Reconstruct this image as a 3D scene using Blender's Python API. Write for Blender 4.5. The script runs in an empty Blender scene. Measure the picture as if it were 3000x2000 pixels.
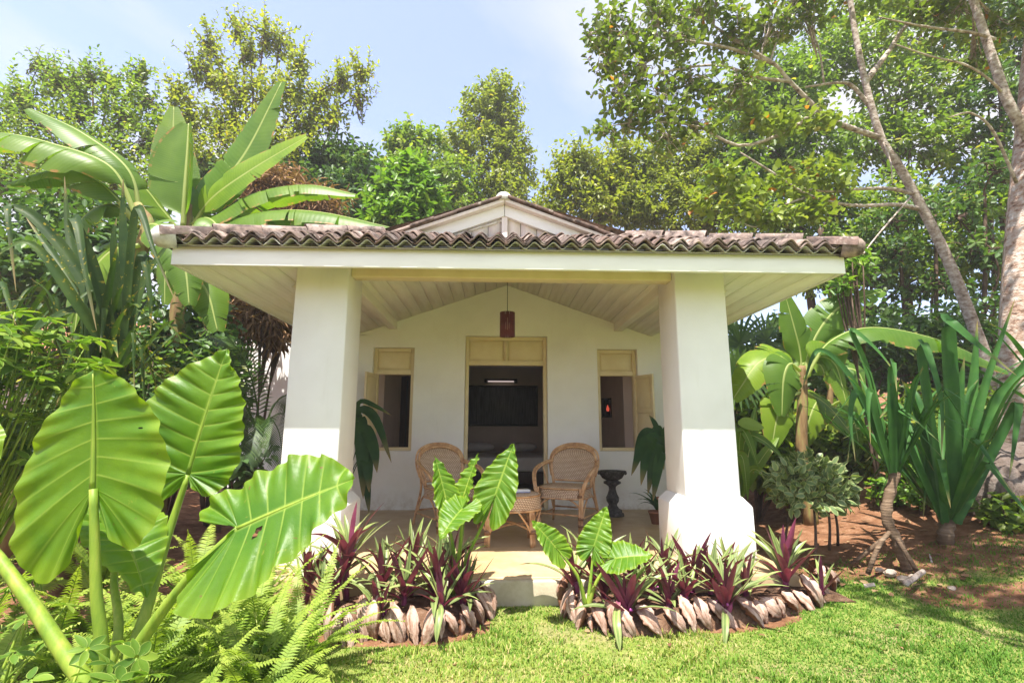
import bpy, bmesh, math, random
import numpy as np
from mathutils import Vector, Matrix

random.seed(11)
rng = np.random.default_rng(11)
scene = bpy.context.scene
COL = scene.collection

# ------------------------------------------------------------------ camera
CAM_PITCH, CAM_YAW, CAM_ROLL = math.radians(9.9), math.radians(2.0), math.radians(0.15)
cam_data = bpy.data.cameras.new('camera')
cam_data.sensor_width = 36.0
cam_data.lens = 17.6
cam_data.clip_start = 0.05
cam_data.clip_end = 2000.0
cam = bpy.data.objects.new('camera', cam_data)
COL.objects.link(cam)
_f = Vector((math.sin(CAM_YAW) * math.cos(CAM_PITCH), math.cos(CAM_YAW) * math.cos(CAM_PITCH), math.sin(CAM_PITCH)))
_r0 = Vector((math.cos(CAM_YAW), -math.sin(CAM_YAW), 0))
_u0 = _r0.cross(_f)
_r = _r0 * math.cos(CAM_ROLL) + _u0 * math.sin(CAM_ROLL)
_u = _u0 * math.cos(CAM_ROLL) - _r0 * math.sin(CAM_ROLL)
cam.matrix_world = Matrix(((_r.x, _u.x, -_f.x, 0), (_r.y, _u.y, -_f.y, 0), (_r.z, _u.z, -_f.z, 1.245), (0, 0, 0, 1)))
scene.camera = cam

# ------------------------------------------------------------------ sun, sky, exposure
SUN_TRAVEL = Vector((0.15, 0.36, -1.0)).normalized()
sun_data = bpy.data.lights.new('sun', 'SUN')
sun_data.energy = 2.75
sun_data.angle = math.radians(0.5)
sun_data.color = (1.0, 0.95, 0.86)
sun = bpy.data.objects.new('sun', sun_data)
sun.rotation_euler = SUN_TRAVEL.to_track_quat('-Z', 'Y').to_euler()
sun.location = (-3, -6, 20)
COL.objects.link(sun)

world = bpy.data.worlds.new('World')
scene.world = world
world.use_nodes = True
wn, wl = world.node_tree.nodes, world.node_tree.links
wn.clear()
sky = wn.new('ShaderNodeTexSky')
sky.sky_type = 'NISHITA'
sky.sun_disc = False
sky.sun_elevation = math.asin(-SUN_TRAVEL.z)
sky.sun_rotation = math.atan2(-SUN_TRAVEL.x, -SUN_TRAVEL.y)
sky.air_density = 1.0
sky.dust_density = 1.6
sky.ozone_density = 3.2
bg_sky = wn.new('ShaderNodeBackground')
bg_sky.inputs['Strength'].default_value = 0.092
bg_cloud = wn.new('ShaderNodeBackground')
bg_cloud.inputs['Color'].default_value = (0.95, 0.95, 1.0, 1)
bg_cloud.inputs['Strength'].default_value = 0.235
tc = wn.new('ShaderNodeTexCoord')
sep = wn.new('ShaderNodeSeparateXYZ')
mx = wn.new('ShaderNodeMath'); mx.operation = 'MAXIMUM'; mx.inputs[1].default_value = 0.08
dv = wn.new('ShaderNodeVectorMath'); dv.operation = 'DIVIDE'
cb = wn.new('ShaderNodeCombineXYZ')
wl.new(tc.outputs['Generated'], sep.inputs[0])
wl.new(sep.outputs['Z'], mx.inputs[0])
for i_ in range(3):
    wl.new(mx.outputs[0], cb.inputs[i_])
wl.new(tc.outputs['Generated'], dv.inputs[0])
wl.new(cb.outputs[0], dv.inputs[1])
cn = wn.new('ShaderNodeTexNoise')
cn.inputs['Scale'].default_value = 0.62
cn.inputs['Detail'].default_value = 7.0
cn.inputs['Roughness'].default_value = 0.55
cn.inputs['Distortion'].default_value = 0.35
cmap = wn.new('ShaderNodeMapping')
cmap.inputs['Location'].default_value = (1.75, -0.35, 0.0)
cmap.inputs['Scale'].default_value = (1.0, 0.8, 1.0)
wl.new(dv.outputs[0], cmap.inputs[0])
wl.new(cmap.outputs[0], cn.inputs['Vector'])
cr = wn.new('ShaderNodeValToRGB')
cr.color_ramp.elements[0].position = 0.47
cr.color_ramp.elements[0].color = (0.20, 0.20, 0.20, 1)
cr.color_ramp.elements[1].position = 0.63
cr.color_ramp.elements[1].color = (0.95, 0.95, 0.95, 1)
wl.new(cn.outputs['Fac'], cr.inputs[0])
mixw = wn.new('ShaderNodeMixShader')
wout = wn.new('ShaderNodeOutputWorld')
tint = wn.new('ShaderNodeMix'); tint.data_type = 'RGBA'; tint.blend_type = 'MULTIPLY'; tint.inputs[0].default_value = 1.0
tint.inputs[7].default_value = (1.0, 0.91, 0.97, 1)
wl.new(sky.outputs[0], tint.inputs[6])
wl.new(tint.outputs[2], bg_sky.inputs['Color'])
wl.new(cr.outputs[0], mixw.inputs[0])
wl.new(bg_sky.outputs[0], mixw.inputs[1])
wl.new(bg_cloud.outputs[0], mixw.inputs[2])
wl.new(mixw.outputs[0], wout.inputs['Surface'])

vs = scene.view_settings
vs.view_transform = 'Standard'
vs.look = 'None'
vs.gamma = 1.0
vs.exposure = 2.25
vs.use_curve_mapping = False
scene.cycles.max_bounces = 10
scene.cycles.diffuse_bounces = 8
scene.cycles.glossy_bounces = 2
scene.cycles.transmission_bounces = 5
scene.cycles.transparent_max_bounces = 6
scene.cycles.caustics_reflective = False
scene.cycles.caustics_refractive = False
scene.cycles.use_denoising = True

# ------------------------------------------------------------------ materials
MATS = {}

def node(nt, kind, **kw):
    n = nt.nodes.new(kind)
    for k, v in kw.items():
        if k in n.inputs.keys():
            n.inputs[k].default_value = v
        else:
            setattr(n, k, v)
    return n

def ramp(nt, fac, stops):
    n = nt.nodes.new('ShaderNodeValToRGB')
    e = n.color_ramp.elements
    while len(e) > 2:
        e.remove(e[-1])
    while len(e) < len(stops):
        e.new(0.5)
    for i, (p, c) in enumerate(stops):
        e[i].position = p
        e[i].color = (*c, 1) if len(c) == 3 else c
    nt.links.new(fac, n.inputs[0])
    return n.outputs[0]

def mixc(nt, fac, a, b, mode='MIX'):
    n = nt.nodes.new('ShaderNodeMix')
    n.data_type = 'RGBA'
    n.blend_type = mode
    for idx, v in ((0, fac), (6, a), (7, b)):
        if isinstance(v, (int, float)):
            n.inputs[idx].default_value = v
        elif isinstance(v, tuple):
            n.inputs[idx].default_value = (*v, 1)
        else:
            nt.links.new(v, n.inputs[idx])
    return n.outputs[2]

def noise(nt, scale, detail=4, rough=0.55, coord='Object', stretch=None, dist=0.0):
    tcn = nt.nodes.new('ShaderNodeTexCoord')
    out = tcn.outputs[coord]
    if stretch:
        mp = nt.nodes.new('ShaderNodeMapping')
        mp.inputs['Scale'].default_value = stretch
        nt.links.new(out, mp.inputs[0])
        out = mp.outputs[0]
    n = node(nt, 'ShaderNodeTexNoise', Scale=scale, Detail=detail, Roughness=rough, Distortion=dist)
    nt.links.new(out, n.inputs['Vector'])
    return n.outputs['Fac']

def attr(nt, name):
    n = nt.nodes.new('ShaderNodeAttribute')
    n.attribute_name = name
    return n.outputs['Fac']

def obj_random(nt):
    return nt.nodes.new('ShaderNodeObjectInfo').outputs['Random']

def math_n(nt, op, a, b=None):
    n = nt.nodes.new('ShaderNodeMath')
    n.operation = op
    for i, v in enumerate((a, b)):
        if v is None:
            continue
        if isinstance(v, (int, float)):
            n.inputs[i].default_value = v
        else:
            nt.links.new(v, n.inputs[i])
    return n.outputs[0]

def bump(nt, height, strength=0.3, dist=0.01):
    n = node(nt, 'ShaderNodeBump', Strength=strength, Distance=dist)
    nt.links.new(height, n.inputs['Height'])
    return n.outputs[0]

def start(name, rough=0.7, spec=0.4):
    m = bpy.data.materials.new(name)
    m.use_nodes = True
    nt = m.node_tree
    b = nt.nodes['Principled BSDF']
    b.inputs['Roughness'].default_value = rough
    b.inputs['Specular IOR Level'].default_value = spec
    MATS[name] = m
    return nt, b

def noisy(name, stops, scale=8, rough=0.75, spec=0.3, bumps=0.2, bscale=60, bdist=0.005, stretch=None, vary=0.0, coord='Object'):
    nt, b = start(name, rough, spec)
    f = noise(nt, scale, 6, 0.6, coord, stretch)
    c = ramp(nt, f, stops)
    if vary:
        r = ramp(nt, obj_random(nt), [(0, (1 - vary,) * 3), (1, (1 + vary,) * 3)])
        c = mixc(nt, 1.0, c, r, 'MULTIPLY')
    nt.links.new(c, b.inputs['Base Color'])
    if bumps:
        nt.links.new(bump(nt, noise(nt, bscale, 5, 0.6, coord, stretch), bumps, bdist), b.inputs['Normal'])
    return MATS[name]

def plaster():
    nt, b = start('white_plaster', 0.85, 0.2)
    big = noise(nt, 1.6, 5, 0.6)
    c = ramp(nt, big, [(0.3, (0.77, 0.76, 0.74)), (0.62, (0.84, 0.835, 0.825))])
    st = noise(nt, 5, 6, 0.7, 'Object', (2.2, 2.2, 0.35))
    c = mixc(nt, ramp(nt, st, [(0.56, (0, 0, 0)), (0.78, (0.22, 0.22, 0.22))]), c, (0.60, 0.57, 0.52))
    sz = nt.nodes.new('ShaderNodeSeparateXYZ'); tg = nt.nodes.new('ShaderNodeTexCoord')
    nt.links.new(tg.outputs['Object'], sz.inputs[0])
    low = ramp(nt, sz.outputs['Z'], [(0.16, (1,) * 3), (0.46, (0,) * 3)])
    gr = mixc(nt, 1.0, low, ramp(nt, noise(nt, 9, 7, 0.7), [(0.42, (0,) * 3), (0.7, (0.75,) * 3)]), 'MULTIPLY')
    c = mixc(nt, gr, c, (0.42, 0.34, 0.26))
    nt.links.new(c, b.inputs['Base Color'])
    nt.links.new(bump(nt, noise(nt, 12, 8, 0.7), 0.22, 0.012), b.inputs['Normal'])
plaster()
noisy('cream_paint', [(0.3, (0.66, 0.54, 0.32)), (0.7, (0.75, 0.64, 0.42))], 5, 0.5, 0.4, 0.1, 40)
noisy('board_paint', [(0.25, (0.70, 0.66, 0.60)), (0.6, (0.81, 0.78, 0.73))], 3, 0.6, 0.3, 0.15, 30, 0.004, (6, 0.7, 6), 0.07)
noisy('gable_paint', [(0.3, (0.68, 0.60, 0.56)), (0.7, (0.78, 0.72, 0.68))], 4, 0.7, 0.3, 0.15, 30, 0.004, (6, 6, 0.8), 0.06)
noisy('white_paint', [(0.25, (0.76, 0.755, 0.745)), (0.6, (0.84, 0.84, 0.835))], 4, 0.55, 0.35, 0.06, 25, 0.004, (0.6, 3, 3))
noisy('under_white', [(0.3, (0.42, 0.40, 0.34)), (0.65, (0.68, 0.67, 0.62))], 12, 0.85, 0.2, 0.3, 60)

def tile_mat():
    nt, b = start('clay_tile', 0.88, 0.2)
    r = obj_random(nt)
    base = ramp(nt, r, [(0.0, (0.12, 0.075, 0.06)), (0.35, (0.22, 0.15, 0.125)), (0.6, (0.14, 0.11, 0.10)), (0.8, (0.33, 0.24, 0.20)), (1.0, (0.42, 0.33, 0.29))])
    w = nt.nodes.new('ShaderNodeVectorMath'); w.operation = 'ADD'
    tcn = nt.nodes.new('ShaderNodeTexCoord')
    nt.links.new(tcn.outputs['Object'], w.inputs[0])
    nt.links.new(nt.nodes.new('ShaderNodeObjectInfo').outputs['Location'], w.inputs[1])
    def nz(s):
        n = node(nt, 'ShaderNodeTexNoise', Scale=s, Detail=6, Roughness=0.65)
        nt.links.new(w.outputs[0], n.inputs['Vector'])
        return n.outputs['Fac']
    c = mixc(nt, ramp(nt, nz(9), [(0.36, (0.95,) * 3), (0.6, (0.0,) * 3)]), base, (0.045, 0.035, 0.032))
    c = mixc(nt, ramp(nt, nz(17), [(0.56, (0,) * 3), (0.72, (0.75,) * 3)]), c, (0.46, 0.40, 0.36))
    c = mixc(nt, ramp(nt, nz(6), [(0.60, (0,) * 3), (0.75, (0.5,) * 3)]), c, (0.16, 0.19, 0.06))
    nt.links.new(c, b.inputs['Base Color'])
    nt.links.new(bump(nt, nz(55), 0.5, 0.006), b.inputs['Normal'])
tile_mat()

def floor_mat():
    nt, b = start('porch_cement', 0.38, 0.45)
    c = ramp(nt, noise(nt, 1.3, 7, 0.62, 'Object', None, 0.6), [(0.3, (0.34, 0.215, 0.105)), (0.5, (0.43, 0.30, 0.165)), (0.72, (0.52, 0.40, 0.25))])
    c = mixc(nt, ramp(nt, noise(nt, 7, 6, 0.7), [(0.5, (0,) * 3), (0.8, (0.5,) * 3)]), c, (0.52, 0.40, 0.26))
    nt.links.new(c, b.inputs['Base Color'])
    nt.links.new(ramp(nt, noise(nt, 3, 5), [(0.3, (0.28,) * 3), (0.7, (0.55,) * 3)]), b.inputs['Roughness'])
    nt.links.new(bump(nt, noise(nt, 35, 5), 0.06, 0.01), b.inputs['Normal'])
floor_mat()
noisy('step_cement', [(0.3, (0.36, 0.30, 0.20)), (0.55, (0.52, 0.46, 0.34)), (0.75, (0.60, 0.55, 0.44))], 5, 0.8, 0.25, 0.4, 50, 0.006)
noisy('room_plaster', [(0.3, (0.58, 0.47, 0.40)), (0.7, (0.68, 0.56, 0.48))], 2, 0.85, 0.2, 0.1, 30)
noisy('dark_wood', [(0.3, (0.03, 0.016, 0.011)), (0.7, (0.07, 0.035, 0.022))], 6, 0.5, 0.4, 0.15, 40, 0.003, (6, 6, 0.8))
noisy('red_wood', [(0.3, (0.10, 0.018, 0.022)), (0.7, (0.17, 0.036, 0.04))], 10, 0.45, 0.4, 0.1, 60, 0.002)
noisy('linen', [(0.3, (0.60, 0.57, 0.54)), (0.7, (0.72, 0.70, 0.68))], 3, 0.9, 0.1, 0.3, 14, 0.02)
noisy('picture_print', [(0.35, (0.06, 0.065, 0.068)), (0.6, (0.13, 0.135, 0.135))], 7, 0.4, 0.4, 0.2, 30, 0.01, (5, 5, 0.5))
noisy('black_metal', [(0.3, (0.012, 0.012, 0.012)), (0.7, (0.03, 0.028, 0.027))], 6, 0.5, 0.4, 0)
noisy('dark_stone', [(0.3, (0.025, 0.024, 0.024)), (0.55, (0.075, 0.07, 0.068)), (0.75, (0.16, 0.15, 0.145))], 22, 0.85, 0.25, 0.7, 70, 0.01)
noisy('boulder', [(0.3, (0.05, 0.04, 0.034)), (0.5, (0.12, 0.09, 0.075)), (0.68, (0.20, 0.17, 0.15)), (0.8, (0.40, 0.38, 0.36))], 5, 0.9, 0.2, 0.8, 22, 0.03)
noisy('pebble', [(0.3, (0.30, 0.22, 0.17)), (0.7, (0.50, 0.42, 0.35))], 9, 0.85, 0.2, 0.3, 40)
noisy('soil', [(0.3, (0.07, 0.036, 0.022)), (0.5, (0.15, 0.085, 0.052)), (0.7, (0.24, 0.155, 0.105))], 14, 0.95, 0.1, 0.9, 45, 0.02)
noisy('bark_pale', [(0.32, (0.13, 0.095, 0.075)), (0.45, (0.32, 0.255, 0.215)), (0.58, (0.46, 0.40, 0.36)), (0.70, (0.60, 0.57, 0.54))], 13, 0.9, 0.2, 0.8, 26, 0.02, (1, 1, 1.6))
noisy('bark_orange', [(0.34, (0.16, 0.09, 0.06)), (0.44, (0.40, 0.27, 0.20)), (0.56, (0.52, 0.42, 0.35)), (0.68, (0.62, 0.57, 0.52))], 9, 0.9, 0.2, 0.9, 18, 0.03, (1, 1, 1.8))
noisy('bark_dark', [(0.3, (0.05, 0.032, 0.024)), (0.6, (0.13, 0.085, 0.06)), (0.8, (0.22, 0.16, 0.12))], 9, 0.9, 0.2, 0.7, 30, 0.015, (1, 1, 0.6))
noisy('ring_bark', [(0.3, (0.08, 0.05, 0.032)), (0.55, (0.17, 0.115, 0.075)), (0.75, (0.28, 0.21, 0.15))], 3, 0.9, 0.2, 0.9, 8, 0.02, (1, 1, 9))
noisy('banana_stem', [(0.3, (0.10, 0.055, 0.025)), (0.5, (0.22, 0.14, 0.06)), (0.7, (0.24, 0.30, 0.08))], 4, 0.7, 0.3, 0.4, 20, 0.01, (3, 3, 0.6))
noisy('dead_leaf', [(0.3, (0.14, 0.07, 0.035)), (0.7, (0.36, 0.22, 0.12))], 8, 0.9, 0.15, 0.3, 30)
noisy('paper', [(0.3, (0.75, 0.75, 0.76)), (0.7, (0.8, 0.8, 0.8))], 4, 0.8, 0.2, 0)
noisy('blue_cloth', [(0.3, (0.03, 0.06, 0.30)), (0.7, (0.05, 0.09, 0.38))], 9, 0.6, 0.3, 0)
noisy('red_glaze', [(0.3, (0.45, 0.03, 0.02)), (0.7, (0.6, 0.06, 0.03))], 9, 0.3, 0.5, 0)
noisy('terracotta', [(0.3, (0.24, 0.10, 0.06)), (0.7, (0.36, 0.17, 0.10))], 7, 0.85, 0.2, 0.3, 40)

def husk_mat():
    nt, b = start('coconut_husk', 0.9, 0.15)
    r = obj_random(nt)
    f = noise(nt, 7, 7, 0.68, 'Object', (3.5, 3.5, 0.7))
    c = ramp(nt, f, [(0.30, (0.14, 0.062, 0.034)), (0.41, (0.30, 0.19, 0.14)), (0.53, (0.46, 0.335, 0.28)), (0.72, (0.60, 0.48, 0.42))])
    c = mixc(nt, 1.0, c, ramp(nt, r, [(0, (0.72, 0.66, 0.62)), (0.5, (1.0, 0.98, 0.96)), (1, (1.12, 1.10, 1.08))]), 'MULTIPLY')
    c = mixc(nt, ramp(nt, attr(nt, 's'), [(0.0, (0,) * 3), (0.72, (0,) * 3), (1.0, (0.85,) * 3)]), c, (0.17, 0.065, 0.028))
    nt.links.new(c, b.inputs['Base Color'])
    nt.links.new(bump(nt, noise(nt, 16, 7, 0.7, 'Object', (5, 5, 0.8)), 0.8, 0.012), b.inputs['Normal'])
husk_mat()

def rattan_mat(name, weave):
    nt, b = start(name, 0.5, 0.4)
    c = ramp(nt, noise(nt, 14, 5, 0.6), [(0.3, (0.30, 0.15, 0.07)), (0.5, (0.52, 0.30, 0.15)), (0.7, (0.66, 0.45, 0.26))])
    if weave:
        tcn = nt.nodes.new('ShaderNodeTexCoord')
        br = node(nt, 'ShaderNodeTexBrick', Scale=1.0)
        br.offset = 0.5
        br.inputs['Color1'].default_value = (0.64, 0.50, 0.36, 1)
        br.inputs['Color2'].default_value = (0.74, 0.60, 0.45, 1)
        br.inputs['Mortar'].default_value = (0.13, 0.055, 0.025, 1)
        br.inputs['Mortar Size'].default_value = 0.0032
        br.inputs['Mortar Smooth'].default_value = 0.3
        br.inputs['Brick Width'].default_value = 0.026
        br.inputs['Row Height'].default_value = 0.015
        mp = nt.nodes.new('ShaderNodeMapping')
        nt.links.new(tcn.outputs['UV'], mp.inputs[0])
        nt.links.new(mp.outputs[0], br.inputs['Vector'])
        c = mixc(nt, 0.18, br.outputs['Color'], c)
        nt.links.new(bump(nt, br.outputs['Fac'], -0.8, 0.004), b.inputs['Normal'])
    else:
        nt.links.new(bump(nt, noise(nt, 60, 3), 0.2, 0.003), b.inputs['Normal'])
    nt.links.new(c, b.inputs['Base Color'])
rattan_mat('rattan_cane', False)
rattan_mat('rattan_weave', True)

def emit(name, col, strength):
    nt, b = start(name)
    b.inputs['Emission Color'].default_value = (*col, 1)
    b.inputs['Emission Strength'].default_value = strength
    b.inputs['Base Color'].default_value = (*col, 1)
emit('tube_glow', (1.0, 0.82, 0.78), 0.16)
emit('red_glow', (1.0, 0.14, 0.08), 0.12)
nt_, b_ = start('bulb_glass', 0.15, 0.5)
b_.inputs['Base Color'].default_value = (0.75, 0.65, 0.5, 1)

def leaf_shader(nt, col, normal=None, trans=0.4, rough=0.45, spec=0.4, tcol=None):
    b = nt.nodes['Principled BSDF']
    b.inputs['Roughness'].default_value = rough
    b.inputs['Specular IOR Level'].default_value = spec
    nt.links.new(col, b.inputs['Base Color'])
    tr = nt.nodes.new('ShaderNodeBsdfTranslucent')
    tc2 = mixc(nt, 1.0, col, tcol or (1.35, 1.45, 0.55), 'MULTIPLY')
    nt.links.new(tc2, tr.inputs['Color'])
    if normal is not None:
        nt.links.new(normal, b.inputs['Normal'])
    ms = nt.nodes.new('ShaderNodeMixShader')
    ms.inputs[0].default_value = trans
    nt.links.new(b.outputs[0], ms.inputs[1])
    nt.links.new(tr.outputs[0], ms.inputs[2])
    nt.links.new(ms.outputs[0], nt.nodes['Material Output'].inputs['Surface'])

def foliage(name, stops, trans=0.35, rough=0.45, spec=0.4):
    nt, b = start(name)
    leaf_shader(nt, ramp(nt, attr(nt, 'tint'), stops), None, trans, rough, spec)
foliage('leaf_olive', [(0, (0.10, 0.135, 0.020)), (0.45, (0.20, 0.24, 0.036)), (0.8, (0.33, 0.34, 0.055)), (1, (0.42, 0.33, 0.06))], 0.5, 0.4, 0.4)
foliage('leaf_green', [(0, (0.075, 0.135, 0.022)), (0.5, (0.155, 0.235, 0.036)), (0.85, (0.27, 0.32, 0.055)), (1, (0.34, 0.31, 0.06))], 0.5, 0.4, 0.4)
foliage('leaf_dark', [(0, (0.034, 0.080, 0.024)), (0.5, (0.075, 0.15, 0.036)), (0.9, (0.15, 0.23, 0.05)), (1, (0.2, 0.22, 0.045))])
foliage('leaf_bright', [(0, (0.06, 0.14, 0.018)), (0.5, (0.13, 0.25, 0.03)), (1, (0.25, 0.36, 0.05))], 0.4)
foliage('leaf_glossy', [(0, (0.075, 0.13, 0.024)), (0.5, (0.15, 0.215, 0.036)), (0.88, (0.25, 0.30, 0.055)), (0.95, (0.36, 0.32, 0.06)), (1, (0.5, 0.19, 0.03))], 0.36, 0.33, 0.45)
foliage('leaf_dry', [(0, (0.12, 0.06, 0.03)), (0.6, (0.26, 0.15, 0.08)), (1, (0.40, 0.27, 0.15))], 0.2, 0.8, 0.2)
foliage('grass_blade', [(0, (0.06, 0.155, 0.016)), (0.4, (0.13, 0.235, 0.026)), (0.75, (0.27, 0.315, 0.055)), (1, (0.46, 0.38, 0.17))], 0.3, 0.7, 0.2)
foliage('fern_green', [(0, (0.09, 0.17, 0.022)), (0.5, (0.20, 0.30, 0.04)), (1, (0.38, 0.44, 0.08))], 0.42, 0.5, 0.3)
foliage('palm_green', [(0, (0.02, 0.055, 0.016)), (1, (0.08, 0.14, 0.03))], 0.3, 0.4, 0.4)

def variegated():
    nt, b = start('variegated_leaf')
    s = attr(nt, 's')
    c = ramp(nt, attr(nt, 'tint'), [(0, (0.09, 0.15, 0.05)), (1, (0.20, 0.27, 0.11))])
    c = mixc(nt, ramp(nt, s, [(0.55, (0,) * 3), (0.95, (0.9,) * 3)]), c, (0.46, 0.49, 0.22))
    leaf_shader(nt, c, None, 0.3, 0.4, 0.4)
variegated()

def scheff():
    nt, b = start('umbrella_leaf')
    c = ramp(nt, attr(nt, 'tint'), [(0, (0.06, 0.13, 0.018)), (0.6, (0.13, 0.23, 0.028)), (1, (0.26, 0.34, 0.05))])
    c = mixc(nt, ramp(nt, attr(nt, 's'), [(0.82, (0,) * 3), (0.98, (0.6,) * 3)]), c, (0.45, 0.52, 0.14))
    leaf_shader(nt, c, None, 0.38, 0.45, 0.22)
scheff()

def alocasia():
    nt, b = start('elephant_ear')
    r = obj_random(nt)
    c = ramp(nt, noise(nt, 5, 4), [(0.3, (0.06, 0.165, 0.008)), (0.7, (0.13, 0.245, 0.012))])
    c = mixc(nt, ramp(nt, attr(nt, 's'), [(0.75, (0,) * 3), (1.0, (0.5,) * 3)]), c, (0.24, 0.34, 0.02))
    c = mixc(nt, 1.0, c, ramp(nt, r, [(0, (0.85, 0.9, 0.85)), (1, (1.15, 1.1, 1.1))]), 'MULTIPLY')
    c = mixc(nt, ramp(nt, noise(nt, 22, 5, 0.7), [(0.66, (0,) * 3), (0.72, (0.55,) * 3)]), c, (0.30, 0.30, 0.05))
    c = mixc(nt, ramp(nt, noise(nt, 38, 3, 0.6), [(0.70, (0,) * 3), (0.73, (0.9,) * 3)]), c, (0.16, 0.09, 0.03))
    c = mixc(nt, attr(nt, 'vein'), c, (0.32, 0.42, 0.08))
    leaf_shader(nt, c, bump(nt, noise(nt, 26, 6, 0.7), 0.35, 0.008), 0.40, 0.40, 0.4, (1.5, 1.5, 0.35))
alocasia()
noisy('petiole', [(0.3, (0.10, 0.19, 0.018)), (0.55, (0.20, 0.28, 0.032)), (0.72, (0.30, 0.33, 0.06))], 9, 0.5, 0.25, 0.2, 30, 0.005, (3, 3, 0.5))

def banana():
    nt, b = start('banana_leaf')
    u, s = attr(nt, 'u'), attr(nt, 's')
    str_ = math_n(nt, 'MULTIPLY', u, 330.0)
    sn = math_n(nt, 'SINE', str_)
    c = ramp(nt, noise(nt, 2.2, 4), [(0.3, (0.075, 0.165, 0.015)), (0.7, (0.17, 0.275, 0.026))])
    c = mixc(nt, math_n(nt, 'MULTIPLY', math_n(nt, 'ADD', sn, 1.0), 0.06), c, (0.24, 0.33, 0.09))
    c = mixc(nt, 1.0, c, ramp(nt, obj_random(nt), [(0, (0.7, 0.8, 0.9)), (0.5, (1, 1, 1)), (1, (1.35, 1.25, 0.95))]), 'MULTIPLY')
    edge = ramp(nt, math_n(nt, 'MULTIPLY', math_n(nt, 'GREATER_THAN', s, 0.93), noise(nt, 9, 5)), [(0.52, (0,) * 3), (0.62, (0.9,) * 3)])
    c = mixc(nt, edge, c, (0.42, 0.22, 0.08))
    c = mixc(nt, ramp(nt, s, [(0.03, (1,) * 3), (0.075, (0,) * 3)]), c, (0.42, 0.48, 0.17))
    bm = bump(nt, sn, 0.07, 0.004)
    leaf_shader(nt, c, bm, 0.45, 0.42, 0.28)
banana()

def pandan(name, a, bcol, yell):
    nt, b = start(name)
    c = ramp(nt, noise(nt, 6, 4, 0.6, 'Object'), [(0.3, a), (0.7, bcol)])
    c = mixc(nt, ramp(nt, noise(nt, 30, 3), [(0.62, (0,) * 3), (0.72, (yell,) * 3)]), c, (0.45, 0.34, 0.03))
    c = mixc(nt, ramp(nt, attr(nt, 'u'), [(0.86, (0,) * 3), (1.0, (0.8,) * 3)]), c, (0.36, 0.25, 0.12))
    c = mixc(nt, 1.0, c, ramp(nt, obj_random(nt), [(0, (0.75, 0.8, 0.85)), (1, (1.25, 1.2, 1.1))]), 'MULTIPLY')
    leaf_shader(nt, c, None, 0.28, 0.5, 0.16)
pandan('screw_pine_leaf', (0.03, 0.10, 0.026), (0.06, 0.155, 0.032), 0.0)
pandan('spotted_strap_leaf', (0.022, 0.055, 0.013), (0.055, 0.095, 0.018), 0.8)
pandan('porch_plant_leaf', (0.02, 0.06, 0.022), (0.045, 0.10, 0.03), 0.0)

def oyster():
    nt, b = start('oyster_leaf')
    s = attr(nt, 's')
    top = ramp(nt, noise(nt, 9, 4), [(0.3, (0.11, 0.17, 0.05)), (0.7, (0.20, 0.28, 0.085))])
    top = mixc(nt, ramp(nt, s, [(0.25, (0,) * 3), (0.5, (0.6,) * 3), (0.75, (0.1,) * 3)]), top, (0.42, 0.46, 0.19))
    bot = ramp(nt, noise(nt, 9, 4), [(0.3, (0.12, 0.022, 0.06)), (0.7, (0.26, 0.055, 0.135))])
    g = nt.nodes.new('ShaderNodeNewGeometry')
    c = mixc(nt, g.outputs['Backfacing'], top, bot)
    c = mixc(nt, ramp(nt, attr(nt, 'u'), [(0.0, (0.9,) * 3), (0.22, (0,) * 3)]), c, (0.30, 0.04, 0.17))
    c = mixc(nt, 1.0, c, ramp(nt, obj_random(nt), [(0, (0.75, 0.75, 0.75)), (1, (1.3, 1.25, 1.15))]), 'MULTIPLY')
    leaf_shader(nt, c, None, 0.22, 0.4, 0.4, (1.2, 0.9, 0.6))
oyster()
noisy('magenta_bract', [(0.3, (0.28, 0.04, 0.20)), (0.7, (0.45, 0.12, 0.34))], 20, 0.5, 0.3, 0)

def ground_mat():
    nt, b = start('ground_cover', 0.95, 0.1)
    g = ramp(nt, noise(nt, 11, 7, 0.7), [(0.3, (0.13, 0.195, 0.035)), (0.5, (0.22, 0.285, 0.06)), (0.68, (0.34, 0.33, 0.12))])
    s = ramp(nt, noise(nt, 6, 8, 0.7), [(0.3, (0.10, 0.046, 0.024)), (0.5, (0.23, 0.112, 0.060)), (0.72, (0.36, 0.21, 0.13))])
    m = math_n(nt, 'ADD', attr(nt, 'soil'), math_n(nt, 'MULTIPLY', math_n(nt, 'SUBTRACT', noise(nt, 4, 7, 0.7), 0.5), 0.9))
    g = mixc(nt, ramp(nt, noise(nt, 1.7, 5, 0.6), [(0.50, (0,) * 3), (0.66, (0.7,) * 3)]), g, (0.33, 0.27, 0.14))
    c = mixc(nt, ramp(nt, m, [(0.42, (0,) * 3), (0.58, (1,) * 3)]), g, s)
    nt.links.new(c, b.inputs['Base Color'])
    nt.links.new(bump(nt, noise(nt, 40, 7, 0.7), 0.9, 0.03), b.inputs['Normal'])
ground_mat()

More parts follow.
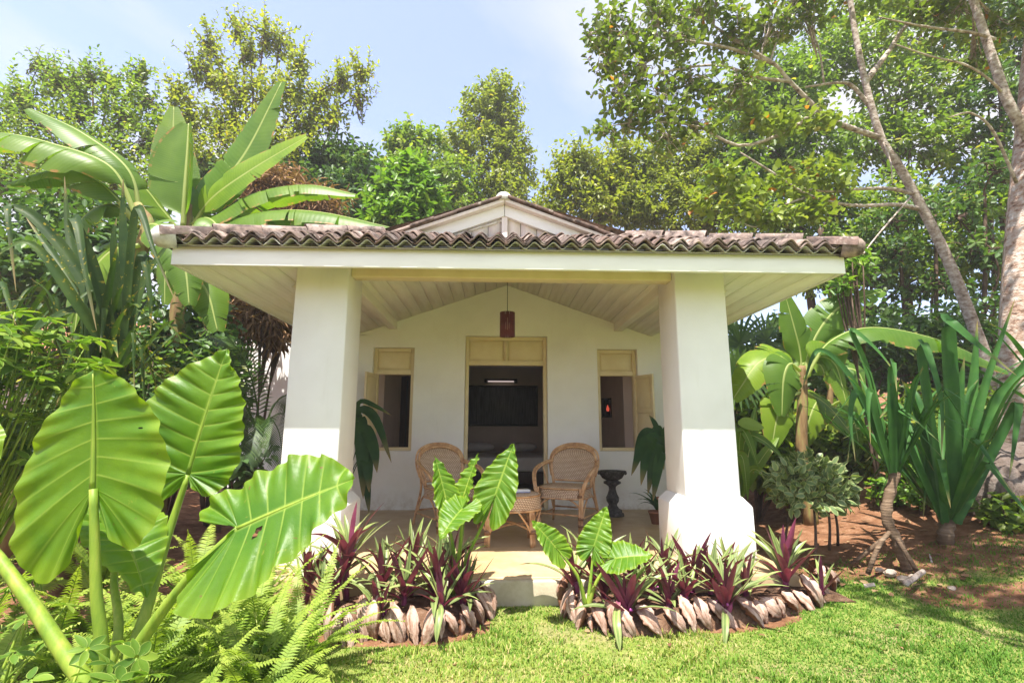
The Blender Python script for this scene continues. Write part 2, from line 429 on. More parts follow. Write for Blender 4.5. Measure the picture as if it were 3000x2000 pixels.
# ------------------------------------------------------------------ mesh helpers
class MB:
    """collects pieces of geometry and links them as one mesh object"""
    def __init__(self):
        self.v, self.q, self.a, self.n = [], [], {}, 0
        self.poly = []
    def add(self, v, faces=None, quads=None, **attrs):
        v = np.asarray(v, float).reshape(-1, 3)
        if quads is not None:
            self.q.append(np.asarray(quads, int).reshape(-1, 4) + self.n)
        if faces is not None:
            self.poly += [[i + self.n for i in f] for f in faces]
        for k, val in attrs.items():
            arr = self.a.setdefault(k, [])
            have = sum(len(x) for x in arr)
            if have < self.n:
                arr.append(np.zeros(self.n - have))
            arr.append(np.broadcast_to(np.asarray(val, float), (len(v),)).copy())
        self.v.append(v)
        self.n += len(v)
        return self
    def box(self, lo, hi):
        x0, y0, z0 = lo; x1, y1, z1 = hi
        v = [(x0, y0, z0), (x1, y0, z0), (x1, y1, z0), (x0, y1, z0), (x0, y0, z1), (x1, y0, z1), (x1, y1, z1), (x0, y1, z1)]
        return self.add(v, faces=[(0, 3, 2, 1), (4, 5, 6, 7), (0, 1, 5, 4), (1, 2, 6, 5), (2, 3, 7, 6), (3, 0, 4, 7)])
    def tube(self, pts, radii, seg=8, **attrs):
        p = np.asarray(pts, float)
        m = len(p)
        r = np.broadcast_to(np.asarray(radii, float), (m,))
        t = np.gradient(p, axis=0)
        t /= np.linalg.norm(t, axis=1)[:, None] + 1e-9
        ref = np.array([0, 0, 1.0]) if abs(t[0][2]) < 0.9 else np.array([1.0, 0, 0])
        vs_ = []
        a = np.cross(t[0], ref); a /= np.linalg.norm(a)
        ang = np.linspace(0, 2 * math.pi, seg, endpoint=False)
        for i in range(m):
            a = a - t[i] * (a @ t[i]); a /= np.linalg.norm(a) + 1e-9
            b = np.cross(t[i], a)
            vs_.append(p[i] + r[i] * (np.cos(ang)[:, None] * a + np.sin(ang)[:, None] * b))
        q = []
        for i in range(m - 1):
            for j in range(seg):
                q.append((i * seg + j, i * seg + (j + 1) % seg, (i + 1) * seg + (j + 1) % seg, (i + 1) * seg + j))
        caps = [tuple(range(seg))[::-1], tuple((m - 1) * seg + j for j in range(seg))]
        return self.add(np.concatenate(vs_), faces=caps, quads=q, **attrs)
    def lathe(self, prof, seg=20, centre=(0, 0, 0)):
        ang = np.linspace(0, 2 * math.pi, seg, endpoint=False)
        v, q = [], []
        for r, z in prof:
            for a in ang:
                v.append((centre[0] + r * math.cos(a), centre[1] + r * math.sin(a), centre[2] + z))
        for i in range(len(prof) - 1):
            for j in range(seg):
                q.append((i * seg + j, i * seg + (j + 1) % seg, (i + 1) * seg + (j + 1) % seg, (i + 1) * seg + j))
        n = len(prof)
        return self.add(v, faces=[tuple(range(seg))[::-1], tuple((n - 1) * seg + j for j in range(seg))], quads=q)
    def grid(self, arr, mask=None, **attrs):
        a = np.asarray(arr, float)
        m, n = a.shape[:2]
        i, j = np.meshgrid(np.arange(m - 1), np.arange(n - 1), indexing='ij')
        q = np.stack([i * n + j, (i + 1) * n + j, (i + 1) * n + j + 1, i * n + j + 1], -1).reshape(-1, 4)
        if mask is not None:
            q = q[mask.ravel()]
        return self.add(a.reshape(-1, 3), quads=q, **attrs)
    def mesh(self, name, smooth=False):
        me = bpy.data.meshes.new(name)
        v = np.concatenate(self.v) if self.v else np.zeros((0, 3))
        loops, totals = [], []
        if self.q:
            q = np.concatenate(self.q)
            loops.append(q.ravel()); totals.append(np.full(len(q), 4))
        if self.poly:
            loops.append(np.array([i for f in self.poly for i in f]))
            totals.append(np.array([len(f) for f in self.poly]))
        loops = np.concatenate(loops); totals = np.concatenate(totals)
        me.vertices.add(len(v)); me.vertices.foreach_set('co', v.ravel().astype(np.float32))
        me.loops.add(len(loops)); me.loops.foreach_set('vertex_index', loops.astype(np.int32))
        me.polygons.add(len(totals))
        st = np.concatenate([[0], np.cumsum(totals)[:-1]]).astype(np.int32)
        me.polygons.foreach_set('loop_start', st)
        me.polygons.foreach_set('loop_total', totals.astype(np.int32))
        me.update(calc_edges=True)
        for k, arrs in self.a.items():
            d = np.concatenate(arrs)
            if len(d) < len(v):
                d = np.concatenate([d, np.zeros(len(v) - len(d))])
            if k == 'uv':
                continue
            at = me.attributes.new(k, 'FLOAT', 'POINT')
            at.data.foreach_set('value', d.astype(np.float32))
        if smooth:
            me.polygons.foreach_set('use_smooth', np.ones(len(totals), bool))
        return me
    def build(self, name, mat, parent=None, smooth=False, loc=None, kind=None):
        return link(name, self.mesh(name, smooth), mat, parent, loc, kind)

def link(name, me, mat=None, parent=None, loc=None, kind=None):
    o = bpy.data.objects.new(name, me)
    if mat is not None and len(me.materials) == 0:
        me.materials.append(MATS[mat])
    COL.objects.link(o)
    if parent is not None:
        o.parent = parent
    if loc is not None:
        o.location = loc
    if kind:
        o['kind'] = kind
    return o

def thing(name, label, cat, loc=(0, 0, 0), rz=0.0, group=None):
    o = bpy.data.objects.new(name, None)
    o.empty_display_size = 0.1
    COL.objects.link(o)
    o.location = loc
    o.rotation_euler = (0, 0, rz)
    return tag(o, label, cat, group)

def tag(o, label, cat, group=None):
    o['label'] = label
    o['category'] = cat
    if group:
        o['group'] = group
    return o

def bevel(o, width=0.006, seg=2):
    m = o.modifiers.new('bevel', 'BEVEL')
    m.width = width
    m.segments = seg
    m.limit_method = 'ANGLE'
    return o

def spline(pts, n):
    """Catmull-Rom through control points, n samples"""
    p = np.asarray(pts, float)
    p = np.concatenate([[2 * p[0] - p[1]], p, [2 * p[-1] - p[-2]]])
    out = []
    m = len(p) - 3
    for t in np.linspace(0, m - 1e-6, n):
        i = int(t); f = t - i
        a, b, c, d = p[i], p[i + 1], p[i + 2], p[i + 3]
        out.append(0.5 * ((2 * b) + (c - a) * f + (2 * a - 5 * b + 4 * c - d) * f * f + (3 * b - a - 3 * c + d) * f ** 3))
    return np.array(out)

def unit(a):
    a = np.asarray(a, float)
    return a / (np.linalg.norm(a, axis=-1, keepdims=True) + 1e-9)

ORD = ['first', 'second', 'third', 'fourth', 'fifth', 'sixth', 'seventh', 'eighth', 'ninth', 'tenth', 'eleventh', 'twelfth', 'thirteenth', 'fourteenth', 'fifteenth', 'sixteenth', 'seventeenth', 'eighteenth', 'nineteenth', 'twentieth', 'twenty-first', 'twenty-second', 'twenty-third', 'twenty-fourth', 'twenty-fifth', 'twenty-sixth', 'twenty-seventh', 'twenty-eighth', 'twenty-ninth', 'thirtieth', 'thirty-first', 'thirty-second', 'thirty-third', 'thirty-fourth', 'thirty-fifth', 'thirty-sixth']

# ------------------------------------------------------------------ ground
def smooth01(x):
    x = np.clip(x, 0, 1)
    return x * x * (3 - 2 * x)

def ground_z(x, y):
    x = np.asarray(x, float); y = np.asarray(y, float)
    z = 0.55 * smooth01((x - 3.0 + 0.15 * (y - 4)) / 3.2) * smooth01((y - 2.2) / 3.2)
    z = z + 1.1 * smooth01((x - 3.2) / 4.0) * smooth01((y - 6.5) / 4.0)
    z = z + 0.25 * smooth01((-x - 3.0) / 3.0) * smooth01((y - 3.0) / 3.0)
    z = z + 3.0 * smooth01((y - 15.0) / 18.0)
    z = z + 0.035 * np.sin(x * 2.1 + y * 1.3) * smooth01((x - 2.6) / 1.0)
    return z

def soil_mask(x, y):
    x = np.asarray(x, float); y = np.asarray(y, float)
    a = smooth01((y - 4.1 + 0.25 * (x - 2.4)) / 0.7) * smooth01((x - 2.2) / 0.5)
    d = np.abs((y - 3.95) + 0.32 * (x - 3.3))
    stripe = smooth01(1.25 - d / 0.34) * smooth01((x - 2.8) / 0.6)
    b = smooth01((-x - 1.9) / 0.4)
    c = smooth01((y - 4.6) / 0.8)
    edge = smooth01((1 - ((x + 0.60) / 0.66) ** 2 - ((y - 3.50) / 0.36) ** 2) / 0.3) + smooth01((1 - ((x - 1.30) / 0.90) ** 2 - ((y - 3.66) / 0.36) ** 2) / 0.3)
    return np.clip(np.maximum.reduce([a * 0.74, stripe * 0.75, b, c, edge]), 0, 1)

gx = np.unique(np.concatenate([np.linspace(-4, 7, 160), np.linspace(-15, -4, 30), np.linspace(7, 18, 30), np.linspace(-300, -15, 14), np.linspace(18, 300, 14)]))
gy = np.unique(np.concatenate([np.linspace(1.5, 9, 110), np.linspace(-8, 1.5, 16), np.linspace(9, 34, 30), np.linspace(-200, -8, 8), np.linspace(34, 500, 14)]))
GX, GY = np.meshgrid(gx, gy, indexing='ij')
GZ = ground_z(GX, GY)
MB().grid(np.stack([GX, GY, GZ], -1), soil=soil_mask(GX, GY).ravel()).build('ground', 'ground_cover', None, True, None, 'structure')

# ------------------------------------------------------------------ house
AX = 0.165            # centre line of the house
FL = 0.18             # porch floor height
WY = 7.0              # front wall plane
house = thing('veranda_house', 'small white house with two thick columns and a tiled veranda roof', 'house', (AX, 5.5, 0))

def hpart(mb, name, mat, parent=None, smooth=False, bev=0):
    """a part of the house given in world coordinates"""
    o = mb.build(name, mat, parent or house, smooth)
    if parent is None:
        o.location = (-AX, -5.5, 0)
    if bev:
        bevel(o, bev)
    return o

# porch floor and step edge
hpart(MB().box((AX - 2.15, 3.895, 0.0), (AX + 2.15, WY - 0.001, FL)), 'porch_floor', 'porch_cement', bev=0.012)
hpart(MB().box((AX - 2.02, WY + 0.001, 0.0), (AX + 2.02, 11.6, FL - 0.004)), 'room_floor', 'porch_cement')
hpart(MB().box((AX - 0.75, 3.84, -0.05), (AX + 0.62, 3.893, FL - 0.012)), 'step_riser', 'step_cement', bev=0.012)

# front wall with three openings, gable top
DOOR = (-0.415, 0.745, FL, 2.545)
WINL = (-1.70, -1.125, 0.945, 2.37)
WINR = (AX * 2 + 1.125, AX * 2 + 1.70, 0.945, 2.37)
def gable_top(x):
    return 3.37 - 0.335 * abs(x - AX)
def wall_mesh(xs, zs, holes, y0, y1, top=None):
    mb = MB()
    nz = len(zs)
    def z_at(i, k):
        return top(xs[i]) if (top and k == nz - 1) else zs[k]
    def solid(i, k):
        if i < 0 or k < 0 or i >= len(xs) - 1 or k >= nz - 1:
            return False
        cx, cz = (xs[i] + xs[i + 1]) / 2, (zs[k] + zs[k + 1]) / 2
        return not any(h[0] < cx < h[1] and h[2] < cz < h[3] for h in holes)
    for i in range(len(xs) - 1):
        for k in range(nz - 1):
            if not solid(i, k):
                continue
            a, b = xs[i], xs[i + 1]
            c = [(a, z_at(i, k)), (b, z_at(i + 1, k)), (b, z_at(i + 1, k + 1)), (a, z_at(i, k + 1))]
            mb.add([(x, y0, z) for x, z in c], faces=[(0, 1, 2, 3)])
            mb.add([(x, y1, z) for x, z in c], faces=[(3, 2, 1, 0)])
            for (di, dk), (p, q) in {(-1, 0): (3, 0), (1, 0): (1, 2), (0, -1): (0, 1), (0, 1): (2, 3)}.items():
                if not solid(i + di, k + dk):
                    (xa, za), (xb, zb) = c[p], c[q]
                    mb.add([(xa, y0, za), (xa, y1, za), (xb, y1, zb), (xb, y0, zb)], faces=[(0, 1, 2, 3)])
    return mb
xs_ = sorted({AX - 2.58, AX + 2.58, AX, *DOOR[:2], *WINL[:2], *WINR[:2]})
zs_ = sorted({0.02, 0.945, FL, 2.37, 2.545, 2.6})
front_wall = hpart(wall_mesh(xs_, zs_, [DOOR, WINL, WINR], WY, WY + 0.22, gable_top), 'wall', 'white_plaster')
# room behind
sw = hpart(wall_mesh([7.221, 7.32, 7.98, 11.6], [0.02, 0.9, 2.4, 2.7], [(7.32, 7.98, 0.9, 2.4)], 0, 0.2), 'side_wall', 'room_plaster')  # opening near the front is out of view, added to lighten the room
for o, x in ((sw, AX - 2.1),):
    o.rotation_euler = (0, 0, math.pi / 2)
    o.location = (x + 0.2 - AX, -5.5, 0)
o2 = link('side_wall', sw.data, None, house)
o2.rotation_euler = (0, 0, math.pi / 2); o2.location = (2.1, -5.5, 0)
hpart(MB().box((AX - 2.1, 11.601, 0.02), (AX + 2.1, 11.8, 2.7)), 'rear_wall', 'room_plaster')
hpart(MB().box((AX - 1.898, 7.222, 2.66), (AX + 1.898, 11.6, 2.72)), 'room_ceiling', 'room_plaster')

# columns with plinths
def frustum(mb, cx, cy, w0, d0, z0, w1, d1, z1):
    v = []
    for w, d, z in ((w0, d0, z0), (w1, d1, z1)):
        v += [(cx - w, cy - d, z), (cx + w, cy - d, z), (cx + w, cy + d, z), (cx - w, cy + d, z)]
    return mb.add(v, faces=[(3, 2, 1, 0), (4, 5, 6, 7), (0, 1, 5, 4), (1, 2, 6, 5), (2, 3, 7, 6), (3, 0, 4, 7)])
for cx in (-1.522, 1.845):
    c = hpart(frustum(MB(), cx, 4.535, 0.236, 0.236, 0.69, 0.229, 0.229, 2.72), 'column', 'white_plaster', bev=0.012)
    mb = MB()
    prof = [(0.305, 0.12), (0.301, 0.615), (0.241, 0.692)]
    v, f = [], []
    for w, z in prof:
        v += [(cx - w, 4.535 - w, z), (cx + w, 4.535 - w, z), (cx + w, 4.535 + w, z), (cx - w, 4.535 + w, z)]
    for i in range(2):
        for j in range(4):
            f.append((i * 4 + j, i * 4 + (j + 1) % 4, i * 4 + 4 + (j + 1) % 4, i * 4 + 4 + j))
    f += [(3, 2, 1, 0), (8, 9, 10, 11)]
    hpart(mb.add(v, faces=f), 'plinth', 'white_plaster', c, bev=0.012)

# beams
hpart(MB().box((-1.29, 4.36, 2.585), (1.612, 4.50, 2.80)), 'porch_beam', 'cream_paint', bev=0.008)
for s in (-1, 1):
    x = AX + s * 1.60
    hpart(MB().box((x - 0.055, 4.66, 2.625), (x + 0.055, WY - 0.002, 2.765)), 'purlin', 'board_paint', bev=0.006)

# ceiling boards, each its own piece
ceil = hpart(MB().add([(AX - 1.75, 4.62, 2.745 + 0.02), (AX, 4.62, 3.365), (AX, WY, 3.365), (AX - 1.75, WY, 2.765), (AX + 1.75, 4.62, 2.765), (AX + 1.75, WY, 2.765)],
    faces=[(0, 1, 2, 3), (1, 4, 5, 2)]), 'ceiling', 'board_paint')
SL = 0.354
def board_mesh(w, y0, y1, slope):
    t = 0.018
    dz = slope * w
    mb = MB()
    e = 0.004
    pr = [(0, e), (e, 0), (w - e, -0), (w, e), (w, t), (0, t)]
    v = []
    for y in (y0, y1):
        v += [(x, y, z - slope * x) for x, z in pr]
    n = len(pr)
    f = [tuple(range(n)), tuple(range(2 * n - 1, n - 1, -1))]
    f += [(i, i + n, (i + 1) % n + n, (i + 1) % n) for i in range(n)]
    return mb.add(v, faces=f)
bw = 0.149
bm_c = board_mesh(bw - 0.004, 4.64, WY - 0.003, SL).mesh('ceiling_board')
bm_c2 = board_mesh(bw - 0.004, 4.64, WY - 0.003, SL)
for arr in bm_c2.v:
    arr[:, 0] *= -1
bm_c2 = bm_c2.mesh('ceiling_board')
for s, me in ((1, bm_c), (-1, bm_c2)):
    for i in range(14):
        x = i * bw + 0.003
        if abs(x + bw * 0.5 - 1.60) < 0.03 and False:
            continue
        o = link('ceiling_board', me, 'board_paint', ceil, (AX + s * x, 0, 3.29 - SL * x + random.uniform(-.002, .002)))

# side soffits: flatter boards out to the eaves
soff = hpart(MB().box((AX - 1.55, 3.90, 2.712), (AX + 1.55, 4.359, 2.73)), 'soffit', 'board_paint')
E1, EZ = 2.68, 2.515
sb = board_mesh(bw - 0.004, 3.884, 11.5, 0.19)
sb2 = board_mesh(bw - 0.004, 3.884, 11.5, 0.19)
for arr in sb2.v:
    arr[:, 0] *= -1
sbm, sbm2 = sb.mesh('soffit_board'), sb2.mesh('soffit_board')
for s, me in ((1, sbm), (-1, sbm2)):
    for i in range(7):
        x = E1 - (i + 1) * bw
        link('soffit_board', me, 'board_paint', soff, (AX + s * x, 0, EZ + 0.19 * (i + 1) * bw + random.uniform(-.0015, .0015)))

# fascia
hpart(MB().box((AX - 2.705, 3.845, 2.503), (AX + 2.705, 3.88, 2.672)), 'fascia', 'white_paint', bev=0.004)
for s in (-1, 1):
    x = AX + s * 2.692
    hpart(MB().box((x - 0.013, 3.882, 2.507), (x + 0.013, 11.6, 2.66)), 'side_fascia', 'white_paint', bev=0.003)

# roof: deck sheets, tiles of the front eave one by one, side slopes as a mass of tiles
GYP = 4.66           # gable plane
GA = 0.085           # gable axis
PS = 0.45            # slope of the front skirt
EYT, EZT = 3.80, 2.668
def skirt_z(y):
    return EZT + PS * (y - EYT)
HX = 1.18            # half width of the gable foot
gz = skirt_z(GYP)
mb = MB()
el, er = AX - 2.74, AX + 2.74
RZ = 3.455
v = [(el, EYT, EZT), (er, EYT, EZT), (GA + HX, GYP, gz), (GA - HX, GYP, gz),
     (GA, GYP, RZ), (GA, 11.8, RZ), (er, 11.8, EZT), (el, 11.8, EZT)]
mb.add(v, faces=[(0, 1, 2, 3), (2, 1, 6, 5, 4), (0, 3, 4, 5, 7)])
mb.add([(a, b, c - 0.03) for a, b, c in v], faces=[(3, 2, 1, 0), (4, 5, 6, 1, 2), (7, 5, 4, 3, 0)])
roof = hpart(mb, 'roof', 'bark_dark')

PITCH = 0.1475
def tile_mesh(name, length, amp, thick, droop=0.0):
    n, m = 13, 2
    mb = MB()
    xs = np.linspace(-PITCH / 2 - 0.008, PITCH / 2 + 0.008, n)
    ph = np.cos(2 * math.pi * xs / PITCH)
    zs = amp * (ph * 0.85 + 0.15 * ph ** 3)
    rows = []
    for z_off in (0.0, thick):
        for y in (0.0, length):
            rows.append(np.stack([xs, np.full(n, y), zs + z_off], -1))
    v = np.concatenate(rows)
    f = []
    for j in range(n - 1):
        f.append((j, n + j, n + j + 1, j + 1))                     # underside
        f.append((2 * n + j, 2 * n + j + 1, 3 * n + j + 1, 3 * n + j))   # top
        f.append((j, j + 1, 2 * n + j + 1, 2 * n + j))              # front edge
        f.append((n + j, 3 * n + j, 3 * n + j + 1, n + j + 1))
    f += [(0, 2 * n, 3 * n, n), (n - 1, 2 * n - 1, 4 * n - 1, 3 * n - 1)]
    return mb.add(v, faces=f).mesh(name, True)
tl = tile_mesh('roof_tile', 0.34, 0.027, 0.013)
under = tile_mesh('under_tile', 0.22, 0.027, 0.006)
tilt = math.atan(PS)
ncol = int(round((er - el) / PITCH))
x0 = (el + er) / 2 - ncol * PITCH / 2 + PITCH / 2
for i in range(ncol):
    x = x0 + i * PITCH
    jx, jr = random.uniform(-.004, .004), random.uniform(-.02, .02)
    # pale mortared layer under the eave
    o = link('under_tile', under, 'under_white', roof, (x + jx, 3.80, 2.684))
    o.rotation_euler = (0.22, 0, jr)
    for c in range(6):
        y = 3.782 + (0 if c < 2 else (c - 1) * 0.20) + random.uniform(-.012, .012)
        if y > GYP - 0.12:
            continue
        # the skirt narrows to the hips
        t = (y - EYT) / (GYP - EYT)
        if x < el + t * ((GA - HX) - el) - 0.02 or x > er + t * ((GA + HX) - er) + 0.02:
            continue
        z = 2.702 + (0.022 if c == 1 else 0) + (0 if c < 2 else 0.020 + (c - 1) * 0.20 * PS)
        o = link('roof_tile', tl, 'clay_tile', roof, (x + jx + random.uniform(-.010, .010), y + random.uniform(-.012, .010), z + random.uniform(-.005, .006)))
        o.rotation_euler = (tilt - 0.09 + random.uniform(-.04, .04), random.uniform(-.08, .08), jr + random.uniform(-.05, .05))

# corrugated side slopes
for s in (-1, 1):
    rows = []
    edge = er if s > 0 else el
    for t in np.linspace(0, 1, 19):
        yy = np.linspace(4.7, 11.8, 240)
        xx = edge + (GA - edge) * t
        zz = EZT + 0.045 + (RZ - EZT) * t + 0.03 * np.cos(2 * math.pi * yy / PITCH) + 0.012 * ((t * 9) % 1.0)
        start_ = GYP + 0.02 - max(0.0, 1 - t / 0.5) * (GYP - EYT)
        yy2 = start_ + (yy - 4.7) / 7.1 * (11.8 - start_)
        rows.append(np.stack([np.full_like(yy, xx), yy2, zz], -1))
    o = MB().grid(rows).build('side_tiles', 'clay_tile', roof, True, None, 'stuff')

# hip tiles
def half_round(name, r0, r1, length, thick=0.014, seg=10):
    mb = MB()
    ang = np.linspace(-0.15, math.pi + 0.15, seg)
    rows = []
    for y, r in ((0, r0), (length, r1)):
        rows.append(np.stack([r * np.cos(ang), np.full(seg, y), r * np.sin(ang) * 0.9], -1))
    inner = []
    for y, r in ((length, r1 - thick), (0, r0 - thick)):
        inner.append(np.stack([r * np.cos(ang), np.full(seg, y), r * np.sin(ang) * 0.9], -1))
    return MB().grid(rows + inner + [rows[0]]).mesh(name, True)
hip = half_round('hip_tile', 0.098, 0.082, 0.36)
for s in (-1, 1):
    a = Vector(((er if s > 0 else el) + s * 0.02, EYT - 0.03, EZT + 0.035))
    b = Vector((GA + s * HX, GYP, gz + 0.05))
    d = (b - a)
    n = 5
    for k in range(n):
        p = a + d * (k / n)
        o = link('hip_tile', hip, 'clay_tile', roof, p + Vector((0, 0, 0.012 * (k % 2))))
        o.rotation_mode = 'QUATERNION'
        o.rotation_quaternion = d.normalized().to_track_quat('Y', 'Z')
    cap = MB().lathe([(0.0, -0.065), (0.045, -0.055), (0.075, -0.025), (0.09, 0.02), (0.092, 0.10), (0.0, 0.10)], 14)
    o = cap.build('hip_cap', 'clay_tile' if s > 0 else 'under_white', roof, True, a)
    o.scale = (0.95, 0.95, 1) if s > 0 else (1, 1, 1)
    o.rotation_mode = 'QUATERNION'
    o.rotation_quaternion = d.normalized().to_track_quat('Z', 'Y')

# gable: planks, king post, barge boards, verge tiles
gslope = 0.372
gtop = 3.410
gab = hpart(MB().add([(GA - 1.3, GYP + 0.05, gtop - 1.3 * gslope), (GA + 1.3, GYP + 0.05, gtop - 1.3 * gslope), (GA, GYP + 0.05, gtop)], faces=[(0, 1, 2)]), 'gable', 'bark_dark')
pw = 0.16
for i in range(-5, 5):
    xa, xb = GA + i * pw + 0.003, GA + (i + 1) * pw - 0.003
    za, zb = gtop - abs(xa - GA) * gslope, gtop - abs(xb - GA) * gslope
    v = []
    for y in (GYP, GYP + 0.02):
        v += [(xa, y, 2.75), (xb, y, 2.75), (xb, y, zb), (xa, y, za)]
    MB().add(v, faces=[(0, 1, 2, 3), (7, 6, 5, 4), (0, 4, 5, 1), (1, 5, 6, 2), (3, 7, 4, 0)]).build('gable_board', 'gable_paint', gab)
o = MB().box((GA - 0.028, GYP - 0.035, 2.8), (GA + 0.03, GYP - 0.003, 3.295)).build('king_post', 'gable_paint', gab)
bevel(o, 0.004)
def rake(mb, s, u0, u1, top, depth, y0, y1):
    """board along one slope of the gable, from u0 to u1 along X away from the axis"""
    v = []
    for y in (y0, y1):
        v += [(GA + s * u0, y, top - u0 * gslope - depth), (GA + s * u1, y, top - u1 * gslope - depth), (GA + s * u1, y, top - u1 * gslope), (GA + s * u0, y, top - u0 * gslope)]
    return mb.add(v, faces=[(0, 1, 2, 3), (7, 6, 5, 4), (0, 4, 5, 1), (1, 5, 6, 2), (2, 6, 7, 3), (3, 7, 4, 0)])
for s in (-1, 1):
    o = rake(MB(), s, 0.002, 1.28, 3.410, 0.115, GYP - 0.05, GYP - 0.004).build('barge_board', 'white_paint', gab); bevel(o, 0.004)
    o = rake(MB(), s, 0.002, 1.28, 3.447, 0.036, GYP - 0.12, GYP + 0.1).build('verge_board', 'gable_paint', gab); bevel(o, 0.004)
    for k in range(6):
        u0 = 0.03 + k * 0.215
        o = rake(MB(), s, u0, u0 + 0.225, 3.483 + 0.006 * (k % 2), 0.032, GYP - 0.145 + random.uniform(-.01, .01), GYP + 0.12).build('verge_tile', 'clay_tile', roof)
        bevel(o, 0.008)
fin = MB().lathe([(0.0, 0.0), (0.085, 0.0), (0.082, 0.05), (0.055, 0.085), (0.0, 0.10)], 14).build('ridge_cap', 'under_white', roof, True, (GA - 0.01, GYP - 0.06, 3.43))
ridge = MB()
for k in range(18):
    o = link('ridge_tile', hip, 'clay_tile', roof, (GA, GYP - 0.05 + k * 0.34, 3.43 + 0.01 * (k % 2)))

# door and windows
def framed_panel(mb, x0, x1, z0, z1, y, inset=0.022, d=0.012):
    """sunken panel with a raised field"""
    mb.box((x0, y, z0), (x1, y + 0.02, z1))
    mb.box((x0 + inset, y - d, z0 + inset), (x1 - inset, y - 0.0005, z1 - inset))
    return mb
FY = WY + 0.075
def frame_of(hole, head, sill):
    """frame pieces for one opening; head = underside of the transom"""
    x0, x1, z0, z1 = hole[0] + 0.002, hole[1] - 0.002, hole[2] + (0.002 if sill else 0), hole[3] - 0.002
    w = 0.05
    mb = MB()
    mb.box((x0, FY, z0), (x0 + w, FY + 0.09, z1))
    mb.box((x1 - w, FY, z0), (x1, FY + 0.09, z1))
    mb.box((x0 + w + .0005, FY + .001, z1 - w), (x1 - w - .0005, FY + 0.089, z1))
    mb.box((x0 + w + .0005, FY - .004, head), (x1 - w - .0005, FY + 0.089, head + 0.065))
    if sill:
        mb.box((x0 + w + .0005, FY - .004, z0), (x1 - w - .0005, FY + 0.089, z0 + 0.045))
    return mb, (x0 + w, x1 - w, head + 0.065, z1 - w)
mb, (a, b, c, d) = frame_of(DOOR, 2.135, False)
door = hpart(mb, 'door_frame', 'cream_paint', bev=0.004)
mid = (a + b) / 2
MB().box((mid - 0.032, FY + 0.003, c + .0005), (mid + 0.032, FY + 0.086, d - .0005)).build('transom_post', 'cream_paint', door)
for xa, xb in ((a + .001, mid - 0.033), (mid + 0.033, b - .001)):
    o = framed_panel(MB(), xa, xb, c + .001, d - .001, FY + 0.03).build('transom_panel', 'cream_paint', door); bevel(o, .003)
def shutter(parent, hx, hz0, hz1, width, ang, s):
    mb = MB()
    t = 0.03
    st = 0.05
    mb.box((0, 0, hz0), (st, t, hz1)); mb.box((width - st, 0, hz0), (width, t, hz1))
    for z in (hz0, (hz0 + hz1) / 2 - st / 2, hz1 - st):
        mb.box((st + .0005, .001, z), (width - st - .0005, t - .001, z + st))
    for z0, z1 in ((hz0 + st, (hz0 + hz1) / 2 - st / 2), ((hz0 + hz1) / 2 + st / 2, hz1 - st)):
        mb.box((st + .0008, .010, z0 + .0005), (width - st - .0008, t - .010, z1 - .0005))
        mb.box((st + .028, .004, z0 + .028), (width - st - .028, t - .004, z1 - .028))
    o = mb.build('shutter', 'cream_paint', parent, False, (hx, FY - 0.002, 0))
    o.rotation_euler = (0, 0, ang)
    o.scale = (1, 1, 1)
    bevel(o, .003)
for hole, s in ((WINL, -1), (WINR, 1)):
    mb, (a, b, c, d) = frame_of(hole, 1.995, True)
    w = hpart(mb, 'window_frame', 'cream_paint', bev=0.004)
    o = framed_panel(MB(), a + .001, b - .001, c + .001, d - .001, FY + 0.03).build('transom_panel', 'cream_paint', w); bevel(o, .003)
    if s < 0:
        shutter(w, hole[0] + 0.055, 0.995, 1.99, 0.40, math.radians(-101), s)
    else:
        shutter(w, hole[1] - 0.055, 0.995, 1.99, 0.40, math.radians(-66), s)

# things inside the room
pic = thing('framed_picture', 'wide dark framed picture hung on the room wall behind the door', 'picture', (0.16, 11.58, 1.77))
o = MB().box((-0.80, -0.02, -0.42), (0.80, 0.015, 0.42)).build('print', 'picture_print', pic)
mb = MB()
for a, b in (((-0.84, -0.035, 0.421), (0.84, 0.018, 0.46)), ((-0.84, -0.035, -0.46), (0.84, 0.018, -0.421)), ((-0.84, -0.034, -0.4205), (-0.801, 0.017, 0.4205)), ((0.801, -0.034, -0.4205), (0.84, 0.017, 0.4205))):
    mb.box(a, b)
mb.build('picture_frame', 'black_metal', pic)
tb = thing('wall_tube_lamp', 'lit tube lamp fixed to the wall above the dark picture', 'lamp', (0.15, 11.56, 2.32))
MB().tube([(-0.30, -0.06, 0), (0.30, -0.06, 0)], 0.011, 8).build('tube', 'tube_glow', tb, True)
mb = MB(); mb.box((-0.38, -0.05, 0.02), (0.38, 0.035, 0.06)); mb.box((-0.38, -0.085, -0.03), (-0.31, 0.03, 0.0195)); mb.box((0.31, -0.085, -0.03), (0.38, 0.03, 0.0195))
mb.build('fitting', 'dark_wood', tb)
bed = thing('bed', 'low wide bed with pale linen seen through the open doorway', 'bed', (0.1, 10.3, FL))
o = MB().box((-1.0, -1.05, 0.10), (1.0, 1.1, 0.30)).build('bed_frame', 'dark_wood', bed); bevel(o, .01)
o = MB().box((-0.97, -1.03, 0.302), (0.97, 1.05, 0.56)).build('mattress', 'linen', bed); bevel(o, .05, 4)
for sx in (-0.46, 0.46):
    o = MB().lathe([(0.0, -0.09), (0.2, -0.085), (0.30, -0.04), (0.33, 0.0), (0.30, 0.05), (0.18, 0.09), (0.0, 0.1)], 18).build('pillow', 'linen', bed, True, (sx, 0.75, 0.68))
    o.scale = (1.15, 0.75, 1.0)
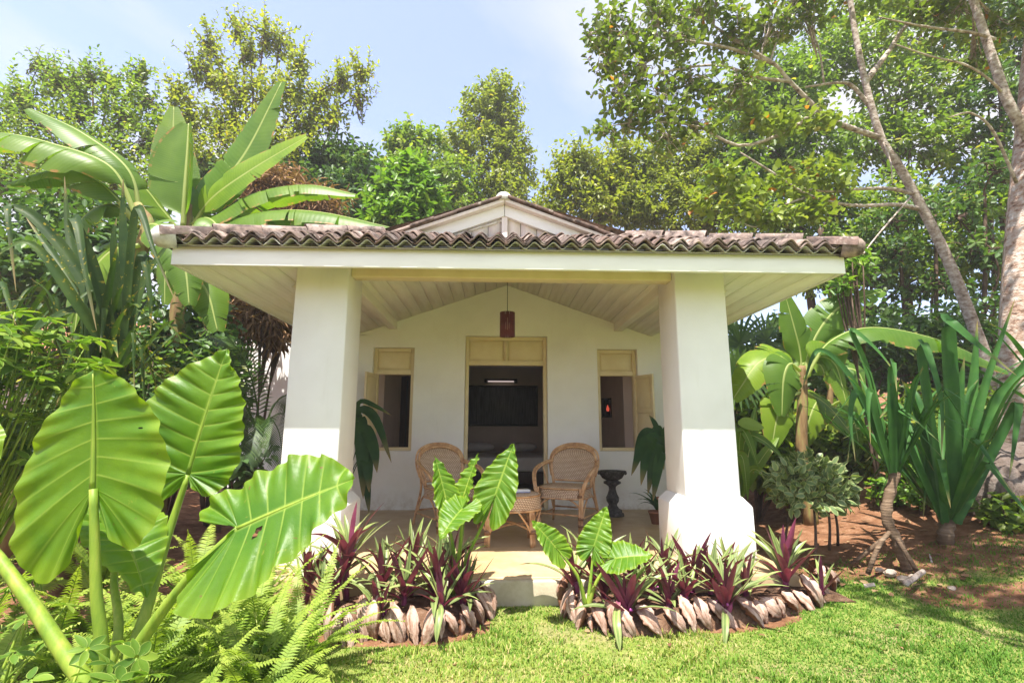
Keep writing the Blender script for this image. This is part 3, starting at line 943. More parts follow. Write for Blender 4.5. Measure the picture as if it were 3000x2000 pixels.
for sx in (-0.94, 0.94):
    for sy in (-0.98, 1.0):
        MB().box((sx - 0.05, sy - 0.05, 0.0), (sx + 0.05, sy + 0.05, 0.099)).build('leg', 'dark_wood', bed)
archway = thing('arched_dark_panel', 'dark arched panel standing in for the doorway glimpsed through the left window', 'panel', (-1.62, 9.6, FL))  # dark slab put where a dim doorway shows
v, n = [], 9
arc = [(-0.42, 0)] + [(-0.42 * math.cos(t), 1.85 + 0.18 * math.sin(t)) for t in np.linspace(0, math.pi, n)] + [(0.42, 0)]
for y in (-0.2, 0.2):
    v += [(x, y, z) for x, z in arc]
m = len(arc)
MB().add(v, faces=[tuple(range(m)), tuple(range(2 * m - 1, m - 1, -1))] + [(i, i + m, (i + 1) % m + m, (i + 1) % m) for i in range(m)]).build('arched_slab', 'dark_wood', archway)
MB().box((-0.012, -0.215, 0.06), (0.012, -0.201, 1.95)).build('centre_strip', 'black_metal', archway)
lan = thing('wall_lantern', 'small wall lantern glowing red seen through the right window', 'lantern', (2.38, 9.4, 1.68))
lan.location = (AX + 1.885, 8.95, 1.62)
mb = MB()
for sx in (-0.13, 0.105):
    mb.box((sx, -0.06, -0.17), (sx + 0.025, 0.02, 0.17))
mb.box((-0.1045, -0.055, 0.145), (0.1045, 0.015, 0.17)); mb.box((-0.1045, -0.055, -0.17), (0.1045, 0.015, -0.145)); mb.box((-0.1045, 0.0, -0.1445), (0.1045, 0.014, 0.1445))
mb.build('lantern_case', 'black_metal', lan)
MB().lathe([(0.0, -0.06), (0.02, -0.06), (0.028, -0.02), (0.012, 0.03), (0.0, 0.06)], 10).build('flame_bulb', 'red_glow', lan, True, (0.0, -0.03, 0))
lan.rotation_euler = (0, 0, math.radians(-62))

# ------------------------------------------------------------------ veranda furniture
def uv_grid(mb_rows, name, mat, parent, uvscale=(1, 1)):
    """woven surface: a grid with UVs measured in metres"""
    a = np.asarray(mb_rows, float)
    me = MB().grid(a).mesh(name, True)
    m, n = a.shape[:2]
    du = np.concatenate([np.zeros((m, 1)), np.cumsum(np.linalg.norm(np.diff(a, axis=1), axis=2), 1)], 1)
    dv_ = np.concatenate([np.zeros((1, n)), np.cumsum(np.linalg.norm(np.diff(a, axis=0), axis=2), 0)], 0)
    uv = np.stack([du, dv_], -1).reshape(-1, 2)
    li = np.zeros(len(me.loops), np.int32)
    me.loops.foreach_get('vertex_index', li)
    lay = me.uv_layers.new(name='weave')
    lay.data.foreach_set('uv', uv[li].ravel().astype(np.float32))
    return link(name, me, mat, parent)

def cane(parent, name, pts, r=0.013, n=18, double=None, mat='rattan_cane'):
    p = spline(pts, n)
    mb = MB().tube(p, r, 8)
    if double is not None:
        mb.tube(p + np.asarray(double), r * 0.95, 8)
    return mb.build(name, mat, parent, True)

def rattan_chair(label, loc, rz):
    t = thing('rattan_chair', label, 'chair', loc, rz, 'rattan chairs on the veranda')
    # hooped back frame
    hoop = [(-0.21, 0.20, 0.40), (-0.245, 0.235, 0.52), (-0.275, 0.27, 0.66), (-0.245, 0.315, 0.79), (-0.13, 0.345, 0.862), (0, 0.352, 0.88), (0.13, 0.345, 0.862), (0.245, 0.315, 0.79), (0.275, 0.27, 0.66), (0.245, 0.235, 0.52), (0.21, 0.20, 0.40)]
    cane(t, 'back_frame', hoop, 0.014, 34, (0.0, -0.012, -0.024))
    outer = [(x * 1.10, y + 0.012, 0.40 + (z - 0.40) * 1.03) for x, y, z in hoop[1:-1]]
    cane(t, 'back_rim', outer, 0.012, 30)
    # woven back
    rows = []
    hs = spline(hoop, 60)
    for z in np.linspace(0.475, 0.845, 12):
        left = hs[:30]; k = np.argmin(abs(left[:, 2] - z)); w = abs(left[k][0]) - 0.008
        y = left[k][1]
        xs = np.linspace(-w, w, 13)
        rows.append(np.stack([xs, y + 0.035 * (1 - (xs / 0.27) ** 2) * 0.9, np.full(13, z)], -1))
    uv_grid(rows, 'back_panel', 'rattan_weave', t)
    cane(t, 'back_rail', [(-0.235, 0.232, 0.475), (0, 0.262, 0.47), (0.235, 0.232, 0.475)], 0.012)
    for s in (-1, 1):
        arm = [(s * 0.285, 0.285, 0.70), (s * 0.325, 0.16, 0.675), (s * 0.345, 0.0, 0.645), (s * 0.335, -0.15, 0.59), (s * 0.30, -0.235, 0.49), (s * 0.27, -0.25, 0.38)]
        cane(t, 'arm', arm, 0.014, 22, (s * -0.022, 0.0, -0.012))
        cane(t, 'arm_brace', [(s * 0.25, 0.10, 0.42), (s * 0.275, 0.07, 0.52), (s * 0.325, 0.10, 0.655)], 0.010)
        cane(t, 'leg', [(s * 0.27, -0.25, 0.44), (s * 0.255, -0.245, 0.22), (s * 0.25, -0.25, 0.0)], 0.015, 10, (s * -0.026, 0.004, 0.0))
        cane(t, 'leg', [(s * 0.275, 0.27, 0.66), (s * 0.245, 0.25, 0.42), (s * 0.265, 0.31, 0.18), (s * 0.29, 0.345, 0.0)], 0.015, 14)
        cane(t, 'brace', [(s * 0.245, -0.24, 0.12), (s * 0.215, -0.235, 0.25), (s * 0.09, -0.235, 0.335)], 0.010)
        cane(t, 'brace', [(s * 0.255, -0.22, 0.14), (s * 0.262, -0.12, 0.28), (s * 0.262, 0.03, 0.36)], 0.010)
        cane(t, 'brace', [(s * 0.265, 0.28, 0.16), (s * 0.26, 0.2, 0.28), (s * 0.255, 0.1, 0.35)], 0.010)
        cane(t, 'stretcher', [(s * 0.252, -0.245, 0.13), (s * 0.268, 0.315, 0.13)], 0.010, 4)
        mb = MB()
        for z in (0.06, 0.13, 0.36):
            mb.tube([(s * 0.24, -0.248, z - 0.012), (s * 0.24, -0.248, z + 0.012)], 0.031, 10)
        mb.build('binding', 'rattan_weave', t, True)
    cane(t, 'stretcher', [(-0.25, -0.24, 0.16), (0.25, -0.24, 0.16)], 0.010, 4)
    cane(t, 'stretcher', [(-0.27, 0.32, 0.16), (0.27, 0.32, 0.16)], 0.010, 4)
    # seat: rounded top and woven apron
    def outline(k):
        a = np.linspace(0, 2 * math.pi, 40)
        ex = 0.55
        x = np.sign(np.cos(a)) * abs(np.cos(a)) ** ex * 0.265 * k
        y = np.sign(np.sin(a)) * abs(np.sin(a)) ** ex * 0.25 * k
        return x, y
    rows = []
    for k, z in ((1.03, 0.325), (1.0, 0.36), (1.0, 0.425)):
        x, y = outline(k); rows.append(np.stack([x, y - 0.01, np.full(40, z)], -1))
    uv_grid(rows, 'apron', 'rattan_weave', t)
    rows = []
    for k, z in ((1.0, 0.425), (0.93, 0.445), (0.6, 0.448), (0.25, 0.444), (0.02, 0.443)):
        x, y = outline(k); rows.append(np.stack([x, y - 0.01, np.full(40, z)], -1))
    uv_grid(rows, 'seat', 'rattan_weave', t)
    mb = MB()
    for z in (0.325, 0.428):
        x, y = outline(1.02)
        mb.tube(np.stack([x, y - 0.01, np.full(40, z)], -1), 0.009, 6)
    mb.build('seat_rim', 'rattan_cane', t, True)
    return t

rattan_chair('rattan armchair with hooped back at the right of the low table, fully in view', (0.82, 5.82, FL), math.radians(-27))
rattan_chair('rattan armchair with hooped back at the left, half hidden by big leaves', (-0.48, 5.80, FL), math.radians(30))

# low table
tab = thing('rattan_table', 'low round rattan table with woven drum top on bundled cane legs', 'table', (0.155, 5.02, FL))
def ring(r, z, n=44):
    a = np.linspace(0, 2 * math.pi, n)
    return np.stack([r * 1.04 * np.cos(a), r * 0.92 * np.sin(a), np.full(n, z)], -1)
uv_grid([ring(0.285, 0.315), ring(0.292, 0.34), ring(0.285, 0.44)], 'drum', 'rattan_weave', tab)
uv_grid([ring(0.285, 0.44), ring(0.27, 0.458), ring(0.2, 0.461), ring(0.1, 0.461), ring(0.004, 0.461)], 'table_top', 'rattan_weave', tab)
MB().tube(ring(0.289, 0.318), 0.012, 6).tube(ring(0.285, 0.445), 0.008, 6).build('rim', 'rattan_cane', tab, True)
for k in range(4):
    a = math.pi / 4 + k * math.pi / 2
    x, y = 0.29 * math.cos(a), 0.27 * math.sin(a)
    tx, ty = -math.sin(a) * 0.022, math.cos(a) * 0.022
    mb = MB()
    for q in (-1, 0, 1):
        mb.tube(spline([(x * 0.98 + q * tx, y * 0.98 + q * ty, 0.32), (x + q * tx, y + q * ty, 0.15), (x * 1.03 + q * tx, y * 1.03 + q * ty, 0)], 8), 0.0125, 7)
    mb.build('leg', 'rattan_cane', tab, True)
    mb = MB()
    for q in (-1, 1):
        mb.tube(spline([(x + q * tx * 1.2, y + q * ty * 1.2, 0.13), (x + q * tx * 3.2, y + q * ty * 3.2, 0.20), (x * 0.9 + q * tx * 7, y * 0.9 + q * ty * 7, 0.315)], 10), 0.0095, 6)
    mb.build('brace', 'rattan_cane', tab, True)
    MB().tube([(x, y, 0.115), (x, y, 0.145)], 0.036, 10).build('binding', 'rattan_weave', tab, True)
cane(tab, 'cross_stretcher', [(-0.2, -0.19, 0.14), (0, 0, 0.165), (0.2, 0.19, 0.14)], 0.012, 10)
cane(tab, 'cross_stretcher', [(-0.2, 0.19, 0.145), (0, 0, 0.19), (0.2, -0.19, 0.145)], 0.012, 10)
bk = thing('book', 'thin closed book with blue edge lying on the rattan table', 'book', (0.245, 5.06, FL + 0.4615), math.radians(8))
o = MB().box((-0.10, -0.075, 0.004), (0.10, 0.075, 0.017)).build('pages', 'paper', bk)
MB().box((-0.104, -0.079, 0.0), (0.104, 0.079, 0.0038)).build('back_cover', 'blue_cloth', bk)
MB().box((-0.104, -0.079, 0.0172), (0.104, 0.079, 0.021)).build('front_cover', 'paper', bk)
o = MB().lathe([(0.0, 0), (0.035, 0), (0.045, 0.06), (0.04, 0.11), (0.03, 0.125), (0.0, 0.125)], 14).build('red_pot', 'red_glaze', None, True, (0.16, 5.13, FL + 0.4615))
tag(o, 'small red pot on the rattan table peeping out behind the tall leaf', 'pot')

# stone pedestal bowl
sb_ = thing('stone_pedestal', 'dark carved stone pedestal bowl standing by the wall', 'pedestal', (1.50, 6.50, FL))
sb_.scale = (0.9, 0.9, 0.88)
MB().lathe([(0.0, 0), (0.15, 0), (0.15, 0.035), (0.125, 0.045), (0.125, 0.08), (0.085, 0.10), (0.06, 0.14), (0.06, 0.16), (0.085, 0.20), (0.09, 0.25), (0.065, 0.30), (0.048, 0.36), (0.05, 0.40), (0.085, 0.43), (0.12, 0.445), (0.12, 0.47), (0.08, 0.485), (0.0, 0.485)], 20).build('shaft', 'dark_stone', sb_, True)
bowl = MB().lathe([(0.0, 0.487), (0.08, 0.487), (0.14, 0.52), (0.175, 0.575), (0.19, 0.60), (0.20, 0.605), (0.20, 0.62), (0.16, 0.62), (0.13, 0.575), (0.0, 0.55)], 24)
bowl.build('bowl', 'dark_stone', sb_, True)
for k in range(8):
    a = k * math.pi / 4 + 0.2
    MB().lathe([(0.0, -0.03), (0.018, -0.02), (0.022, 0.0), (0.012, 0.018), (0, 0.022)], 8).build('lug', 'dark_stone', sb_, True, (0.198 * math.cos(a), 0.198 * math.sin(a), 0.60))

# hanging slatted lamp
lp = thing('pendant_lamp', 'dark red slatted cylinder lamp hanging from the veranda ceiling', 'lamp', (0.142, 5.6, 2.278))
for k in range(26):
    a = k * 2 * math.pi / 26
    o = MB().box((-0.003, -0.008, 0.0), (0.003, 0.008, 0.28)).build('slat', 'red_wood', lp, False, (0.083 * math.cos(a), 0.083 * math.sin(a), 0))
    o.rotation_euler = (0, 0, a)
for z in (0.022, 0.245):
    mb = MB()
    a = np.linspace(0, 2 * math.pi, 27)
    mb.tube(np.stack([0.073 * np.cos(a), 0.073 * np.sin(a), np.full(27, z)], -1), 0.005, 6)
    mb.tube([(-0.07, 0, z), (0.07, 0, z)], 0.004, 6); mb.tube([(0, -0.07, z), (0, 0.07, z)], 0.004, 6)
    mb.build('ring', 'red_wood', lp, True)
MB().lathe([(0.0, 0.08), (0.02, 0.085), (0.032, 0.12), (0.026, 0.155), (0.014, 0.18), (0.014, 0.22), (0.0, 0.22)], 12).build('bulb', 'bulb_glass', lp, True)
MB().tube([(0, 0, 0.22), (0, 0, 0.985)], 0.004, 6).build('cord', 'black_metal', lp, True)
MB().lathe([(0, 0.97), (0.03, 0.97), (0.045, 1.0), (0, 1.0)], 12).build('ceiling_rose', 'dark_wood', lp, True)

# ------------------------------------------------------------------ leaf builders
def frames(sp, hint):
    t = unit(np.gradient(sp, axis=0))
    n = np.broadcast_to(np.asarray(hint, float), sp.shape)
    side = unit(np.cross(n, t))
    nn = np.cross(t, side)
    return t, side, nn

def strap(mb, sp, hw, hint, fold=0.25, cross=5, droop=0.0, wave=0.0, tint=0.5):
    """ribbon leaf: sp spine (m,3), hw half widths (m,), top side towards hint"""
    sp = np.asarray(sp, float); m = len(sp)
    t, side, nn = frames(sp, hint)
    c = np.linspace(-1, 1, cross)
    u = np.linspace(0, 1, m)
    ph = rng.uniform(0, 6)
    off = fold * abs(c)[None, :] - droop * (c[None, :] ** 2) + wave * np.sin(u[:, None] * 23 + ph + 2 * np.sign(c)[None, :]) * abs(c)[None, :]
    v = sp[:, None, :] + side[:, None, :] * (c[None, :, None] * hw[:, None, None]) + nn[:, None, :] * (off * hw[:, None])[:, :, None]
    return mb.grid(v, u=np.repeat(u, cross), s=np.tile(abs(c), m), tint=tint)

def lance(m, base=0.35, peak=0.35):
    u = np.linspace(0, 1, m)
    w = np.where(u < peak, base + (1 - base) * np.sin(u / peak * math.pi / 2), np.cos((u - peak) / (1 - peak) * math.pi / 2) ** 0.8)
    w[-1] = 0.02
    return w

def banana_blade(mb, sp, hw, hint, start=0.12, droop=0.35, fold=0.1, tears=7, mi=0):
    """wide blade torn into panels along its side veins, plus its midrib"""
    m = 40
    sp = spline(sp, m)
    t, side, nn = frames(sp, hint)
    u = np.linspace(0, 1, m)
    k = np.clip((u - start) / (1 - start), 0, 1)
    hw = hw * 1.2
    w = hw * np.clip(np.sin(np.clip(k, 0, 1) ** 0.55 * math.pi * 0.97 + 0.02), 0, 1) ** 0.62
    w[k <= 0] = 0.0
    for sgn in (-1, 1):
        cuts = sorted(rng.choice(np.arange(6, m - 3), size=min(tears, m - 10), replace=False).tolist()) if tears else []
        edges = [int(start * m)] + [c for c in cuts if c > start * m + 2] + [m - 1]
        for a, b in zip(edges[:-1], edges[1:]):
            if b - a < 1:
                continue
            dd = droop + rng.uniform(-0.12, 0.16)
            lag = rng.uniform(-0.02, 0.05) * hw
            idx = np.arange(a, b + 1)
            c = np.linspace(0, 1, 6)
            ux = np.linspace(0, 1, len(idx))
            gap = np.minimum(ux, 1 - ux) * 0 + 1
            shrink = 1 - 0.10 * rng.random() * (abs(ux - 0.5) * 2) ** 3
            ang = fold * 1.2 * c[None, :] - dd * 1.3 * c[None, :] ** 2
            ww = (w[idx] * shrink)[:, None]
            tb_ = rng.uniform(0.15, 0.4)
            v = sp[idx][:, None, :] + side[idx][:, None, :] * (sgn * ww * c[None, :])[:, :, None] * math.sqrt(max(0.25, 1 - (0.6 * dd) ** 2)) \
                + nn[idx][:, None, :] * (ang * ww)[:, :, None] + t[idx][:, None, :] * (tb_ * ww * c[None, :] ** 1.5 + lag * c[None, :])[:, :, None]
            if sgn < 0:
                v = v[:, ::-1]; cc = c[::-1]
            else:
                cc = c
            mb.grid(v, u=np.repeat(u[idx], 6), s=np.tile(cc, len(idx)), tint=0.5)
    rr = np.linspace(0.075, 0.012, m) * hw * 1.0 + 0.004
    mb.tube(sp - nn * rr[:, None] * 0.6, rr, 6, u=0.5, s=0.0, tint=0.5)
    return mb

def banana_leaf(plant, px_pts, hw, hint, name='leaf', **kw):
    base = np.array(plant.location)
    mb = MB()
    banana_blade(mb, np.asarray(px_pts) - base, hw, hint, **kw)
    return mb.build(name, 'banana_leaf', plant, True)

EAR = np.array([(0.0, 1.0), (0.085, 0.90), (0.21, 0.72), (0.335, 0.50), (0.42, 0.27), (0.455, 0.06), (0.43, -0.13), (0.34, -0.30), (0.20, -0.385), (0.09, -0.33), (0.028, -0.16), (0.0, -0.005)])
def ear_leaf(parent, O, tip, hint, ws=1.0, ls=1.0, bend=0.12, cup=0.12, wave=0.035, quilt=0.02, veins=11, rib=0.013, base=(0, 0, 0), name='leaf', outl=None, hole=()):
    """elephant-ear blade: O where the stalk joins, tip, top side towards hint"""
    O = np.array(O, float) - np.array(base); tip = np.array(tip, float) - np.array(base)
    L = np.linalg.norm(tip - O)
    T = (tip - O) / L
    N = np.array(hint, float); N = N - T * (N @ T); N /= np.linalg.norm(N)
    S = np.cross(N, T)
    per = 14
    nt_ = veins * per + 1
    t = np.linspace(0, 1, nt_)
    def margin_of(sgn):
        if outl:
            ctl = np.array(outl[0 if sgn > 0 else 1])
        else:
            ctl = EAR.copy(); ctl[:, 0] *= ws
            ctl[ctl[:, 1] < 0, 1] *= ls
        mg = spline(ctl, nt_ * 2)
        # even spacing along the margin
        d = np.concatenate([[0], np.cumsum(np.linalg.norm(np.diff(mg, axis=0), axis=1))]); d /= d[-1]
        return np.stack([np.interp(t, d, mg[:, 0]), np.interp(t, d, mg[:, 1])], -1)
    root_y = np.interp(t, [0, 0.62, 1], [0.985, 0.0, -0.0])
    ns = 16
    s = np.linspace(0, 1, ns)
    phase = (t * veins) % 1.0
    vein_line = np.exp(-(np.minimum(phase, 1 - phase) / 0.035) ** 2)
    mb = MB()
    ph = rng.uniform(0, 6)
    def form(a, b, c):
        bb = np.clip(b, -1, 1)
        c = c - bend * bb * abs(bb) + cup * abs(a)
        return O + (S * a[..., None] + T * b[..., None] + N * c[..., None]) * L
    for sgn in (-1, 1):
        margin = margin_of(sgn)
        rx = np.zeros(nt_)
        a = rx[:, None] + (margin[:, 0] - rx)[:, None] * s[None, :]
        b = root_y[:, None] + (margin[:, 1] - root_y)[:, None] * (s[None, :] ** 1.12)
        wv = wave * np.sin(t * veins * 2 * math.pi * 0.55 + ph * (1 + sgn * 0.3)) + 0.6 * wave * np.sin(t * veins * 2 * math.pi * 1.3 + 2 * ph)
        c = wv[:, None] * s[None, :] ** 2.2 + quilt * (abs(np.sin(math.pi * t * veins))[:, None] ** 0.7) * (s * (1.15 - s) * 3)[None, :]
        edge = 1 + 0.005 * np.sin(t * veins * 2 * math.pi)[:, None] * s[None, :] ** 3
        v = form(sgn * a * edge, b, c)
        if sgn > 0:
            v = v[:, ::-1]
        ss = s[::-1] if sgn > 0 else s
        ve = np.maximum(vein_line[:, None] * (1 - 0.72 * ss[None, :] ** 0.7), (1 - ss[None, :] * 30).clip(0, 1))
        aa, bb = (sgn * a, b) if sgn < 0 else (sgn * a[:, ::-1], b[:, ::-1])
        ca = (aa[:-1, :-1] + aa[1:, 1:]) / 2; cb_ = (bb[:-1, :-1] + bb[1:, 1:]) / 2
        keep = np.ones(ca.shape, bool)
        for ha, hb, hr in hole:
            keep &= (ca - ha) ** 2 + ((cb_ - hb) * 0.7) ** 2 > hr ** 2
        mb.grid(v, mask=keep, s=np.tile(ss, nt_), vein=(ve * 0.85).ravel(), u=0.5)
    leaf = mb.build(name, 'elephant_ear', parent, True)
    bs = np.linspace(0.0, 0.95, 16)
    pts = form(np.zeros(16), bs, np.full(16, -0.006))
    MB().tube(pts, np.linspace(rib, rib * 0.22, 16) * L * 2.2, 6).build('midrib', 'petiole', leaf, True)
    return leaf

def stalk(parent, pts, r0, r1, n=18, name='stalk', mat='petiole'):
    p = spline(np.asarray(pts, float) - np.array(parent.location), n)
    k = 0.84 if mat == 'petiole' else 1.0
    return MB().tube(p, np.linspace(r0, r1, n) * k, 12).build(name, mat, parent, True)

# ------------------------------------------------------------------ flower beds
RING_L = spline([(-1.212, 3.642, 0), (-1.044, 3.339, 0), (-0.863, 3.21, 0), (-0.732, 3.292, 0), (-0.594, 3.251, 0), (-0.339, 3.268, 0), (-0.15, 3.38, 0), (-0.038, 3.609, 0), (0.021, 3.904, 0)], 60)
RING_R = spline([(0.495, 3.891, 0), (0.497, 3.594, 0), (0.634, 3.358, 0), (0.843, 3.273, 0), (1.126, 3.317, 0), (1.398, 3.377, 0), (1.711, 3.44, 0), (2.074, 3.614, 0), (2.403, 3.811, 0), (2.661, 4.079, 0), (2.807, 4.418, 0), (2.747, 4.656, 0)], 90)
def bed_mound(ring_, name, cy=3.62):
    ring2 = np.concatenate([ring_, [(ring_[-1][0], 3.87, 0), (ring_[0][0], 3.87, 0)]])
    c = np.array([ring2[:, 0].mean(), cy, 0])
    rows = []
    for r in np.linspace(1.0, 0.0, 12):
        p = c + (ring2 - c) * (r * 0.96 + 0.0)
        z = 0.125 * (1 - r ** 4) - 0.01 + 0.02 * np.sin(p[:, 0] * 31) * np.sin(p[:, 1] * 27) * (1 - r)
        rows.append(np.concatenate([np.stack([p[:, 0], p[:, 1], z], -1), [[p[0, 0], p[0, 1], z[0]]]]))
    MB().grid(rows).build(name, 'soil', None, True, None, 'structure')
bed_mound(RING_L, 'flower_bed_left')
bed_mound(RING_R, 'flower_bed_right')

def husk_mesh(k):
    """a split coconut husk segment: boat-shaped shell, blunt above, pointed below"""
    r = np.random.default_rng(100 + k)
    L, W = 0.235 * r.uniform(.85, 1.2), r.uniform(0.036, 0.056)
    nu, na = 15, 11
    u = np.linspace(0, 1, nu)
    pk = r.uniform(0.30, 0.48)
    prof = np.where(u < pk, np.sin(np.clip(u / pk, 0.10, 1) * math.pi / 2) ** 0.7, np.clip(1 - ((u - pk) / (1 - pk)) ** r.uniform(1.5, 2.2), 0.03, 1))
    a = np.linspace(-1.25, 1.25, na)
    jag = 1 + 0.10 * r.standard_normal((nu, 1)) * np.array([-1, 1])[None, :]
    edge = np.interp(np.arange(na), [0, na - 1], [0, 1])[None, :] * jag[:, 1:] + (1 - np.interp(np.arange(na), [0, na - 1], [0, 1])[None, :]) * jag[:, :1]
    w = prof[:, None] * W * edge
    ridge = 1 + 0.16 * np.exp(-(a[None, :] - r.uniform(-.4, .4)) ** 2 / 0.06)
    skew = r.uniform(-0.03, 0.03) * u ** 2
    x = w * np.sin(a)[None, :] + skew[:, None]
    y = -w * np.cos(a)[None, :] * r.uniform(0.28, 0.55) * ridge - r.uniform(0.015, 0.045) * np.sin(math.pi * u)[:, None]
    z = np.broadcast_to((0.5 - u)[:, None] * L, x.shape) + 0.004 * r.standard_normal((nu, na))
    outer = np.stack([x, y, z], -1)
    inner = np.stack([x[:, ::-1] * 0.9, y[:, ::-1] * 0.35 + 0.006 + 0.008 * r.standard_normal((nu, na)), z], -1)
    mb = MB()
    mb.grid(np.concatenate([outer, inner, outer[:, :1]], 1), s=np.tile(np.concatenate([abs(a) / 1.25, np.ones(na), [1]]), nu))
    return mb.mesh('coconut_husk', True)
HUSK = [husk_mesh(k) for k in range(12)]
def husks(ring_, n, lean, bed, where):
    tt = np.linspace(0.01, 0.985, n) + rng.uniform(-0.3, 0.3, n) / n
    for i, t in enumerate(tt):
        k = int(t * (len(ring_) - 2))
        p = ring_[k]; d = unit(ring_[k + 1] - ring_[k])
        out = np.array([d[1], -d[0], 0.0])
        me = HUSK[random.randrange(12)]
        me_mat = 'coconut_husk'
        o = link('coconut_husk', me, me_mat, None)
        sc = random.choice((0.62, 0.8, 0.9, 1.0, 1.1)) * random.uniform(0.92, 1.08)
        o.scale = (sc * random.uniform(.85, 1.15), sc, sc)
        az = math.atan2(out[1], out[0]) + math.pi / 2 + random.uniform(-.5, .5)
        tiltx = random.uniform(-0.75, -0.05)
        roll = lean(t) + random.uniform(-.35, .35)
        o.rotation_euler = (Matrix.Rotation(az, 3, 'Z') @ Matrix.Rotation(tiltx, 3, 'X') @ Matrix.Rotation(roll, 3, 'Y')).to_euler()
        o.location = (p[0] - out[0] * 0.03, p[1] - out[1] * 0.03, 0.085 * sc * (math.cos(roll) * 0.9 + 0.1) + random.uniform(-.02, .02))
        tag(o, 'weathered coconut husk, %s from the left in the %s bed edging' % (ORD[i], where), 'coconut husk', 'coconut husks edging the flower beds')
husks(RING_L, 25, lambda t: random.choice((-0.45, 0.0, 0.3)) + 0.4 * (t - 0.5), RING_L, 'left')
husks(RING_R, 36, lambda t: -0.15 - 0.75 * t, RING_R, 'right')

# oyster plants: rosettes of two-toned leaves on short stems
def oyster_leaf_mesh(k):
    r = np.random.default_rng(40 + k)
    m = 11
    L = r.uniform(0.22, 0.32)
    el0 = math.radians(r.uniform(62, 84)); el1 = math.radians(r.uniform(0, 55) if k % 3 else r.uniform(55, 80))
    ang = np.linspace(el0, el1, m)
    ds = L / (m - 1)
    y = np.concatenate([[0], np.cumsum(np.cos(ang[1:]) * ds)]); z = np.concatenate([[0], np.cumsum(np.sin(ang[1:]) * ds)])
    x = r.uniform(-.03, .03) * np.linspace(0, 1, m) ** 2
    sp = np.stack([x, y, z], -1)
    mb = MB()
    t = unit(np.gradient(sp, axis=0))
    strap(mb, sp, lance(m, 0.55, 0.4) * r.uniform(0.014, 0.020), (0, -0.75, 0.66), fold=0.38, cross=5, wave=0.05)
    return mb.mesh('leaf', True)
OLEAF = [oyster_leaf_mesh(k) for k in range(12)]
bract = MB()
for k in range(9):
    a = k * 0.7
    bract.lathe([(0, -0.012), (0.008, -0.006), (0.010, 0.0), (0.006, 0.008), (0, 0.011)], 6, (0.022 * math.cos(a) * (1 + k % 2), 0.022 * math.sin(a) * (1 + k % 2), 0.006 * (k % 3)))
BRACT = bract.mesh('flower', True)
def oyster_plant(c, n, label, scale=1.0, bloom=False, spread=1.0):
    gz_ = 0.09
    t = thing('oyster_plant', label, 'plant', (c[0], c[1], gz_), random.uniform(0, 6.28), 'oyster plants in the flower beds')
    h = max(0.02, c[2] - gz_)
    MB().tube(spline([(0, 0, -0.02), (random.uniform(-.02, .02), random.uniform(-.02, .02), h * 0.5), (0, 0, h)], 6), np.linspace(0.016, 0.013, 6) * scale, 7).build('stem', 'oyster_leaf', t, True)
    for i in range(n):
        f = i / n
        o = link('leaf', OLEAF[random.randrange(12)], 'oyster_leaf', t, (0, 0, h - 0.05 * f * scale - (0.25 * h * f if h > 0.12 else 0)))
        o.rotation_euler = (-(f ** 1.3) * 0.95 * spread + random.uniform(-.12, .12), random.uniform(-.12, .12), i * 2.39996 + random.uniform(-.3, .3))
        o.rotation_euler = (Matrix.Rotation(i * 2.39996 + random.uniform(-.3, .3), 3, 'Z') @ Matrix.Rotation(0.24 - (f ** 1.2) * 0.82 * spread + random.uniform(-.12, .12), 3, 'X') @ Matrix.Rotation(random.uniform(-.25, .25), 3, 'Y')).to_euler()
        s_ = scale * random.uniform(0.8, 1.12) * (0.72 + 0.28 * min(1, f * 3))
        o.scale = (s_, s_, s_)
    if bloom:
        o = link('flower', BRACT, 'magenta_bract', t, (0.02, -0.01, h - 0.015))
    return t
def oysters(rows, where):
    for i, (c, n, sc, bl, extra) in enumerate(rows):
        oyster_plant(c, int(n * 1.35), '%s in the %s bed' % (extra, where), sc * 1.22, bl)
oysters([
    ((-1.278, 3.72, 0.237), 12, 0.95, False, 'dark oyster plant at the far left end behind the big leaf'),
    ((-1.092, 3.5, 0.191), 14, 0.90, False, 'low oyster plant above the leftmost husks'),
    ((-1.011, 3.76, 0.405), 18, 1.12, True, 'tall oyster plant before the left column plinth'),
    ((-1.045, 3.68, 0.266), 13, 0.9, False, 'oyster plant just below the tallest left rosette'),
    ((-0.707, 3.36, 0.122), 12, 0.85, True, 'small front oyster plant at the husk edge'),
    ((-0.751, 3.66, 0.25), 15, 1.0, False, 'oyster plant over the bare soil patch'),
    ((-0.578, 3.52, 0.199), 15, 1.0, False, 'reddish oyster plant left of the flowering rosette'),
    ((-0.579, 3.8, 0.312), 14, 1.05, False, 'upright oyster plant at the porch edge behind the flowering rosette'),
    ((-0.379, 3.56, 0.228), 20, 1.15, True, 'largest oyster plant with a magenta flower head'),
    ((-0.315, 3.36, 0.176), 9, 0.85, False, 'oyster plant with leaves hanging over the husks'),
    ((-0.197, 3.52, 0.159), 20, 1.0, False, 'dark spiky oyster plant at the step end'),
    ((-0.299, 3.78, 0.286), 12, 1.0, False, 'oyster plant around the elephant-ear stalks'),
], 'left')
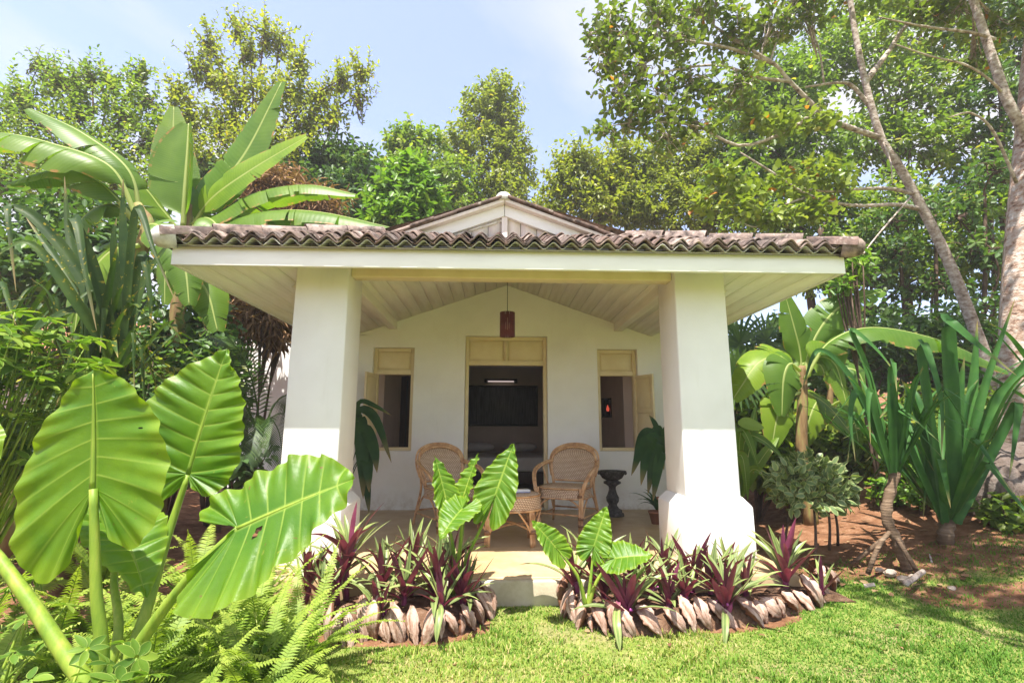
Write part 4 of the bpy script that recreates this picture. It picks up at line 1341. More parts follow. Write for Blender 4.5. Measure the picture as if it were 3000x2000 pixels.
oysters([
    ((0.567, 3.72, 0.21), 12, 1.0, False, 'dark oyster plant at the step end, behind the elephant-ear stalks,'),
    ((0.717, 3.82, 0.269), 12, 1.1, False, 'tall oyster plant behind the elephant-ear leaves'),
    ((0.745, 3.6, 0.153), 13, 0.95, False, 'oyster plant right beside the elephant-ear base'),
    ((0.845, 3.36, 0.141), 17, 1.08, True, 'big purple front oyster plant hanging over the husks'),
    ((1.001, 3.8, 0.22), 13, 1.05, True, 'oyster plant behind the low round elephant-ear leaf'),
    ((1.083, 3.66, 0.18), 14, 1.0, True, 'oyster plant with pale pink bracts'),
    ((1.149, 3.48, 0.144), 13, 0.92, False, 'low oyster plant midway along the front'),
    ((1.256, 3.84, 0.231), 14, 1.1, False, 'tall oyster plant at the left corner of the plinth'),
    ((1.283, 3.55, 0.156), 14, 0.95, True, 'oyster plant with a small pink flower below the plinth'),
    ((1.439, 3.8, 0.217), 14, 1.05, False, 'oyster plant against the plinth middle'),
    ((1.527, 3.7, 0.18), 14, 1.0, False, 'reddish oyster plant below the plinth right corner'),
    ((1.525, 3.46, 0.147), 18, 1.08, True, 'front oyster plant with one long leaf hanging to the lawn'),
    ((1.728, 3.82, 0.197), 14, 1.0, False, 'oyster plant at the right corner of the plinth'),
    ((1.753, 3.64, 0.161), 12, 0.9, False, 'small dark oyster plant behind the overlapping husks'),
    ((2.153, 3.86, 0.214), 17, 1.15, True, 'tall oyster plant with bronze leaves right of the column'),
    ((2.386, 3.8, 0.121), 8, 0.85, False, 'small oyster plant at the far right end'),
], 'right')
for bx_, pts, lab in ((0, [(-0.349, 3.36, 0.159), (-0.311, 3.2, 0.191), (-0.314, 3.12, 0.125), (-0.316, 3.1, 0.046)], 'l'), (1, [(1.492, 3.42, 0.102), (1.431, 3.28, 0.112), (1.39, 3.2, 0.055), (1.37, 3.17, -0.028)], 'r'), (2, [(0.786, 3.34, 0.186), (0.728, 3.16, 0.148), (0.723, 3.1, 0.076), (0.726, 3.08, 0.001)], 'm')):
    par = [o for o in bpy.data.objects if o.name.startswith('oyster_plant') and o.get('label', '').startswith(('oyster plant with leaves hanging', 'front oyster plant with one long', 'big purple front')[bx_])][0]
    mb = MB()
    strap(mb, spline(pts, 12), lance(12, .6, .4) * 0.024, (0, -0.9, 0.4), 0.3)
    o = mb.build('hanging_leaf', 'oyster_leaf', par, True)
    o.matrix_parent_inverse = (Matrix.Translation(par.location) @ Matrix.Rotation(par.rotation_euler.z, 4, 'Z')).inverted()

# ------------------------------------------------------------------ elephant ears
big = thing('elephant_ear_plant', 'giant elephant-ear plant with huge glossy leaves in the left foreground', 'plant', (-1.52, 1.98, 0))
B0 = (-1.52, 1.98, 0)
L1R = [(0, 1), (0.09, 0.965), (0.20, 0.905), (0.35, 0.79), (0.48, 0.59), (0.57, 0.40), (0.615, 0.15), (0.58, -0.12), (0.51, -0.32), (0.42, -0.45), (0.31, -0.51), (0.20, -0.46), (0.10, -0.30), (0.03, -0.10), (0, -0.005)]
L1L = [(0, 1), (0.08, 0.955), (0.19, 0.885), (0.32, 0.77), (0.45, 0.62), (0.58, 0.43), (0.69, 0.18), (0.75, -0.15), (0.745, -0.38), (0.68, -0.55), (0.57, -0.67), (0.43, -0.72), (0.29, -0.65), (0.16, -0.44), (0.05, -0.15), (0, -0.005)]
L2L = [(0, 1), (0.155, 0.89), (0.285, 0.78), (0.40, 0.645), (0.49, 0.46), (0.45, 0.34), (0.38, 0.18), (0.33, 0.04), (0.26, -0.14), (0.16, -0.26), (0.06, -0.15), (0, -0.005)]
L2R = [(0, 1), (0.06, 0.93), (0.12, 0.86), (0.21, 0.76), (0.30, 0.60), (0.35, 0.44), (0.39, 0.20), (0.34, 0.0), (0.20, -0.13), (0.07, -0.08), (0, -0.005)]
L3U = [(0, 1), (0.14, 0.92), (0.33, 0.74), (0.43, 0.50), (0.42, 0.22), (0.39, 0.0), (0.39, -0.20), (0.34, -0.36), (0.20, -0.34), (0.09, -0.12), (0, -0.005)]
L3D = [(0, 1), (0.14, 0.92), (0.35, 0.64), (0.51, 0.34), (0.60, 0.04), (0.60, -0.18), (0.53, -0.36), (0.41, -0.46), (0.28, -0.42), (0.14, -0.24), (0.04, -0.07), (0, -0.005)]
ear_leaf(big, (-1.441, 1.92, 1.029), (-1.484, 1.92, 1.464), (0.10, 0.95, 0.10), 1, 1, 0.05, 0.06, 0.022, 0.006, 11, 0.011, B0, outl=(L1R, L1L), hole=((0.38, 0.45, 0.010), (-0.45, -0.2, 0.012)))
ear_leaf(big, (-1.332, 2.3, 1.048), (-1.217, 2.26, 1.597), (-0.05, -0.95, 0.25), 1, 1, 0.05, 0.06, 0.02, 0.016, 13, 0.010, B0, outl=(L2L, L2R))
ear_leaf(big, (-0.917, 1.92, 0.892), (-0.504, 1.86, 1.082), (-0.05, -0.80, 0.58), 1, 1, 0.06, 0.02, 0.036, 0.010, 11, 0.009, B0, outl=(L3U, L3D), hole=((-0.11, 0.20, 0.022), (-0.145, 0.17, 0.016), (0.25, 0.55, 0.008)))
ear_leaf(big, (-1.534, 2.2, 0.855), (-1.278, 2.06, 0.676), (0.45, -0.35, 0.75), 1.0, 0.9, 0.25, 0.2, 0.03, 0.03, 11, 0.011, B0)
ear_leaf(big, (-2.378, 2.1, 1.112), (-2.932, 2.1, 1.382), (0.2, -0.6, 0.7), 1.2, 1.2, 0.1, 0.1, 0.03, 0.02, 11, 0.012, B0)
stalk(big, [(-1.52, 1.98, 0.02), (-1.34, 1.93, 0.389), (-1.377, 1.91, 0.697), (-1.432, 1.908, 1.03)], 0.034, 0.015)
stalk(big, [(-1.50, 2.0, 0.02), (-1.368, 2.12, 0.405), (-1.377, 2.28, 0.796), (-1.332, 2.3, 1.044)], 0.034, 0.013)
stalk(big, [(-1.48, 1.97, 0.02), (-1.276, 1.98, 0.446), (-1.086, 1.94, 0.715), (-0.919, 1.925, 0.891)], 0.034, 0.013)
stalk(big, [(-1.53, 2.0, 0.02), (-1.415, 2.1, 0.413), (-1.52, 2.2, 0.646), (-1.538, 2.205, 0.854)], 0.026, 0.010)
stalk(big, [(-1.53, 1.97, 0.02), (-1.34, 1.9, 0.334), (-1.473, 1.92, 0.5), (-1.687, 1.96, 0.699), (-1.906, 2, 0.869), (-2.378, 2.1, 1.112)], 0.040, 0.016)

e1 = thing('elephant_ear_plant', 'young elephant-ear with tall upright leaves in the left bed beside the step', 'plant', (-0.266, 3.6, 0.162))
b1 = tuple(e1.location)
ear_leaf(e1, (0.008, 3.55, 0.784), (0.134, 3.6, 1.147), (-0.25, -0.85, 0.4), 0.86, 1.35, 0.05, 0.10, 0.035, 0.016, 12, 0.010, b1)
ear_leaf(e1, (-0.325, 3.6, 0.758), (-0.407, 3.62, 1.059), (0.55, -0.75, 0.3), 0.72, 1.5, 0.05, 0.22, 0.035, 0.016, 11, 0.010, b1)
ear_leaf(e1, (-0.213, 3.68, 0.768), (-0.121, 3.72, 1.079), (-0.6, -0.6, 0.4), 0.62, 0.9, 0.05, 0.30, 0.035, 0.016, 11, 0.010, b1)
ear_leaf(e1, (-0.207, 3.5, 0.718), (-0.332, 3.28, 0.622), (0.1, -0.30, 0.95), 1.05, 1.1, 0.25, 0.18, 0.035, 0.016, 11, 0.010, b1)
for pts in ([(-0.266, 3.6, 0.162), (-0.168, 3.58, 0.405), (-0.067, 3.56, 0.618), (0.008, 3.555, 0.784)], [(-0.266, 3.6, 0.162), (-0.266, 3.6, 0.415), (-0.306, 3.6, 0.612), (-0.325, 3.605, 0.758)],
            [(-0.261, 3.61, 0.159), (-0.229, 3.66, 0.401), (-0.21, 3.68, 0.598), (-0.213, 3.685, 0.767)], [(-0.263, 3.6, 0.162), (-0.223, 3.56, 0.452), (-0.212, 3.53, 0.596), (-0.207, 3.505, 0.718)]):
    stalk(e1, pts, 0.019, 0.007)
e2 = thing('elephant_ear_plant', 'small elephant-ear with three spread leaves in the right bed beside the step', 'plant', (0.605, 3.42, 0.131))
b2 = tuple(e2.location)
ear_leaf(e2, (0.412, 3.4, 0.481), (0.26, 3.36, 0.671), (0.25, -0.8, 0.5), 0.86, 1.15, 0.10, 0.12, 0.03, 0.016, 11, 0.010, b2)
ear_leaf(e2, (0.665, 3.48, 0.47), (0.769, 3.52, 0.733), (-0.2, -0.8, 0.5), 0.86, 0.9, 0.05, 0.18, 0.04, 0.016, 12, 0.010, b2)
ear_leaf(e2, (0.782, 3.38, 0.428), (1.002, 3.3, 0.488), (0.0, -0.6, 0.8), 1.15, 1.0, 0.18, 0.10, 0.03, 0.016, 10, 0.010, b2)
for pts in ([(0.594, 3.42, 0.131), (0.552, 3.4, 0.299), (0.47, 3.4, 0.417), (0.412, 3.405, 0.48)], [(0.608, 3.42, 0.131), (0.64, 3.45, 0.311), (0.666, 3.485, 0.469)], [(0.613, 3.42, 0.131), (0.658, 3.4, 0.272), (0.735, 3.39, 0.379), (0.783, 3.385, 0.427)]):
    stalk(e2, pts, 0.018, 0.006)

# ------------------------------------------------------------------ ferns
def frond_mesh(k):
    r = np.random.default_rng(200 + k)
    m = 44
    L = r.uniform(0.52, 0.72)
    ang = np.linspace(math.radians(r.uniform(62, 80)), math.radians(r.uniform(-45, 15)), m) if k % 3 else np.linspace(math.radians(80), math.radians(35), m)
    ds = L / m
    y = np.cumsum(np.cos(ang) * ds); z = np.cumsum(np.sin(ang) * ds)
    x = r.uniform(-.10, .10) * np.linspace(0, 1, m) ** 2
    sp = np.stack([x, y, z], -1)
    t, side, nn = frames(sp, (0, -0.6, 0.8))
    mb = MB()
    mb.tube(sp[::3], np.linspace(0.0028, 0.0008, len(sp[::3])), 5, tint=0.3)
    u = np.linspace(0, 1, m)
    ln = 0.078 * np.clip(np.sin(np.clip(u * 1.02 + 0.06, 0, 1) * math.pi) ** 0.55, 0.08, 1) * (1 - 0.55 * u)
    w = L / m * 0.46
    for i in range(2, m - 1):
        for sg in (-1, 1):
            d = unit(side[i] * sg + t[i] * 0.28)
            l_ = ln[i] * r.uniform(.92, 1.06)
            up = nn[i] * r.uniform(-0.002, 0.010)
            p0 = sp[i]
            a = t[i] * w
            v = [p0 - a, p0 + d * l_ * 0.45 - a * 0.9 + up, p0 + d * l_ - a * 0.15 - nn[i] * 0.006, p0 + d * l_ * 0.45 + a + up * 0.6, p0 + a * 0.9]
            mb.add(v, faces=[(0, 1, 2, 3, 4)] if sg > 0 else [(4, 3, 2, 1, 0)], tint=0.25 + 0.75 * u[i] * r.uniform(.7, 1.1))
    return mb.mesh('frond')
FROND = [frond_mesh(k) for k in range(9)]
def fern(loc, n, scale, label, az=None, lift=0.0):
    t = thing('fern', label, 'fern', loc, 0, 'ferns in the left foreground')
    for i in range(n):
        o = link('frond', FROND[random.randrange(9)], 'fern_green', t, (random.uniform(-.05, .05), random.uniform(-.05, .05), 0))
        a = random.uniform(0, 6.28) if az is None else random.uniform(*az)
        o.rotation_euler = (Matrix.Rotation(a, 3, 'Z') @ Matrix.Rotation(random.uniform(-.55, .2) + lift, 3, 'X') @ Matrix.Rotation(random.uniform(-.2, .2), 3, 'Y')).to_euler()
        s_ = scale * random.uniform(.75, 1.15)
        o.scale = (s_, s_, s_)
    return t
fern((-1.12, 2.62, 0), 16, 0.95, 'bright fern arching over the lawn edge at bottom centre-left')
fern((-1.02, 2.95, 0), 15, 0.95, 'fern with long fronds reaching over the left bed husks')
fern((-1.42, 2.85, 0), 16, 1.0, 'fern growing under the wide tilted elephant-ear leaf')
fern((-1.75, 2.9, 0), 15, 1.05, 'fern standing upright behind the thick elephant-ear stalks')
fern((-2.1, 2.7, 0), 14, 1.0, 'dark fern at the left edge below the largest leaf')
fern((-1.30, 2.30, 0), 14, 0.85, 'fern at the very bottom beside the slanting elephant-ear stalk')
fern((-1.72, 2.42, 0), 14, 0.9, 'fern between the two thickest elephant-ear stalks')
fern((-2.3, 3.2, 0), 14, 1.1, 'shaded fern far left behind the largest leaf')
fern((-1.45, 3.3, 0.05), 14, 1.0, 'fern in front of the left column base')
fern((-1.95, 3.6, 0.05), 14, 1.2, 'tall fern left of the left column under the eave')
fern((-2.05, 2.25, 0), 14, 1.0, 'fern at the left edge beside the lowest umbrella plant')
fern((-2.5, 2.75, 0), 14, 1.1, 'dim fern deep behind the largest leaf')
fern((-1.62, 2.62, 0), 16, 1.05, 'full fern directly behind the central thick stalk')
fern((-2.65, 3.7, 0.1), 14, 1.3, 'tall dim fern under the spotted strap plant')
fern((-1.28, 2.98, 0), 14, 1.0, 'fern left of the left bed soil')
fern((-0.98, 2.30, 0), 12, 0.8, 'yellow-green fern lowest at the bottom edge of the lawn')

# ------------------------------------------------------------------ umbrella plants
def oval_leaf(mb, p, d, n, L, W, tint, nseg=7):
    d = unit(d); side = unit(np.cross(n, d)); nn = np.cross(d, side)
    u = np.linspace(0, 1, nseg)
    w = W * np.sin(np.clip(u, 0.02, 0.985) ** 0.8 * math.pi) ** 0.7
    c = np.array([-1, -0.5, 0, 0.5, 1])
    v = p + d * (u * L)[:, None, None] + side * (w[:, None] * c[None, :])[:, :, None] + nn * (0.22 * abs(c)[None, :] * w[:, None] - 0.12 * L * (u ** 2)[:, None])[:, :, None]
    mb.grid(v, u=np.repeat(u, 5), s=np.tile(abs(c), nseg), tint=tint)
def whorl_mesh(k):
    r = np.random.default_rng(300 + k)
    mb = MB()
    n = r.integers(6, 9)
    for i in range(n):
        a = i * 2 * math.pi / n + r.uniform(-.15, .15)
        dz = r.uniform(-0.35, 0.25)
        d = np.array([math.cos(a), math.sin(a), dz])
        p = np.array([math.cos(a), math.sin(a), 0.1]) * 0.010
        oval_leaf(mb, p, d, np.array([0, 0, 1.0]), r.uniform(.055, .085), r.uniform(.014, .019), r.uniform(0, 1))
    mb.tube([(0, 0, 0), (0, 0, -0.07)], 0.0022, 5, tint=0.5)
    return mb.mesh('leaf_whorl', True)
WHORL = [whorl_mesh(k) for k in range(5)]
def umbrella(loc, spots, scale, label):
    t = thing('umbrella_plant', label, 'shrub', loc, 0, 'umbrella plants')
    b = np.array(loc)
    mb = MB()
    for q in spots:
        q = np.array(q) - b
        mb.tube(spline([(0, 0, 0), q * 0.5 + np.array([random.uniform(-.05, .05), random.uniform(-.05, .05), 0.03]), q], 7), np.linspace(0.008, 0.003, 7), 5)
        o = link('leaf_whorl', WHORL[random.randrange(5)], 'umbrella_leaf', t, q)
        o.rotation_euler = (random.uniform(-.2, .75), random.uniform(-.4, .4), random.uniform(0, 6.28))
        s_ = scale * random.uniform(.8, 1.2); o.scale = (s_, s_, s_)
    mb.build('stems', 'petiole', t, True, None, 'stuff')
    return t
umbrella((-1.12, 1.50, 0.1), [(-1.169, 1.62, 0.616), (-1.055, 1.55, 0.604), (-1.013, 1.6, 0.599), (-1.107, 1.68, 0.609), (-1.057, 1.5, 0.598), (-0.964, 1.58, 0.562), (-0.993, 1.5, 0.582), (-1.299, 1.6, 0.546), (-1.202, 1.6, 0.534)], 0.78, 'small umbrella plant at the bottom in front of the elephant-ear stalks')
_sp = []
for i in range(95):
    c, r_ = ((-2.671, 2.9, 1.489), (0.366, 0.456, 0.463))
    q = np.array(c) + np.array(r_) * unit(rng.standard_normal(3)) * rng.uniform(0.3, 1.0)
    _sp.append(tuple(q))
umbrella((-2.95, 3.0, 0.1), _sp, 1.25, 'bushy umbrella plant with glossy whorled leaves at the left edge')
umbrella((-1.0, 2.75, 0.0), [(-1.125, 2.75, 0.191), (-1.038, 2.7, 0.166), (-1.149, 2.72, 0.14), (-1.037, 2.8, 0.176), (-1.034, 2.65, 0.12)], 0.95, 'small dark umbrella plant at the lawn corner beside the ferns')
umbrella((-2.0, 2.2, 0.0), [(-2.011, 2.3, 0.588), (-1.978, 2.4, 0.603), (-1.782, 2.1, 0.417), (-1.742, 2.2, 0.424), (-1.838, 2.2, 0.504), (-1.772, 2.3, 0.519)], 1.0, 'umbrella plant low at the left edge under the largest leaf')

# ------------------------------------------------------------------ banana plants
UPC = (0, -0.75, 0.6)
ban = thing('banana_plant', 'tall banana plant rising behind the left end of the tiled eave', 'banana plant', (-4.0, 6.3, 0.15))
stalk(ban, [(-4.0, 6.3, 0.1), (-3.98, 6.3, 1.6), (-4.015, 6.3, 3.587), (-4.031, 6.3, 4.126)], 0.13, 0.05, 14, 'stem', 'banana_stem')
banana_leaf(ban, [(-4.009, 6.25, 3.804), (-4.027, 6.22, 4.269), (-4.081, 6.25, 4.839), (-4.148, 6.3, 5.282)], 0.33, (0.25, 0.9, 0.1), start=0.12, droop=0.4, fold=-0.1, tears=1)
banana_leaf(ban, [(-3.953, 6.3, 3.826), (-3.794, 6.3, 4.161), (-3.383, 6.35, 4.927), (-3.022, 6.4, 6.013)], 0.30, (-0.15, -0.97, 0.2), start=0.12, droop=0.02, fold=0.12, tears=3)
banana_leaf(ban, [(-3.893, 6.2, 3.814), (-3.6, 6.1, 4.147), (-3.093, 6, 4.486), (-2.409, 5.9, 4.888)], 0.24, (-0.1, -0.92, 0.35), start=0.15, droop=0.1, fold=0.12, tears=4)
banana_leaf(ban, [(-4.1, 6.4, 3.865), (-4.285, 6.45, 4.379), (-4.45, 6.5, 5.043), (-4.551, 6.55, 5.699)], 0.24, (0.3, -0.9, 0.2), start=0.15, droop=0.1, fold=0.1, tears=4)
banana_leaf(ban, [(-3.884, 6.2, 3.726), (-3.52, 6.1, 3.895), (-3.061, 6.05, 4.174), (-2.397, 6, 4.281), (-1.758, 5.95, 4.145)], 0.26, (0.0, -0.25, 0.97), start=0.12, droop=0.55, fold=0.05, tears=9)
banana_leaf(ban, [(-3.791, 6.1, 3.658), (-3.348, 6, 3.767), (-2.781, 5.9, 3.876), (-2.109, 5.8, 3.827), (-1.213, 5.7, 3.599)], 0.26, (0.0, -0.3, 0.95), start=0.12, droop=0.55, fold=0.05, tears=9)
banana_leaf(ban, [(-4.02, 6.2, 3.724), (-4.219, 6.1, 3.97), (-4.438, 6, 4.239), (-4.783, 5.9, 4.394)], 0.26, (0.3, -0.3, 0.9), start=0.15, droop=0.45, fold=0.05, tears=4)
banana_leaf(ban, [(-4.136, 6.5, 3.907), (-3.903, 6.6, 4.462), (-3.762, 6.7, 4.911), (-3.498, 6.8, 5.523)], 0.26, (-0.3, -0.9, 0.2), start=0.15, droop=0.05, fold=0.1, tears=4)
banana_leaf(ban, [(-3.875, 6.1, 3.685), (-3.588, 5.95, 3.799), (-3.362, 5.85, 3.647), (-3.204, 5.8, 3.354)], 0.20, (0.4, -0.5, 0.7), start=0.15, droop=0.4, tears=5)
banana_leaf(ban, [(-3.948, 6.1, 3.626), (-3.909, 5.9, 3.436), (-3.88, 5.8, 3.075), (-3.807, 5.75, 2.642)], 0.16, (-0.1, -0.95, 0.2), start=0.15, droop=0.4, tears=6, name='leaf')
ban2 = thing('banana_plant', 'banana plant with long leaves arching out at the left edge', 'banana plant', (-4.35, 4.9, 0.2))
stalk(ban2, [(-4.35, 4.9, 0.1), (-4.2, 4.9, 1.6), (-3.523, 4.9, 3.06), (-3.64, 4.9, 3.476)], 0.12, 0.045, 14, 'stem', 'banana_stem')
banana_leaf(ban2, [(-3.579, 4.9, 3.337), (-3.737, 4.85, 3.828), (-4.203, 4.8, 4.192), (-4.701, 4.75, 4.417)], 0.22, (0.3, -0.45, 0.85), start=0.18, droop=0.5, tears=5)
banana_leaf(ban2, [(-3.462, 4.7, 3.251), (-3.711, 4.6, 3.719), (-4.204, 4.5, 3.893), (-4.634, 4.4, 3.931), (-5.007, 4.3, 3.794)], 0.24, (0.15, -0.35, 0.9), start=0.15, droop=0.6, tears=6)
banana_leaf(ban2, [(-3.53, 4.8, 3.248), (-3.873, 4.7, 3.605), (-4.174, 4.6, 3.681), (-4.534, 4.5, 3.487)], 0.22, (0.1, -0.3, 0.95), start=0.15, droop=0.5, tears=6)
banana_leaf(ban2, [(-3.589, 4.9, 3.243), (-3.797, 4.8, 3.426), (-3.986, 4.7, 3.241), (-4.039, 4.65, 2.784)], 0.20, (-0.3, -0.6, 0.7), start=0.15, droop=0.4, tears=6)
banana_leaf(ban2, [(-3.546, 4.9, 3.244), (-3.327, 4.8, 3.206), (-3.024, 4.75, 2.834), (-2.883, 4.7, 2.389)], 0.18, (0.3, -0.8, 0.5), start=0.15, droop=0.3, tears=7)
banana_leaf(ban2, [(-3.493, 4.8, 3.022), (-3.692, 4.7, 2.893), (-3.843, 4.65, 2.533), (-3.813, 4.6, 2.07)], 0.22, (-0.2, -0.85, 0.4), start=0.12, droop=0.3, tears=7)
banana_leaf(ban2, [(-3.572, 5, 2.912), (-3.269, 5, 2.916), (-2.907, 4.95, 2.631), (-2.706, 4.9, 2.179)], 0.20, (0.3, -0.8, 0.4), start=0.15, droop=0.3, tears=7)
rb = thing('banana_plant', 'banana plant with broad sunlit leaves right of the right column', 'banana plant', (3.78, 6.1, 0.1))
stalk(rb, [(3.78, 6.1, 0.05), (3.743, 6.1, 0.966), (3.828, 6.1, 1.705), (3.849, 6.1, 2.032)], 0.085, 0.04, 14, 'stem', 'banana_stem')
banana_leaf(rb, [(3.833, 6.1, 1.868), (3.843, 6.1, 2.197), (3.769, 6.05, 2.494), (3.657, 6, 2.926)], 0.22, (0.2, -0.9, 0.3), start=0.2, droop=0.1, tears=4)
banana_leaf(rb, [(3.858, 6.1, 1.895), (4.074, 6.1, 2.422), (4.422, 6.05, 2.811), (4.935, 6, 2.987)], 0.20, (0.1, -0.75, 0.6), start=0.2, droop=0.25, tears=9)
banana_leaf(rb, [(3.792, 6, 1.858), (4.095, 5.9, 2.304), (4.586, 5.8, 2.468), (5.315, 5.7, 2.296), (5.955, 5.6, 1.933)], 0.22, (0.0, -0.25, 0.95), start=0.15, droop=0.6, tears=9)
banana_leaf(rb, [(3.751, 6, 1.884), (3.562, 5.95, 2.108), (3.205, 5.9, 2.045), (2.822, 5.85, 1.605)], 0.24, (-0.1, -0.75, 0.6), start=0.2, droop=0.3, tears=9)
banana_leaf(rb, [(3.707, 5.9, 1.953), (3.519, 5.8, 2.018), (3.394, 5.75, 1.831), (3.333, 5.75, 1.401)], 0.20, (0, -0.95, 0.3), start=0.25, droop=0.2, tears=6)
banana_leaf(rb, [(3.732, 6, 1.698), (3.429, 5.85, 1.582), (3.31, 5.8, 1.402), (3.205, 5.8, 1.028)], 0.18, (0, -0.95, 0.3), start=0.25, droop=0.2, tears=6)
banana_leaf(rb, [(3.871, 6.1, 1.923), (4.006, 6, 2.129), (4.179, 5.95, 2.016), (4.225, 5.9, 1.537)], 0.2, (0.2, -0.9, 0.3), start=0.2, droop=0.3, tears=6)
banana_leaf(rb, [(3.924, 6.2, 1.713), (4.255, 6.3, 1.555), (4.552, 6.3, 1.173)], 0.22, (0.2, -0.7, 0.6), start=0.2, droop=0.3, tears=6)
rb3 = thing('banana_plant', 'young banana plant in the shade behind the right-hand banana', 'banana plant', (4.75, 7.2, 0.4))
stalk(rb3, [(4.75, 7.2, 0.3), (4.875, 7.2, 1.411), (4.95, 7.2, 1.919)], 0.07, 0.035, 10, 'stem', 'banana_stem')
banana_leaf(rb3, [(4.929, 7.2, 1.791), (4.759, 7.1, 2.163), (4.474, 7, 2.212), (4.129, 6.9, 1.887)], 0.2, (-0.2, -0.8, 0.5), start=0.2, droop=0.3, tears=4)
banana_leaf(rb3, [(4.936, 7.2, 1.791), (5.078, 7.1, 2.101), (5.256, 7, 2.028), (5.271, 6.9, 1.466)], 0.2, (0.2, -0.8, 0.5), start=0.2, droop=0.3, tears=5)
banana_leaf(rb3, [(4.936, 7.2, 1.791), (4.949, 7.1, 2.293), (5.064, 7, 2.6)], 0.18, (0, -0.95, 0.3), start=0.2, droop=0.1, tears=3)
banana_leaf(rb3, [(4.834, 7.1, 1.657), (4.542, 6.9, 1.645), (4.329, 6.8, 1.401), (4.233, 6.8, 1.05)], 0.2, (0, -0.9, 0.4), start=0.2, droop=0.2, tears=3)
banana_leaf(rb3, [(4.86, 7.1, 1.595), (4.917, 6.9, 1.647), (4.941, 6.8, 1.403), (4.984, 6.8, 0.993)], 0.2, (0.1, -0.9, 0.4), start=0.2, droop=0.2, tears=3)
rb2 = thing('ginger_plant', 'ginger-like plant with long drooping leaves hugging the right column', 'plant', (2.85, 5.6, 0.05))
for pts, w in (([(2.655, 5.5, 0.58), (2.73, 5.45, 1.134), (2.887, 5.4, 1.135), (3.105, 5.35, 0.919)], 0.06), ([(2.645, 5.5, 0.58), (2.652, 5.4, 1.181), (2.698, 5.35, 1.181), (2.783, 5.3, 0.824)], 0.055),
               ([(2.626, 5.5, 0.58), (2.615, 5.4, 0.952), (2.644, 5.35, 0.909), (2.634, 5.3, 0.517)], 0.06), ([(2.699, 5.6, 0.522), (2.693, 5.6, 1.083), (2.665, 5.6, 1.37)], 0.06),
               ([(2.68, 5.5, 0.535), (2.792, 5.5, 0.808), (2.879, 5.4, 0.771), (2.977, 5.35, 0.598)], 0.05), ([(2.699, 5.6, 0.522), (2.884, 5.7, 0.984), (3.057, 5.8, 1.527)], 0.07), ([(2.714, 5.6, 0.522), (3.002, 5.7, 0.888), (3.311, 5.8, 1.177)], 0.06)):
    mb = MB()
    p = spline(np.array(pts) - np.array((2.85, 5.6, 0.05)), 18)
    strap(mb, p, lance(18, 0.25, 0.55) * w, (0, -0.8, 0.6), 0.18)
    mb.build('leaf', 'banana_leaf', rb2, True)
o = MB(); oval_leaf(o, np.array((0, 0, 0.0)), (0.95, -0.2, -0.1), np.array((0, -0.75, 0.6)), 0.27, 0.09, 0.9, 9)
o = o.build('yellow_leaf', 'leaf_bright', rb2, True, tuple(np.array((2.638, 5.4, 1.31)) - np.array((2.85, 5.6, 0.05))))
o['label'] = 'yellowing leaf'

# ------------------------------------------------------------------ strap-leaved plants
def strap_leaf(plant, pts, w, hint, mat, fold=0.35, n=26, base=0.8, name='leaf'):
    p = spline(np.asarray(pts, float) - np.array(plant.location), n)
    mb = MB()
    u = np.linspace(0, 1, n)
    ww = 0.82 * w * np.clip(np.minimum(base + u * 2, np.clip((1 - u) / 0.55, 0, 1) ** 0.8), 0.015, 1)
    strap(mb, p, ww, hint, fold, 5)
    return mb.build(name, mat, plant, True)
def kink_rosette(plant, crown, n, L, w, mat, seed, el=(50, 86), kink=0.6, az=(0, 6.28)):
    """screw-pine crown: stiff channelled leaves, many snapped over near the middle"""
    r = np.random.default_rng(seed)
    crown = np.array(crown)
    for i in range(n):
        a = r.uniform(*az); e = math.radians(r.uniform(*el))
        l_ = L * r.uniform(.75, 1.15)
        out = np.array([math.cos(a), math.sin(a), 0])
        d = out * math.cos(e) + np.array([0, 0, math.sin(e)])
        p0 = crown + out * 0.03
        if r.random() < kink:
            k = r.uniform(.5, .72)
            p1 = p0 + d * l_ * k
            e2 = math.radians(r.uniform(-75, -20))
            p2 = p1 + (out * math.cos(e2) + np.array([0, 0, math.sin(e2)])) * l_ * (1 - k)
            pts = [p0, p0 + d * l_ * k * 0.5, p0 + d * l_ * k * 0.93, p1 + (p2 - p1) * 0.07, p1 + (p2 - p1) * 0.5, p2]
        else:
            pts = [p0, p0 + d * l_ * 0.5, p0 + d * l_ * 0.8 + np.array([0, 0, -0.02 * l_]), p0 + d * l_ + out * 0.05 + np.array([0, 0, -0.10 * l_])]
        N = -out * math.sin(e) + np.array([0, 0, math.cos(e)])
        strap_leaf(plant, pts, w * r.uniform(.55, .85), N, mat, 0.4)
s1 = thing('screw_pine', 'screw pine on a ringed prop-rooted trunk, left of the two on the bank', 'screw pine', (3.556, 4.446, 0.05))
SPB = (3.556, 4.446, 0.05)
p = spline(np.array([SPB, (3.48, 4.42, 0.293), (3.433, 4.45, 0.522), (3.598, 4.5, 0.868)]) - np.array(SPB), 22)
MB().tube(p, 0.043 + 0.006 * np.sin(np.arange(22) * 2.2), 10).build('trunk', 'ring_bark', s1, True)
for q in ([(3.455, 4.43, 0.398), (3.286, 4.38, 0.285), (3.153, 4.378, 0.05)], [(3.492, 4.48, 0.371), (3.367, 4.6, 0.2), (3.226, 4.678, 0.05)], [(3.462, 4.42, 0.364), (3.467, 4.35, 0.256), (3.554, 4.33, 0.06)]):
    MB().tube(spline(np.array(q) - np.array(SPB), 6), 0.019, 7).build('prop_root', 'ring_bark', s1, True)
kink_rosette(s1, (3.598, 4.5, 0.868), 30, 1.05, 0.040, 'screw_pine_leaf', 5, (48, 86), 0.62)
